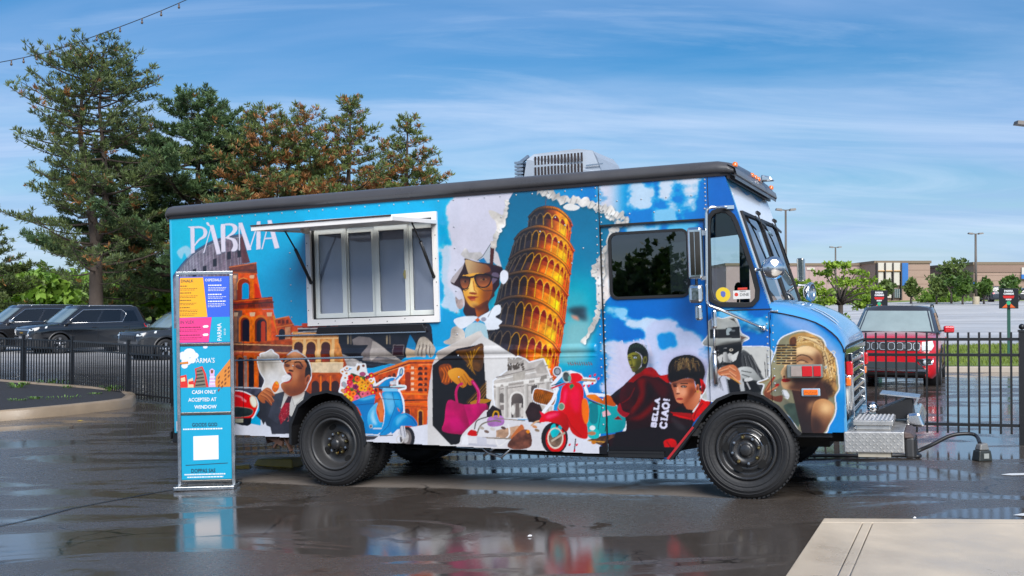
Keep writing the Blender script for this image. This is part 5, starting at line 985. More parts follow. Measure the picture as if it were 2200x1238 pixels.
# planting island with mulch on the left
bed_pts = [G2(u, v) for u, v in ((-260, 870), (0, 905), (120, 893), (220, 882), (262, 876), (274, 866), (262, 858), (200, 850), (100, 842), (0, 833), (-260, 800))]
mulch = mat('mulch', (.018, .016, .016), .8, var=.6, scale=9, bump=1.0, bscale=30)
bed = tag(empty('planting_island', (0, 0, 0)), kind='structure')
o = drape('mulch_bed', bed_pts, mulch, .15); o.parent = bed
kb = MB(); n = len(bed_pts)
cxb = sum(p[0] for p in bed_pts)/n; cyb = sum(p[1] for p in bed_pts)/n
ring = []
for i, (x, y) in enumerate(bed_pts):
    a, c = bed_pts[i-1], bed_pts[(i+1) % n]; tx_, ty_ = c[0]-a[0], c[1]-a[1]; l = math.hypot(tx_, ty_); nx_, ny_ = ty_/l, -tx_/l
    if (x+nx_-cxb)**2+(y+ny_-cyb)**2 < (x-cxb)**2+(y-cyb)**2: nx_, ny_ = -nx_, -ny_
    z = gz(x, y); ring.append([(x-nx_*.02, y-ny_*.02, z-.05), (x-nx_*.02, y-ny_*.02, z+.17), (x+nx_*.02, y+ny_*.02, z+.185), (x+nx_*.13, y+ny_*.13, z+.185), (x+nx_*.16, y+ny_*.16, z+.15), (x+nx_*.17, y+ny_*.17, z-.05)])
kb.grid([ [r[k] for r in ring] for k in range(6)], True, True); kb.build('kerb', mat('kerb_wet', (.24, .18, .12), .35, var=.35, scale=2.5, bump=.2, bscale=50, rvar=.15), bed)
# weeds on the island
wr = random.Random(4)
def weed(u, v, w, hgt, label):
    p = on_ground(u, v); b = MB()
    for _ in range(46):
        a = wr.random()*6.28; r = w*math.sqrt(wr.random()); h = hgt*(.4+.6*wr.random()); x, y = p.x+r*math.cos(a), p.y+r*math.sin(a); z = p.z+.14
        lx, ly = math.cos(a)*h*.8, math.sin(a)*h*.8
        b.add([(x, y, z), (x+lx*.5-ly*.18, y+ly*.5+lx*.18, z+h*.7), (x+lx, y+ly, z+h*.8), (x+lx*.5+ly*.18, y+ly*.5-lx*.18, z+h*.75)], [(0, 1, 2, 3)])
    tag(b.build('weed', mat('weed_leaf', (.10, .20, .03), .6, var=.4, scale=4)), label, 'weed', 'weeds growing in the mulch island', 'stuff')
for i, (u, v, w, h) in enumerate(((37, 848, .16, .16), (118, 838, .42, .14), (145, 848, .12, .08), (243, 855, .22, .16), (135, 873, .4, .08), (76, 874, .12, .08), (38, 878, .18, .07), (56, 841, .10, .10), (205, 863, .14, .06))):
    weed(u, v, w, h, ['round leafy weed standing alone in the middle of the mulch', 'longest weed clump along the back edge of the mulch', 'small yellowish weed just below the longest clump', 'upright weed at the rounded tip of the island', 'low spreading weed strip along the front kerb of the island', 'tiny weed tuft left of the front weed strip', 'flat weed tuft by the front kerb near the picture edge', 'thin weed sprig behind the round leafy weed', 'faint weed sprig near the front kerb under the tip weed'][i])
# ================================================================ the food truck (x forward, y to its far side, z up; near side at y = 0)
W = 2.25
truck = empty('food_truck')
F_ = Vector((0.92756949, -0.37198966, 0.03519273)); L_v = Vector((0.37222024, 0.92814444, 0)); U_ = F_.cross(L_v)
truck.matrix_world = Matrix(((F_.x, L_v.x, U_.x, 1.971), (F_.y, L_v.y, U_.y, 9.170), (F_.z, L_v.z, U_.z, -.046), (0, 0, 0, 1)))
tag(truck, 'blue food truck wrapped in an Italian landmark collage print', 'food truck')
chrome = mat('chrome', (.72, .72, .72), .12, 1.0, rvar=.06, scale=20)
steel = mat('brushed_steel', (.55, .55, .56), .3, 1.0, var=.15, scale=14, rvar=.1)
black = mat('black_plastic', (.012, .012, .013), .42, var=.3, scale=10)
rubber = mat('rubber_seal', (.010, .010, .011), .55)
under = mat('underbody', (.012, .011, .010), .7, var=.5, scale=5)
white_al = mat('white_aluminium', (.78, .75, .72), .38, var=.06, scale=8)
sash_w = mat('white_sash', (.76, .78, .73), .4, var=.05, scale=8)
roof_m = mat('roof_grey', (.062, .060, .063), .34, var=.18, scale=3, rvar=.10)
drip_m = mat('drip_rail', (.020, .014, .013), .4)
blue_m = mat('cab_blue', (.012, .16, .46), .3, coat=.5, var=.08, scale=2)
pale_m = mat('hood_blue', (.06, .28, .58), .22, coat=.6, var=.25, scale=1.6)
screen_m = mat('front_white', (.80, .83, .86), .3, coat=.4, var=.06, scale=3)
wrap_m = vcol_mat('printed_wrap', 'print', .30, coat=.35)
g_clear = glass('window_glass', (.80, .86, .86), 1.0, 1.5); g_tint = glass('tinted_glass', (.16, .17, .17), 1.0, 2.1); g_serv = glass('service_glass', (.9, .92, .95), .8, 1.45)
lin = np.where(PAINT <= .04045, PAINT/12.92, ((PAINT+.055)/1.055)**2.4)**1.10*.76
lum_ = lin@np.array([.2126, .7152, .0722]); lin = np.clip(lum_[..., None]+(lin-lum_[..., None])*1.22, 0, .9)

def pmask(poly):
    Q = np.array([((x-PX0)/PRES, (PZ1-z)/PRES) for x, z in poly]); full = np.zeros((PH, PW), np.float32); r = _mask(Q)
    if r: full[r[2]:r[4], r[1]:r[3]] = r[0]
    return full
def printed(name, poly, holes=(), y=0.0, rel=None, parent=truck, m=wrap_m):
    """flat body panel carrying the print; 6 mm cells, colours on the vertices"""
    k = pmask(poly)
    for h in holes: k = k*(1-pmask(h))
    H2, W2 = PH//2, PW//2
    cell = k[:H2*2, :W2*2].reshape(H2, 2, W2, 2).mean((1, 3)) >= .5
    pad = np.pad(lin, ((1, 1), (1, 1), (0, 0)), 'edge')
    vc = (pad[0:H2*2+2:2, 0:W2*2+2:2]+pad[1:H2*2+2:2, 0:W2*2+2:2]+pad[0:H2*2+2:2, 1:W2*2+2:2]+pad[1:H2*2+2:2, 1:W2*2+2:2])[:H2+1, :W2+1]/4
    used = np.zeros((H2+1, W2+1), bool)
    for dy in (0, 1):
        for dx in (0, 1): used[dy:H2+dy, dx:W2+dx] |= cell
    idx = np.full((H2+1, W2+1), -1, np.int32); n = int(used.sum()); idx[used] = np.arange(n)
    r, c = np.nonzero(used); X = PX0+c*2*PRES; Z = PZ1-r*2*PRES; Y = np.full(n, y)
    if rel is not None: Y = Y+rel(X, Z)
    r, c = np.nonzero(cell); q = np.stack([idx[r+1, c], idx[r+1, c+1], idx[r, c+1], idx[r, c]], 1).astype(np.int32); mcount = len(q)
    me = bpy.data.meshes.new(name); me.vertices.add(n); me.vertices.foreach_set('co', np.stack([X, Y, Z], 1).astype(np.float32).ravel())
    me.loops.add(mcount*4); me.loops.foreach_set('vertex_index', q.ravel()); me.polygons.add(mcount); me.polygons.foreach_set('loop_start', np.arange(0, mcount*4, 4, dtype=np.int32)); me.polygons.foreach_set('loop_total', np.full(mcount, 4, np.int32))
    me.update(calc_edges=True); me.polygons.foreach_set('use_smooth', np.ones(mcount, bool))
    ca = me.color_attributes.new('print', 'FLOAT_COLOR', 'POINT'); ca.data.foreach_set('color', np.concatenate([vc[used], np.ones((n, 1))], 1).astype(np.float32).ravel())
    me.materials.append(m); o = bpy.data.objects.new(name, me); COL.objects.link(o); o.parent = parent; return o
def rrect(x0, x1, z0, z1, r, n=5):
    o = []
    for cx_, cz_, a in ((x1-r, z1-r, 0), (x0+r, z1-r, 90), (x0+r, z0+r, 180), (x1-r, z0+r, 270)):
        for i in range(n+1): t = math.radians(a+90*i/n); o.append((cx_+r*math.cos(t), cz_+r*math.sin(t)))
    return o
def ring_prism(b, outer, inner, y0, y1, open_=False):
    """frame between two outlines of equal count, swept in y"""
    n = len(outer); cl_ = not open_; R = [[(x, y0, z) for x, z in outer], [(x, y1, z) for x, z in outer], [(x, y1, z) for x, z in inner], [(x, y0, z) for x, z in inner], [(x, y0, z) for x, z in outer]]
    b.grid(R, False, cl_)
def inset(poly, d):
    P = [Vector(p) for p in poly]; n = len(P); o = []
    A = sum(P[i].x*P[(i+1) % n].y-P[(i+1) % n].x*P[i].y for i in range(n)); s = 1 if A > 0 else -1
    for i in range(n):
        e = (P[(i+1) % n]-P[i-1]).normalized(); o.append((P[i].x-e.y*d*s, P[i].y+e.x*d*s))
    return o

SKZ = lambda x: .52+(-5.87-x)*-.0 - (x+5.87)*.0342
rear_arch = [(-4.47, .30), (-4.468, .504), (-4.456, .616), (-4.368, .786), (-4.2, .895), (-4.037, .925), (-3.878, .893), (-3.739, .786), (-3.65, .621), (-3.624, .457), (-3.62, .30)]
front_arch = [(-.66, .30), (-.639, .348), (-.423, .577), (-.332, .718), (-.215, .83), (-.087, .885), (.037, .894), (.159, .857), (.278, .774), (.367, .665), (.418, .584), (.456, .557), (.47, .30)]
SW = (-4.221, -2.79, 1.567, 2.604)
swin = [(SW[0]+.03, SW[2]+.03), (SW[1]-.03, SW[2]+.03), (SW[1]-.03, SW[3]-.03), (SW[0]+.03, SW[3]-.03)]
dwin = rrect(-1.125, -.43, 1.726, 2.293, .06)
qwin = [(-.239, 2.302), (-.227, 2.373), (-.19, 2.415), (-.136, 2.428), (-.082, 2.417), (-.04, 2.378), (-.015, 2.323), (.048, 2.124), (.11, 1.909), (.143, 1.749), (.136, 1.679), (.10, 1.64), (.047, 1.638), (-.165, 1.649), (-.226, 1.683), (-.246, 1.764)]
def rail(X, Z):                                           # pressed rub rail along the body
    d = np.abs(Z-1.295); on = np.clip((X+5.78)/.03, 0, 1)*np.clip((-1.27-X)/.02, 0, 1)
    return -on*(.014*np.clip(1-(d/.038)**2, 0, 1)+.005*np.clip(1-np.abs(Z-1.225)/.012, 0, 1))
side = printed('body_side', [(-5.87, .52), (-5.86, 2.755), (-1.209, 2.755), (-1.209, SKZ(-1.209))], (rear_arch, swin), 0.0, rail)
side['label'] = 'long side panel printed with amphitheatre, leaning tower and scooters'
printed('cab_header', [(-1.205, 2.376), (-1.205, 2.755), (-.24, 2.755), (-.24, 2.376)], (), -.001)
door = printed('door', [(-1.202, .37), (-1.202, 2.362), (-.282, 2.362), (-.282, .30)], (dwin, front_arch), .018)
door['label'] = 'sliding cab door printed with two figures in red'
printed('cab_corner', [(-.276, .30), (-.276, 2.372), (-.234, 2.372), (-.234, 2.755), (-.088, 2.73), (.248, 1.584), (.232, 1.30), (.232, .30)], (qwin, front_arch), -.001)
seam = [(.247, 1.565), (.345, 1.547), (.439, 1.524), (.53, 1.497), (.612, 1.465), (.68, 1.425), (.737, 1.378), (.775, 1.338), (.80, 1.297), (.818, 1.257), (.824, 1.217)]
printed('hood_side', [(.238, .30), (.238, 1.30), (.252, 1.566)]+seam[1:]+[(.81, .80), (.797, .568), (.44, .562), (.44, .30)], (front_arch,), -.003)
# dark core of body behind the panels
b = MB(); b.box(-5.85, -5.80, .012, W-.012, .53, 2.75); b.box(-5.85, -1.25, W-.03, W-.008, .48, 2.75); b.box(-5.85, .75, .66, W-.66, .47, .52); b.box(-5.85, -4.50, .03, .66, .50, .52); b.box(-3.58, -.70, .03, .66, .46, .49); b.box(-1.30, -1.26, .03, W-.03, .52, 2.75)
b.box(-5.80, -4.24, .010, .03, .95, 2.75); b.box(-2.77, -1.26, .010, .03, .95, 2.75); b.box(-4.24, -2.77, .010, .03, .95, 1.55); b.box(-4.24, -2.77, .010, .03, 2.62, 2.75); b.box(-1.2, -.25, .03, .05, 2.385, 2.75)
b.build('body_shell', mat('shell_grey', (.10, .11, .12), .6), truck)
b = MB(); b.box(-5.885, -5.855, -.004, W, .50, 2.755); b.build('rear_wall', mat('rear_blue', (.03, .38, .58), .3, coat=.4, var=.1, scale=3), truck, bevel=.01)
# far side with its own cab windows
fs = MB(); y0, y1 = W-.006, W+.006
fs.prism([(-5.86, .5), (-1.21, .40), (-1.21, 2.75), (-5.86, 2.75)], y0, y1)
fs.prism([(-1.21, .40), (.24, .90), (.24, 1.60), (-1.21, 1.70)], y0, y1); fs.prism([(-1.21, 2.32), (-.02, 2.40), (-.09, 2.73), (-1.21, 2.75)], y0, y1)
fs.prism([(-1.21, 1.70), (-1.13, 1.70), (-1.13, 2.325), (-1.21, 2.32)], y0, y1); fs.prism([(-.40, 1.65), (-.30, 1.64), (-.28, 2.383), (-.38, 2.377)], y0, y1); fs.prism([(.14, 1.605), (.24, 1.60), (.0, 2.40), (-.06, 2.397)], y0, y1); fs.prism([(.24, .90), (.44, .562), (.79, .57), (.82, 1.22), (.24, 1.565)], y0, y1)
fs.build('far_side', blue_m, truck)
# ---- roof cap
prof = [(-.012, 2.752), (-.030, 2.762), (-.038, 2.79), (-.032, 2.824), (-.006, 2.850), (.04, 2.864), (.4, 2.892), (W/2, 2.905)]
prof = prof+[(W-a, z) for a, z in prof[::-1][1:]]
rows = []
for x, k, dz in ((-5.885, .0, -.05), (-5.905, .35, -.035), (-5.91, .7, -.02), (-5.895, 1, -.006), (-5.86, 1, 0), (-4, 1, .004), (-2, 1, .004), (-.35, 1, 0), (-.15, 1, -.003), (-.06, 1, -.022), (-.01, .8, -.04), (.008, .35, -.055), (.004, .0, -.06)):
    rows.append([(x, a, 2.752+(z-2.752)*k+(dz if z > 2.80 else dz*.3)) for a, z in prof])
b = MB(); b.grid(rows); b.add(rows[0], [tuple(range(len(prof)))]); b.add(rows[-1], [tuple(range(len(prof)))[::-1]]); b.build('roof_cap', roof_m, truck)
b = MB(); b.box(-5.88, -.05, -.014, .0, 2.728, 2.757); b.box(-5.88, -.06, W, W+.014, 2.728, 2.757); b.box(-.07, -.045, -.01, W+.01, 2.70, 2.75); b.build('drip_rail', drip_m, truck)
# visor lip over the windscreen
b = MB(); b.grid([[(-.12, y, 2.752), (-.05, y, 2.745), (.010, y, 2.722), (.018, y, 2.733), (.006, y, 2.785), (-.06, y, 2.82)] for y in (-.03, .1, .6, 1.1, 1.65, 2.15, W+.03)]); b.build('visor', mat('visor_grey', (.12, .12, .125), .35, var=.2, scale=5), truck)
# clearance lights
amber = mat('amber_lens', (.80, .16, .01), .18, coat=.6); red_l = mat('red_lens', (.55, .008, .012), .15, coat=.6); clear_l = mat('clear_lens', (.62, .60, .54), .12, coat=.6)
for yy_ in (.10, .95, 1.13, 1.30, 2.12):
    b = MB(); b.lathe([(.0, .036), (.015, .034), (.023, .022), (.026, 0)], (-.02, yy_, 2.815), (.35, 0, 1), 12); ob = b.build('clearance_light', amber, truck)
b = MB(); b.hexa([(-.02, 1.50, 2.83), (.10, 1.50, 2.83), (.10, 1.60, 2.83), (-.02, 1.60, 2.83), (-.02, 1.50, 2.895), (.07, 1.50, 2.87), (.07, 1.60, 2.87), (-.02, 1.60, 2.895)]); b.build('roof_camera', chrome, truck, bevel=.012)
# roof air conditioner
acm = mat('ac_shell', (.34, .39, .45), .45, var=.08, scale=6, bump=.05); y0, y1 = .75, 1.55
ac = MB(); ac.grid([[(-2.20, y0, 2.93), (-2.16, y0, 3.13), (-2.10, y0+.05, 3.185), (-1.65, y0+.06, 3.20), (-1.50, y0+.06, 3.17), (-1.45, y0+.03, 3.10), (-1.40, y0, 2.94)], [(-2.20, y1, 2.93), (-2.16, y1, 3.13), (-2.10, y1-.05, 3.185), (-1.65, y1-.06, 3.20), (-1.50, y1-.06, 3.17), (-1.45, y1-.03, 3.10), (-1.40, y1, 2.94)]], False)
for yy_, s_ in ((y0, 1), (y1, -1)): ac.add([(-2.20, yy_, 2.93), (-2.16, yy_, 3.13), (-2.10, yy_+.05*s_, 3.185), (-1.65, yy_+.06*s_, 3.20), (-1.50, yy_+.06*s_, 3.17), (-1.45, yy_+.03*s_, 3.10), (-1.40, yy_, 2.94)], [tuple(range(7))])
aco = ac.build('air_conditioner', acm, truck, bevel=.015)
slot = MB(); slot.box(0, .018, -.004, .006, 0, .085); sm_ = slot.mesh('vent_slot'); sm_.materials.append(mat('slot_dark', (.03, .02, .02), .7))
for rr in range(2):
    for i in range(15):
        o = bpy.data.objects.new('vent_slot', sm_); COL.objects.link(o); o.parent = aco; o.location = (-2.08+i*.034, y0-.003+(.006 if rr else 0), 2.962+rr*.105)
b = MB()
for i in range(5): b.box(-2.30, -2.21, y0+.02, y0+.35, 2.96+i*.035, 2.982+i*.035)
b.box(-2.27, -2.24, y0+.05, y0+.32, 2.94, 3.13); b.build('condenser', steel, aco)
b = MB(); b.bar((-2.25, y0+.05, 3.11), (-2.15, y0+.03, 3.165), .03); b.build('bracket', steel, aco); b = MB(); b.bar((-1.55, y0-.01, 3.02), (-1.38, y0-.01, 3.025), .012); b.build('bracket', steel, aco)
# ---- seams, trim strips and rivets on the side
b = MB(); b.box(-1.2105, -1.2035, -.004, .012, .39, 2.752); b.box(-1.205, -.26, -.006, .014, 2.362, 2.378); b.box(-.2405, -.2345, -.003, .004, 2.38, 2.75); b.box(-.281, -.2755, -.003, .014, .95, 2.372)
b.box(-.24, .262, -.005, -.001, 1.583, 1.592); b.box(.2335, .238, -.004, 0, .90, 1.56); b.build('panel_gap', rubber, truck)
b = MB(); b.bar((-5.10, -.008, 1.245), (-3.62, -.008, 1.255), .006, .014); b.build('lower_trim', steel, truck)
rv = MB(); rr = random.Random(2)
def rivet(x, z, y=-.002): rv.lathe([(0, -.005), (.005, -.004), (.008, 0)], (x, y, z), (0, 1, 0), 7)
for i in range(30): rivet(-1.235, .62+i*.072); rivet(-1.19, 2.40+i*.05 if i < 7 else .62+i*.058)
for i in range(28): rivet(-5.6+i*.157, 2.70); 
for i in range(9): rivet(-1.15+i*.11, 2.73); rivet(-1.15+i*.11, 2.58 if i % 2 else 2.46); rivet(-.26, 2.42+i*.036)
for i in range(8): rivet(-2.2+rr.random(), 2.55-rr.random()*.5); rivet(-4.42, 2.3-i*.16); rivet(-2.62, 2.45-i*.2)
for i in range(10): rivet(.215, 1.52-i*.055); rivet(.262, 1.45-i*.06)
rv.build('rivet', mat('rivet_grey', (.35, .38, .42), .35), truck)['kind'] = 'stuff'
b = MB(); lip = [(-.665, .345), (-.43, .62), (-.345, .735), (-.228, .845), (-.095, .90), (.037, .91), (.165, .872), (.288, .786), (.379, .676), (.43, .596), (.465, .562)]
ring_prism(b, lip+[(.465, .556)], [(x+(.02-x)*.055, z-.022) for x, z in lip]+[(.45, .54)], -.02, .10, True); b.build('wheel_arch_lip', black, truck)
b = MB(); b.prism([(-.672, .335), (-.44, .61), (-.425, .60), (-.655, .325)], -.03, .02); b.build('arch_trim', mat('red_trim', (.42, .02, .025), .3, coat=.4), truck)
b = MB(); lip2 = [(-4.48, .42), (-4.47, .616), (-4.38, .795), (-4.208, .908), (-4.037, .938), (-3.87, .906), (-3.728, .795), (-3.638, .625), (-3.612, .42)]
ring_prism(b, lip2, [(x+(-4.04-x)*.06, z-.026) for x, z in lip2], -.018, .14, True); b.build('wheel_arch_lip', black, truck)
# wheel wells
for arch_, d in ((rear_arch[1:-1], .62), (front_arch[1:-1], .42)):
    b = MB(); b.grid([[(x, .012, z) for x, z in arch_], [(x, d, z) for x, z in arch_]], True); b.add([(x, d, z) for x, z in arch_], [tuple(range(len(arch_)))])
    b.build('wheel_well', under, truck)
# ---- service window
b = MB(); o4 = lambda x0, x1, z0, z1: [(x0, z0), (x1, z0), (x1, z1), (x0, z1)]
ring_prism(b, o4(*SW), o4(SW[0]+.052, SW[1]-.052, SW[2]+.062, SW[3]-.055), -.028, .035); wf = b.build('service_window', white_al, truck, bevel=.004)
def screw(x, z):
    b = MB(); b.box(x, x+.008, -.031, -.027, z, z+.008); b.build('screw', rubber, wf)
for i in range(7): screw(SW[0]+.12+i*.19, SW[2]+.018+(i % 2)*.02)
for i in range(4): screw(SW[0]+.012, SW[2]+.15+i*.22); screw(SW[1]-.02, SW[2]+.15+i*.22)
b = MB(); ring_prism(b, o4(SW[0]+.053, SW[1]-.053, SW[2]+.063, SW[3]-.056), o4(SW[0]+.066, SW[1]-.066, SW[2]+.072, SW[3]-.066), .0, .05); b.build('gasket', rubber, wf)
for i, (a0, a1, g0, g1, yf) in enumerate(((-4.155, -3.803, -4.112, -3.852, .03), (-3.800, -3.49, -3.790, -3.534, .055), (-3.485, -3.128, -3.439, -3.166, .03), (-3.125, -2.845, -3.093, -2.87, .055))):
    b = MB(); ring_prism(b, o4(a0, a1, 1.636, 2.535), o4(g0, g1, 1.685, 2.46), yf, yf+.025); so = b.build('sash', sash_w, wf, bevel=.004)
    b = MB(); b.box(g0-.005, g1+.005, yf+.010, yf+.014, 1.68, 2.465); b.build('pane', g_serv, so)
b = MB(); b.box(-3.17, -3.155, .018, .032, 1.99, 2.07); b.box(-3.174, -3.15, .012, .02, 2.015, 2.045); b.build('latch', mat('brass', (.55, .42, .16), .3, .8), wf)
# the grey blind hung behind the glass and the dim counter in front of it
b = MB(); b.box(-4.18, -2.82, .10, .11, 1.60, 2.56); b.build('blind', mat('blind_grey', (.84, .85, .92), .8, var=.06, scale=5, bump=.1, bscale=120), wf)
# fold-up hatch with gas struts
b = MB(); hz_ = 2.492
b.hexa([(-4.215, -.90, hz_-.028), (-2.80, -.90, hz_-.024), (-2.80, -.03, hz_+.008), (-4.215, -.03, hz_+.008), (-4.215, -.90, hz_-.012), (-2.80, -.90, hz_-.008), (-2.80, -.03, hz_+.022), (-4.215, -.03, hz_+.022)])
ht = b.build('hatch', mat('hatch_white', (.74, .74, .74), .4, var=.06, scale=4), truck)
b = MB(); b.bar((-4.23, -.905, hz_-.022), (-2.79, -.905, hz_-.018), .02, .045); b.bar((-4.222, -.91, hz_-.022), (-4.222, -.03, hz_+.012), .02, .04); b.bar((-2.793, -.91, hz_-.018), (-2.793, -.03, hz_+.012), .02, .04); b.build('hatch_frame', white_al, ht, bevel=.004)
b = MB(); b.bar((-4.23, -.92, hz_+.004), (-2.79, -.92, hz_+.008), .012, .010); b.build('hatch_seal', mat('seal_brown', (.06, .03, .02), .5), ht)
b = MB(); b.lathe([(0, -.05), (.03, -.045), (.045, -.02), (.05, 0)], (-3.95, -.45, hz_-.008), (0, 0, 1), 12); o_ = b.build('hatch_lamp', clear_l, ht); 
for x, xb in ((-4.19, -4.165), (-2.845, -2.83)):
    b = MB(); b.tube([(x, -.42, hz_-.02), (x*.6+xb*.4, -.26, 2.30)], .008, 8); b.tube([(x*.62+xb*.38, -.27, 2.31), (xb, -.035, 1.995)], .016, 8); b.ball((xb, -.035, 1.995), .02, 8); b.build('gas_strut', black, truck)
# folded counter below the window
b = MB(); b.hexa([(-4.13, -.03, 1.49), (-2.93, -.03, 1.485), (-2.93, .0, 1.485), (-4.13, .0, 1.49), (-4.10, -.045, 1.555), (-2.96, -.045, 1.555), (-2.96, -.002, 1.555), (-4.10, -.002, 1.555)]); ct = b.build('folded_counter', mat('counter_dark', (.05, .05, .055), .25, .6, var=.3, scale=6), truck, bevel=.006)
b = MB(); b.bar((-4.60, -.012, 1.483), (-2.93, -.034, 1.48), .012, .01); b.build('counter_edge', steel, ct)
# ---- door window, quarter window
b = MB(); ring_prism(b, inset(dwin, -.012), inset(dwin, .012), .004, .03); dw = b.build('door_window', rubber, door)
b = MB(); b.prism(inset(dwin, .004), .016, .020); b.build('pane', g_tint, dw)
b = MB(); b.bar((-.80, .03, 1.73), (-.80, .03, 2.29), .012); b.build('mullion', rubber, dw)
b = MB(); ring_prism(b, inset(qwin, -.028), inset(qwin, .012), -.022, .016); qw = b.build('quarter_window', rubber, truck, bevel=.006)
b = MB(); b.prism(inset(qwin, .0), .002, .006); b.build('pane', g_clear, qw)
yel = mat('yellow_sticker', (.72, .52, .03), .5); wh_s = mat('white_sticker', (.66, .66, .64), .5); ink_b = mat('blue_ink', (.10, .14, .45), .5); ink_k = mat('black_ink', (.02, .02, .02), .5); ink_r = mat('red_ink', (.62, .05, .03), .5); ink_w = mat('white_ink', (.75, .75, .76), .5)
b = MB(); b.lathe([(0, 0), (.062, 0)], (-.140, -.0, 1.722), (0, -1, 0), 24); st = b.build('round_sticker', yel, qw)
b = MB(); b.prism([(-.160, 1.742), (-.150, 1.752), (-.128, 1.750), (-.118, 1.735), (-.122, 1.708), (-.14, 1.698), (-.158, 1.715)], -.0012, -.0006); b.build('badge_print', ink_b, st)
b = MB(); b.box(-.055, .088, -.0012, -.0002, 1.680, 1.752); st = b.build('label_sticker', wh_s, qw)
b = MB(); b.lathe([(0, 0), (.016, 0)], (-.028, -.0016, 1.718), (0, -1, 0), 14); b.build('dot_print', ink_r, st)
text_part('lettering', 'DINE', ink_k, st, .034, (.0, -.0018, 1.704), (math.pi/2, 0, 0)); text_part('lettering', 'PARMA', ink_k, st, .016, (.0, -.0018, 1.738), (math.pi/2, 0, 0))
b = MB(); b.box(-.015, .065, -.0012, -.0002, 1.757, 1.775); b.build('red_tab', ink_r, qw)
# ---- windscreen wall and panes
wx = lambda z: -.088+(2.73-z)/(2.73-1.584)*.336
def wrow(y, zs): return [(wx(z), y, z) for z in zs]
b = MB()
def wq(y0, y1, z0, z1, dx=0): b.add([(wx(z0)+dx, y0, z0), (wx(z0)+dx, y1, z0), (wx(z1)+dx, y1, z1), (wx(z1)+dx, y0, z1)], [(0, 1, 2, 3)])
wq(0, W, 2.44, 2.74); wq(0, .16, 1.62, 2.44); wq(1.10, 1.16, 1.62, 2.44); wq(2.09, W, 1.62, 2.44); wq(0, W, 1.56, 1.62)
b.build('windscreen_wall', screen_m, truck)
b = MB(); b.grid([[(wx(z)-.001+.004, y, z) for z in (1.584, 2.0, 2.4, 2.73)] for y in (-.003, .05)]); b.grid([[(wx(2.735)+.004, y, 2.735), (wx(2.66-.02*math.sin(y*9))+.004, y, 2.66-.02*math.sin(y*9))] for y in np.linspace(.05, 1.9, 14)]); b.build('corner_strip', mat('corner_blue', (.02, .36, .68), .3, coat=.4), truck)
for i, (a, c) in enumerate(((.16, 1.10), (1.16, 2.09))):
    r1 = [(a, 1.62), (c, 1.62), (c, 2.34), (c-.03, 2.41), (c-.10, 2.44), (a+.03, 2.44), (a, 2.40)]
    r2 = [(a+.03, 1.65), (c-.03, 1.65), (c-.03, 2.33), (c-.055, 2.385), (c-.11, 2.41), (a+.05, 2.41), (a+.03, 2.38)]
    b = MB(); b.grid([[(wx(z)+d, y, z) for y, z in q] for q, d in ((r1, .0), (r1, .022), (r2, .022), (r2, .0))], False, True); w_ = b.build('windscreen', rubber, truck)
    b = MB(); b.add([(wx(z)+.008, y, z) for y, z in r2], [tuple(range(7))]); b.build('pane', glass('screen_glass', (.62, .72, .72), 1.0, 2.6), w_)
    b = MB(); b.add([(wx(z)-.03, y, z) for y, z in ((a+.05, 1.70), (c-.05, 1.70), (c-.05, 2.32), (a+.05, 2.36))], [(0, 1, 2, 3)]); b.build('sky_reflection_panel', mat('sky_reflection_pale', (.62, .68, .67), .6, var=.12, scale=2), w_)  # added pale panel inside the pane, stands in for bright sky reflected there
    b = MB(); y_ = (a+c)/2+.2; b.tube([(wx(2.47)+.05, y_, 2.47), (wx(2.44)+.07, y_-.08, 2.45)], .018, 8); b.tube([(wx(2.45)+.06, y_-.05, 2.45), (wx(2.30)+.05, y_+.03, 2.30), (wx(2.02)+.04, y_+.12, 2.02)], .007, 6); b.bar((wx(2.38)+.04, y_-.22, 2.415), (wx(2.30)+.04, y_+.22, 2.36), .012, .02); b.build('wiper', black, truck)
b = MB(); b.box(.245, .31, -.004, W+.004, 1.556, 1.575); b.bar((.27, .2, 1.60), (.27, 2.1, 1.60), .03, .02); b.build('cowl', steel, truck, bevel=.004)
for y in (.55, .95, 1.45): b = MB(); b.bar((.28, y, 1.613), (.31, y+.06, 1.61), .02); b.build('cowl_clip', steel, truck)
# ---- hood
def hood_row(x, ze):
    h = .05+.05*min(1, (.83-x)/.4); q = [(x, -.003, ze)]
    for y, k in ((.03, .35), (.09, .66), (.2, .86), (.5, .97), (W/2, 1.0)): q.append((x+.012*k*(1 if x > .7 else 0), y, ze+h*k))
    return q+[(p[0], W-p[1], p[2]) for p in q[::-1][1:]]
b = MB(); b.grid([hood_row(.235, 1.568)]+[hood_row(x, z) for x, z in seam]); b.build('hood', pale_m, truck)
b = MB(); b.tube([(x, -.006, z) for x, z in seam], .005, 6); b.tube([hood_row(.822, 1.217)[i] for i in range(11)], .010, 6); b.build('hood_seam', rubber, truck)
for y0_, y1_ in ((.35, .42), (.62, .70)):
    b = MB(); b.add([(x+.004, y, hood_row(x, z)[3][2]+.012) for (x, z) in seam[3:9] for y in (y0_, y1_)], [(2*i, 2*i+1, 2*i+3, 2*i+2) for i in range(5)]); b.build('hood_stripe', mat('stripe_white', (.55, .62, .72), .3), truck)
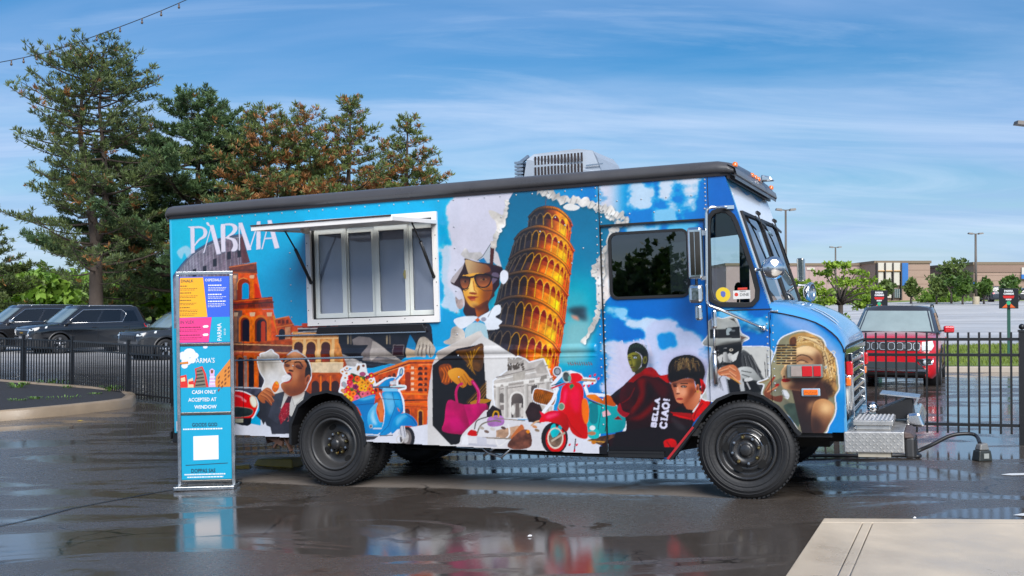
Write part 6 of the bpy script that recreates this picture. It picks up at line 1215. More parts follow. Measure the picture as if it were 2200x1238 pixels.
# ---- nose: grille, lamps
b = MB(); b.box(.735, .790, .02, W-.02, .60, 1.19); b.build('nose_backing', black, truck)
b = MB(); ring = [(.0, .57), (W, .57), (W, 1.24), (.0, 1.24)]; rin = [(.035, .63), (W-.035, .63), (W-.035, 1.19), (.035, 1.19)]
b.grid([[(x, y, z) for y, z in q] for q, x in ((ring, .792), (ring, .822), (rin, .822), (rin, .80))], False, True); b.build('nose_frame', mat('nose_blue', (.08, .30, .52), .3, coat=.4, var=.2, scale=4), truck, bevel=.006)
b = MB(); b.box(.80, .835, .05, W-.05, 1.19, 1.235); b.build('nose_trim', mat('mirror_strip', (.35, .36, .30), .08, 1.0, var=.4, scale=9), truck)
for i in range(6):
    z = .70+i*.083; b = MB(); b.hexa([(.80, .50, z), (.845, .50, z-.012), (.845, W-.50, z-.012), (.80, W-.50, z), (.80, .50, z+.035), (.842, .50, z+.018), (.842, W-.50, z+.018), (.80, W-.50, z+.035)]); b.build('grille_bar', chrome, truck, bevel=.004)
for y in (.46, W-.46): 
    b = MB(); b.box(.80, .85, y-.02, y+.02, .64, 1.19); b.build('grille_post', chrome, truck, bevel=.004)
for y in (.25, W-.25):
    b = MB(); b.lathe([(.17, .0), (.165, .018), (.14, .02)], (.80, y, .86), (1, 0, 0), 24); b.build('headlight_rim', chrome, truck)
    b = MB(); b.lathe([(.14, .012), (.13, .022), (.08, .034), (0, .038)], (.80, y, .86), (1, 0, 0), 24); b.build('headlight', clear_l, truck)
for y in (.13, W-.36):
    b = MB(); b.box(.82, .875, y, y+.085, 1.02, 1.135); b.build('nose_light', red_l, truck, bevel=.012)
    b = MB(); b.box(.82, .86, y-.04, y+.06, .935, 1.005); b.build('turn_signal', amber, truck, bevel=.01)
# ---- side lamp and marker on the fender
b = MB(); b.box(.37, .655, -.07, -.003, 1.015, 1.125); sl = b.build('side_lamp', mat('lamp_case', (.16, .18, .17), .4, var=.2, scale=12), truck, bevel=.01)
b = MB(); b.box(.405, .492, -.078, -.068, 1.028, 1.112); b.build('lens', mat('grey_lens', (.34, .28, .25), .2, coat=.5, var=.3, scale=18), sl, bevel=.004)
b = MB(); b.box(.494, .575, -.078, -.068, 1.028, 1.112); b.box(.585, .643, -.078, -.068, 1.028, 1.112); b.build('lens', red_l, sl, bevel=.004)
b = MB(); b.box(.475, .625, -.018, -.003, .862, .927); mk = b.build('side_marker', mat('marker_rim', (.30, .42, .52), .3), truck, bevel=.012)
b = MB(); b.box(.493, .607, -.026, -.017, .872, .917); b.build('lens', amber, mk, bevel=.006)
b = MB()
for i in range(7): b.bar((.503+i*.014, -.0266, .888+.006*(i % 2)), (.513+i*.014, -.0266, .902-.006*(i % 3)), .001, .003)
b.build('lens_rib', mat('amber_dark', (.30, .03, .0), .4), mk)
# ---- mirrors on the near side
b = MB(); ya = -.17; ym = -.20
b.tube([(-.07, -.02, 2.452), (-.10, -.09, 2.452), (-.18, ya, 2.452), (-.215, ya, 2.44), (-.222, ya, 2.40), (-.235, ya, 1.95), (-.245, ya, 1.67), (-.225, ya, 1.63), (-.15, ya+.03, 1.60), (.185, -.02, 1.432)], .013, 9); b.ball((.19, -.015, 1.43), .026, 10); b.bar((-.02, -.01, 2.455), (-.10, -.04, 2.455), .03); ma = b.build('mirror_arm', chrome, truck)
b = MB(); b.bar((-.235, ya, 2.24), (-.34, ya, 2.245), .03, .04); b.bar((-.24, ya, 1.865), (-.285, ya, 1.86), .035, .03); b.build('mirror_bracket', steel, truck)
b = MB(); b.box(-.378, -.255, ym-.045, ym+.045, 1.855, 2.29); mi = b.build('tall_mirror', chrome, truck, bevel=.022, seg=3)
b = MB(); b.box(-.352, -.318, ym-.05, ym-.044, 1.89, 2.25); b.box(-.312, -.268, ym-.05, ym-.044, 1.89, 2.25); b.build('mirror_panel', mat('mirror_back', (.16, .12, .10), .10, 1.0, var=.5, scale=5), mi)
b = MB(); b.box(-.383, -.265, ym-.05, ym+.03, 1.655, 1.812); b.build('square_mirror', chrome, truck, bevel=.03, seg=3)
b = MB(); b.tube([(-.32, ym, 1.86), (-.32, ym, 1.81)], .012, 8); b.build('mirror_stem', black, truck)
b = MB(); b.box(-.338, -.278, ym-.03, ym+.03, 1.51, 1.642); b.build('small_mirror', chrome, truck, bevel=.022, seg=3)
b = MB(); b.box(-.235, -.188, -.075, -.03, 1.44, 1.60); lm_ = b.build('spot_mirror', chrome, truck, bevel=.02, seg=3)
b = MB(); b.tube([(-.215, -.055, 1.45), (-.222, -.05, 1.24)], .008, 8); b.ball((-.222, -.05, 1.235), .022, 10); b.tube([(-.222, -.05, 1.22), (-.222, -.02, .97)], .019, 8); b.build('mirror_rod', steel, lm_)
b = MB(); b.tube([(.14, -.01, 1.918), (.30, -.08, 1.918)], .011, 8); b.ball((.14, -.005, 1.918), .02, 10); fm = b.build('mirror_stalk', chrome, truck)
b = MB(); b.lathe([(0, -.05), (.06, -.044), (.092, -.018), (.098, .004), (.088, .012), (0, .014)], (.30, -.085, 1.925), (-.35, 1, .05), 24); b.build('convex_mirror', chrome, fm)
b = MB(); b.tube([(.20, W, 1.82), (.26, W+.02, 1.82), (.30, W-.1, 1.81)], .014, 8); fm2 = b.build('mirror_stalk', chrome, truck)
b = MB(); b.lathe([(0, -.06), (.05, -.055), (.085, -.03), (.10, .0), (.098, .02), (.08, .03), (.075, .01), (.05, .0), (0, -.005)], (.33, W-.12, 1.745), (.96, -.28, 0), 24); b.build('horn_lamp', chrome, fm2)
b = MB(); b.box(.19, .26, W+.02, W+.16, 1.86, 2.10); b.build('far_mirror', mat('far_mirror_m', (.30, .30, .28), .15, 1.0, var=.6, scale=14), truck, bevel=.015)
# ---- cab interior
dark_in = mat('cab_dark', (.030, .030, .032), .7, var=.3, scale=5)
b = MB(); b.box(-1.24, .70, .05, W-.05, .60, .63); b.box(.02, .24, .06, W-.06, .64, 1.50); b.box(-1.24, .70, .06, W-.06, .52, .60); b.build('cab_floor', dark_in, truck)
b = MB(); b.box(-.62, -.18, .50, .95, .95, 1.10); b.hexa([(-.66, .52, 1.08), (-.52, .52, 1.08), (-.52, .93, 1.08), (-.66, .93, 1.08), (-.74, .54, 1.78), (-.64, .54, 1.78), (-.64, .91, 1.78), (-.74, .91, 1.78)]); b.box(-.5, -.3, .6, .85, .63, .95); b.build('passenger_seat', mat('seat_fabric', (.05, .055, .07), .85, var=.3, scale=20), truck, bevel=.05)
b = MB(); b.box(-.62, -.18, 1.35, 1.80, .95, 1.10); b.hexa([(-.66, 1.37, 1.08), (-.52, 1.37, 1.08), (-.52, 1.78, 1.08), (-.66, 1.78, 1.08), (-.74, 1.39, 1.74), (-.64, 1.39, 1.74), (-.64, 1.76, 1.74), (-.74, 1.76, 1.74)]); b.box(-.5, -.3, 1.45, 1.70, .63, .95); b.build('driver_seat', mat('seat_fabric', (.05, .055, .07), .85), truck, bevel=.05)
b = MB(); b.lathe([(.20+.014*math.cos(t), .014*math.sin(t)) for t in np.linspace(0, 6.283, 9)], (-.02, 1.58, 1.52), (-.75, 0, .65), 24); b.tube([(-.02, 1.58, 1.52), (.16, 1.58, 1.30)], .02, 8); b.bar((-.02, 1.40, 1.52), (-.02, 1.76, 1.52), .025); b.build('steering_wheel', black, truck)
b = MB(); b.tube([(-.30, 1.2, .63), (-.24, 1.18, 1.55), (-.22, 1.18, 1.75)], .012, 8); b.ball((-.22, 1.18, 1.79), .04, 10, (1, 1, 1.6)); b.build('gear_lever', black, truck)
# ---- chassis under the body
b = MB(); b.box(-5.7, .74, .62, .70, .42, .56); b.box(-5.7, .74, W-.70, W-.62, .42, .56); b.tube([(-3.99, .3, .41), (-3.99, W-.3, .41)], .07, 12); b.tube([(0, .25, .38), (0, W-.25, .38)], .05, 12); b.ball((-3.99, W/2, .41), .17, 14); b.tube([(-3.8, W/2, .43), (-.5, W/2, .50)], .045, 10); b.box(-1.9, -1.3, .75, 1.5, .36, .56); b.box(-.6, .6, .8, 1.45, .35, .62); b.build('chassis', under, truck)
b = MB(); b.tube([(-.5, .95, .40), (-2.6, .95, .38), (-4.6, .62, .45), (-5.0, .35, .40)], .035, 10); b.build('exhaust_pipe', mat('rusty_pipe', (.09, .045, .03), .7, var=.5, scale=20), truck)
b = MB(); b.tube([(-3.4, .50, .33), (-2.0, .42, .30), (-.70, .40, .285)], .016, 8); b.tube([(-3.2, .30, .40), (-2.2, .30, .345), (-.72, .28, .33)], .011, 8); hr = b.build('hose_rail', black, truck)
for i in range(16):
    x = -1.96+i*.085; b = MB(); b.tube([(x, .42, .30), (x+.012, .42, .262), (x+.022, .42, .252), (x+.026, .42, .268)], .0035, 5); b.build('hook', steel, hr)
b = MB(); b.tube([(-2.55, .2, .42), (-2.42, .18, .33), (-2.30, .2, .29), (-2.15, .2, .42)], .014, 8); b.tube([(-2.48, .2, .30), (-2.30, .2, .42)], .012, 8); b.build('bracket_arm', steel, truck)
# torn splash flap and bracket ahead of the rear wheel
b = MB(); b.bar((-4.85, .10, .50), (-4.60, .06, .40), .03, .05); b.bar((-4.62, .08, .52), (-4.50, .06, .33), .04, .02); b.bar((-4.72, .08, .36), (-4.60, .06, .50), .03, .02); b.tube([(-4.58, .1, .55), (-4.53, .06, .42), (-4.55, .1, .34)], .012, 8); b.build('rear_bracket', mat('rusty_pipe', (.09, .045, .03), .7), truck)
b = MB(); b.box(-5.93, -5.86, .02, W-.02, .40, .56); b.box(-5.95, -5.93, .0, W, .44, .52); b.build('rear_bumper', black, truck, bevel=.01)
b = MB(); b.box(-1.20, -.70, -.0, .30, .335, .37); b.box(-1.20, -.70, -.006, .002, .372, .39); b.build('door_step', black, truck)
# ---- wheels
tyre_m = mat('tyre', (.014, .014, .015), .62, var=.35, scale=8, bump=.15, bscale=40)
rim_m = mat('rim_black', (.026, .026, .027), .24, var=.4, scale=12, rvar=.12); rim_d = mat('rim_dull', (.034, .034, .035), .45, var=.4, scale=9)
lug_m = mat('lug_brass', (.52, .36, .14), .25, 1.0); 
def tyre_mesh(R, wd, ri):
    prof = [(ri, .03), (ri+.015, .004), (ri+.03, 0.0), (ri+.07, -.006), ((R+ri)/2, -.010), (R-.06, -.004), (R-.028, .006), (R-.010, .022), (R-.003, .045), (R, .075), (R+.001, wd/2)]
    prof = prof+[(r, wd-h) for r, h in prof[::-1][1:]]
    b = MB(); b.lathe(prof, (0, 0, 0), (0, 1, 0), 56)
    n = 64                                              # tread blocks and sidewall ribs
    for i in range(n):
        t = 2*math.pi*i/n; c, s = math.cos(t), math.sin(t); t2 = t+.055
        for y0_, y1_ in ((.03, .085), (.105, wd-.105), (wd-.085, wd-.03)):
            pts = []
            for r in (R-.006, R+.007):
                for tt, yy in ((t, y0_), (t2, y0_), (t2, y1_), (t, y1_)): pts.append((r*math.cos(tt), yy, r*math.sin(tt)))
            b.hexa(pts)
    for r in (ri+.045, R-.075, R-.05): b.lathe([(r, -.010), (r+.004, -.0135), (r+.008, -.010)], (0, 0, 0), (0, 1, 0), 56)
    return b
def wheel(x, y, R, kind, far=False, w=.21, ri=.255):
    e = empty('wheel', (x, y, R)); e.parent = truck
    if far: e.rotation_euler = (0, 0, math.pi)
    tyre_mesh(R, w, ri).build('tyre', tyre_m, e)
    b = MB()
    if kind == 'front':
        b.lathe([(ri+.004, .03), (ri-.004, .006), (ri-.020, .004), (ri-.028, .020), (ri-.034, .055), (ri-.055, .070), (ri-.075, .052), (.165, .040), (.152, .045)], (0, 0, 0), (0, 1, 0), 40)
        b.lathe([(.152, .045), (.135, .030), (.105, .028)], (0, 0, 0), (0, 1, 0), 40)
    else:
        b.lathe([(ri+.004, .03), (ri-.004, .006), (ri-.020, .006), (ri-.026, .03), (ri-.036, .05), (ri-.042, .11), (ri-.052, .135), (ri-.07, .145), (.16, .150), (.12, .142), (.105, .125)], (0, 0, 0), (0, 1, 0), 40)
    rm = b.build('rim', rim_m if kind == 'front' else rim_d, e)
    dep = .041 if kind == 'front' else .1475
    for i in range(5 if kind == 'front' else 4):
        t = 2*math.pi*i/(5 if kind == 'front' else 4)+.5; c, s = math.cos(t), math.sin(t); pts = []
        for q in range(14):
            a = 2*math.pi*q/14; u, v = .042*math.cos(a), .026*math.sin(a); r0 = .172; pts.append((c*(r0+v)-s*u, dep-.008, s*(r0+v)+c*u))
        b = MB(); b.add(pts, [tuple(range(14))]); b.build('hand_hole', mat('hole_black', (.003, .003, .003), .9), rm)
    b = MB(); hy = .03 if kind == 'front' else .125
    pr2 = [(.135, hy+.012), (.125, hy-.012), (.098, hy-.016), (.09, hy-.004), (.055, hy-.002), (.05, hy-.028), (.04, hy-.035), (0, hy-.037)] if kind == 'front' else [(.10, hy+.02), (.095, hy-.02), (.06, hy-.03), (.052, hy-.075), (.042, hy-.092), (.02, hy-.10), (0, hy-.10)]
    b.lathe(pr2, (0, 0, 0), (0, 1, 0), 28); b.build('hub', rim_m, e)
    nl = 8 if kind == 'front' else 10
    for i in range(nl):
        t = 2*math.pi*i/nl+.2; b = MB(); b.lathe([(.017, .0), (.017, -.024), (.011, -.034), (0, -.035)], (.112*math.cos(t) if kind == 'front' else .098*math.cos(t), hy-.010, (.112 if kind == 'front' else .098)*math.sin(t)), (0, 1, 0), 6, False); b.build('lug_nut', lug_m if (i*5 % 8) < 4 else steel, e)
    if kind == 'front':
        b = MB(); b.lathe([(.138, hy-.004), (.148, hy-.016), (.142, hy-.02)], (0, 0, 0), (0, 1, 0), 12, True, -1.2, .5); b.build('rim_shine', chrome, e)
    return e
wheel(0, .0, .412, 'front'); wheel(-3.99, .0, .412, 'rear'); wheel(-3.99, .30, .412, 'rear'); wheel(0, W, .412, 'front', True); wheel(-3.99, W, .412, 'rear', True); wheel(-3.99, W-.30, .412, 'rear', True)
# ---- front step bumper
dia = mat('diamond_plate', (.50, .49, .47), .34, .7, var=.25, scale=10, rvar=.12)
b = MB(); b.box(.795, 1.255, .0, W, .405, .575); bp = b.build('front_bumper', dia, truck, bevel=.008)
dm = MB(); dm.hexa([(-.013, -.004, 0), (0, -.004, -.0035), (.013, -.004, 0), (0, -.004, .0035), (-.013, 0, 0), (0, 0, -.0055), (.013, 0, 0), (0, 0, .0055)]); dme = dm.mesh('tread_lug'); dme.materials.append(dia)
for i in range(17):
    for j in range(6):
        o = bpy.data.objects.new('tread_lug', dme); COL.objects.link(o); o.parent = bp; o.location = (.815+i*.0262, -.001, .42+j*.0265); o.rotation_euler = (0, math.radians(45 if (i+j) % 2 else -45), 0)
b = MB(); b.box(.86, 1.17, .10, .62, .615, .655); b.box(.88, 1.15, .12, .60, .577, .615); b.build('step_plate', dia, truck, bevel=.006)
b = MB()
for i in range(9): b.box(.88+i*.033, .895+i*.033, .12, .60, .657, .662)
b.build('step_rib', mat('rib_white', (.55, .55, .55), .5), truck)
b = MB(); b.box(.90, 1.15, .02, .5, .37, .403); b.build('bumper_bracket', mat('old_alu', (.42, .38, .30), .6, var=.3, scale=8), truck)
b = MB(); b.prism([(.02, .36), (.50, .36), (.52, .52), (.04, .53)], 1.256, 1.33, 'x'); bb = b.build('rubber_buffer', mat('buffer_black', (.02, .02, .021), .5, var=.4, scale=14), truck, bevel=.02)
b = MB()
for i in range(7): b.box(1.325, 1.34, .05+i*.065, .075+i*.065, .37, .50)
b.build('buffer_rib', black, bb)
b = MB(); b.hexa([(1.255, .02, .52), (1.335, .05, .52), (1.335, .5, .53), (1.255, .55, .53), (1.255, .02, .575), (1.31, .05, .56), (1.31, .5, .575), (1.255, .55, .585)]); b.build('buffer_cap', mat('cap_rust', (.07, .045, .04), .5, var=.5, scale=12), truck, bevel=.01)
b = MB(); b.hexa([(1.255, .62, .55), (1.40, .62, .55), (1.40, 1.7, .56), (1.255, 1.7, .56), (1.255, .62, .66), (1.36, .62, .67), (1.36, 1.7, .66), (1.255, 1.7, .66)]); b.build('bumper_face', chrome, truck, bevel=.02)
b = MB(); b.hexa([(.99, .80, .60), (1.31, .80, .60), (1.31, 1.15, .60), (.99, 1.15, .60), (1.0, .80, .67), (1.30, .80, .79), (1.30, 1.15, .79), (1.0, 1.15, .67)]); hb = b.build('hitch_box', black, truck, bevel=.006)
b = MB(); b.hexa([(1.04, .76, .815), (1.36, .78, .775), (1.36, 1.15, .775), (1.04, 1.15, .815), (1.04, .76, .825), (1.36, .78, .787), (1.36, 1.15, .787), (1.04, 1.15, .825)]); b.hexa([(1.31, .78, .72), (1.33, .78, .72), (1.33, 1.15, .72), (1.31, 1.15, .72), (1.34, .78, .78), (1.36, .78, .78), (1.36, 1.15, .78), (1.34, 1.15, .78)]); b.build('hitch_lid', steel, hb)
b = MB(); b.ball((.975, .80, .70), .05, 10); b.bar((.82, .85, .62), (1.0, .85, .62), .05); b.build('hitch_ball', chrome, hb)
b = MB(); b.bar((.86, .2, .56), (.93, .9, .66), .02); b.bar((.86, .35, .55), (.88, .75, .68), .02); b.build('hitch_strut', steel, truck)
# ================================================================ menu stand
sb0, sb1 = on_ground(383, 1052), on_ground(507, 1047)
mid_ = (sb0+sb1)/2; sa = math.atan2(sb1.y-sb0.y, sb1.x-sb0.x)
stand = empty('menu_stand', (mid_.x, mid_.y, mid_.z)); stand.rotation_euler = (math.radians(-.3), math.radians(-1.0), sa)
tag(stand, 'tall steel-framed menu stand with coloured boards in front of the truck', 'menu stand')
K = (sb1-sb0).length/124.0                                  # metres per sheet pixel on the stand
def sx(u, v=800): return (u-441-(v-800)*.0215)*K
def sz(v): return (1049-v)*K
fr_m = mat('stand_steel', (.50, .50, .50), .22, 1.0, var=.25, scale=9, rvar=.10)
x0, x1, zt = -.262, .262, sz(584)
for xx_ in (x0, x1):
    b = MB(); b.box(xx_-.017, xx_+.017, -.018, .018, .03, zt); b.build('post', fr_m, stand, bevel=.005)
b = MB(); b.box(x0-.017, x1+.017, -.018, .018, zt, zt+.034); b.build('top_rail', fr_m, stand, bevel=.005)
for v0 in (736, 886, 1033):
    b = MB(); b.box(x0+.018, x1-.018, -.016, .016, sz(v0)-.014, sz(v0)+.014); b.build('cross_rail', mat('rail_dark', (.20, .18, .16), .25, 1.0, var=.4, scale=6), stand, bevel=.004)
b = MB(); b.box(x0-.03, x1+.03, -.15, -.115, .004, .042); b.box(x0-.03, x1+.03, .115, .15, .004, .042); b.box(x0-.03, x0+.01, -.115, .115, .004, .042); b.box(x1-.01, x1+.03, -.115, .115, .004, .042); b.build('foot_frame', fr_m, stand, bevel=.006)
b = MB(); b.bar((x1, .0, .06), (x1+.02, .25, .01), .02); b.build('stay', black, stand)
mt = {k: mat('board_'+k, c, .42, coat=.25, var=.04, scale=6) for k, c in dict(teal=srgb(0, 152, 190), yellow=srgb(240, 168, 20), blue=srgb(48, 92, 206), pink=srgb(228, 56, 130), cyan=srgb(0, 160, 190), cloud=srgb(214, 216, 230), red=srgb(206, 40, 34), stone=srgb(120, 112, 96), sdark=srgb(60, 56, 50), orange=srgb(206, 128, 48), odark=srgb(126, 70, 30), cream=srgb(222, 190, 150), lilac=srgb(206, 170, 206), ink=srgb(30, 40, 60)).items()}
def board(name, v0, v1, key, lab):
    b = MB(); b.box(x0+.019, x1-.019, -.008, .008, sz(v1), sz(v0)); o = b.build(name, mt[key], stand); o['label'] = lab; return o
lay = [0]
def flat(pts, key, par, d=.0006, name='print'):             # printed shape on a board, pts in sheet pixels
    lay[0] += 1; b = MB(); y = -.0085-d*(1+lay[0] % 12*.12)
    b.add([(sx(u, v), y, sz(v)) for u, v in pts], [tuple(range(len(pts)))]); return b.build(name, mt[key] if key in mt else MATS[key], par)
def words(t, u, v, h, m, par, sx_=1.0, bold=0.0, rot=0):
    return text_part('lettering', t, m, par, h*K*1.38, (sx(u, v), -.0104, sz(v)), (math.pi/2, -rot, 0), sx=sx_, bold=bold)
def lines(u0, u1, v0, m, par, n=2, dv=4.2, h=1.5, seed=0):  # rows of print too small to read
    r = random.Random(seed+int(v0)); b = MB()
    for i in range(n):
        u = u0; ue = u1-(r.random()*12 if i == n-1 else r.random()*3)
        while u < ue:
            w = 2+r.random()*4; b.add([(sx(p, q), -.0100, sz(q)) for p, q in ((u, v0+i*dv+h), (min(u+w, ue), v0+i*dv+h), (min(u+w, ue), v0+i*dv), (u, v0+i*dv))], [(0, 1, 2, 3)]); u += w+1.1
    return b.build('small_print', m, par)
ink_g = mat('ink_brown', srgb(96, 70, 30), .5); ink_p = mat('ink_plum', srgb(120, 20, 66), .5); ink_d = mat('ink_navy', srgb(26, 44, 64), .5)
p1 = board('menu_board', 588, 732, 'blue', 'menu board split into yellow, blue, pink and teal fields')
flat([(384, 590), (434, 590), (444, 676), (384, 677)], 'yellow', p1); flat([(384, 678), (453, 677), (447, 731), (384, 731)], 'pink', p1, .0012); flat([(454, 676.5), (493, 676.5), (494, 731), (448, 731)], 'cyan', p1, .0009)
words('DNALK', 386, 600, 6.5, ink_d, p1, .9, .0004); words('OSPEDIALS', 438, 598.5, 6, ink_w, p1, .88, .0004); words('IN VLEX', 386, 690, 7, ink_d, p1, .85)
for v, n in ((607, 1), (613, 2), (622, 1), (629, 2), (638, 1), (645, 2), (654, 1), (660, 2), (668, 2)): lines(385, 423 if n == 2 else 412, v, ink_g, p1, n, 3.2, 1.2 if n == 2 else 2.2, v)
for v, n in ((606, 1), (612, 3), (626, 1), (632, 2), (641, 1), (647, 3)): lines(445, 484, v, ink_w, p1, n, 3.2, 1.1 if n > 1 else 2.6, v)
for v, n in ((697, 1), (703, 2), (714, 1), (720, 2)): lines(385, 434, v, ink_p, p1, n, 3.2, 1.2 if n == 2 else 2.4, v)
for v in (694, 712): flat([(434, v+2), (438, v), (445, v), (447, v+3), (444, v+5.5), (436, v+5.5)], 'white_ink', p1, .0016)
words('PARMA', 475, 729, 9.5, ink_w, p1, .92, .0003, math.pi/2); words('0110', 484, 716, 4.5, ink_w, p1, 1.1, 0, math.pi/2)
p2 = board('picture_board', 739, 883, 'teal', 'board picturing landmarks above the words cash only accepted at window')
for cu, cv, r in ((394, 760, 12), (406, 754, 13), (417, 760, 9), (400, 772, 11), (412, 770, 8), (396, 782, 7), (440, 741, 5)): flat([(cu+r*math.cos(t), max(cv+r*.8*math.sin(t), 739.5)) for t in np.linspace(0, 6.0, 12)], 'cloud', p2)
flat([(418, 788), (434, 783), (442, 800), (448, 829), (414, 829), (420, 806)], 'red', p2, .0012); flat([(421, 789), (432, 786), (438, 800), (443, 829), (418, 829), (423, 806)], 'stone', p2, .0018)
for i in range(5): flat([(422+i*-.6, 793+i*7.5), (434+i*1.6, 791+i*7.5), (435+i*1.6, 794+i*7.5), (422-i*.6, 796+i*7.5)], 'sdark', p2, .0022)
flat([(464, 806), (494, 768), (495, 829), (460, 829)], 'orange', p2, .0012)
for i in range(4):
    for j in range(4): flat([(468+i*7, 808-i*7+j*9), (472+i*7, 804-i*7+j*9), (472+i*7, 809-i*7+j*9), (468+i*7, 813-i*7+j*9)], 'odark', p2, .0018)
flat([(385, 804), (400, 801), (404, 829), (385, 829)], 'red', p2, .0012); flat([(388, 808), (397, 806), (398, 815), (389, 816)], 'cream', p2, .0018); flat([(404, 812), (414, 808), (416, 829), (403, 829)], 'cream', p2, .0015); flat([(405, 816), (416, 814), (416, 822), (405, 822)], 'red', p2, .002)
flat([(449, 793), (455, 788), (461, 793), (460, 803), (463, 829), (448, 829), (451, 803)], 'lilac', p2, .0015); flat([(452, 792), (458, 792), (457, 799), (453, 799)], 'odark', p2, .002)
for v in (806, 814, 821): flat([(450, v), (462, v), (462, v+2.5), (450, v+2.5)], 'cloud', p2, .0022)
flat([(386, 774), (404, 772), (404, 777), (386, 778)], 'orange', p2, .0022)
words("PARMA'S", 414, 776, 11, ink_w, p2, .80, .0002)
words('CASH ONLY', 412, 843, 8, ink_w, p2, .86, .0009); words('ACCEPTED AT', 405, 859.5, 8, ink_w, p2, .84, .0009); words('WINDOW', 418, 875.5, 8, ink_w, p2, .92, .0009)
p3 = board('notice_board', 890, 1029, 'teal', 'teal notice board with dark headings and a blank white square')
words('GOODS GOD', 413, 914, 8, ink_d, p3, .80, .0008); lines(394, 490, 918, ink_w, p3, 1, 4, 3, 3)
flat([(416, 935), (470, 934), (471, 986), (417, 987)], 'white_ink', p3); flat([(400, 997), (491, 994), (491, 995.5), (400, 998.5)], 'ink', p3)
words('DOPPAS SAS', 412, 1014, 8.5, ink_d, p3, .80, .0008); lines(398, 492, 1016.5, ink_w, p3, 1, 4, 2.8, 5); lines(404, 487, 1022.5, ink_w, p3, 1, 4, 2.6, 6)
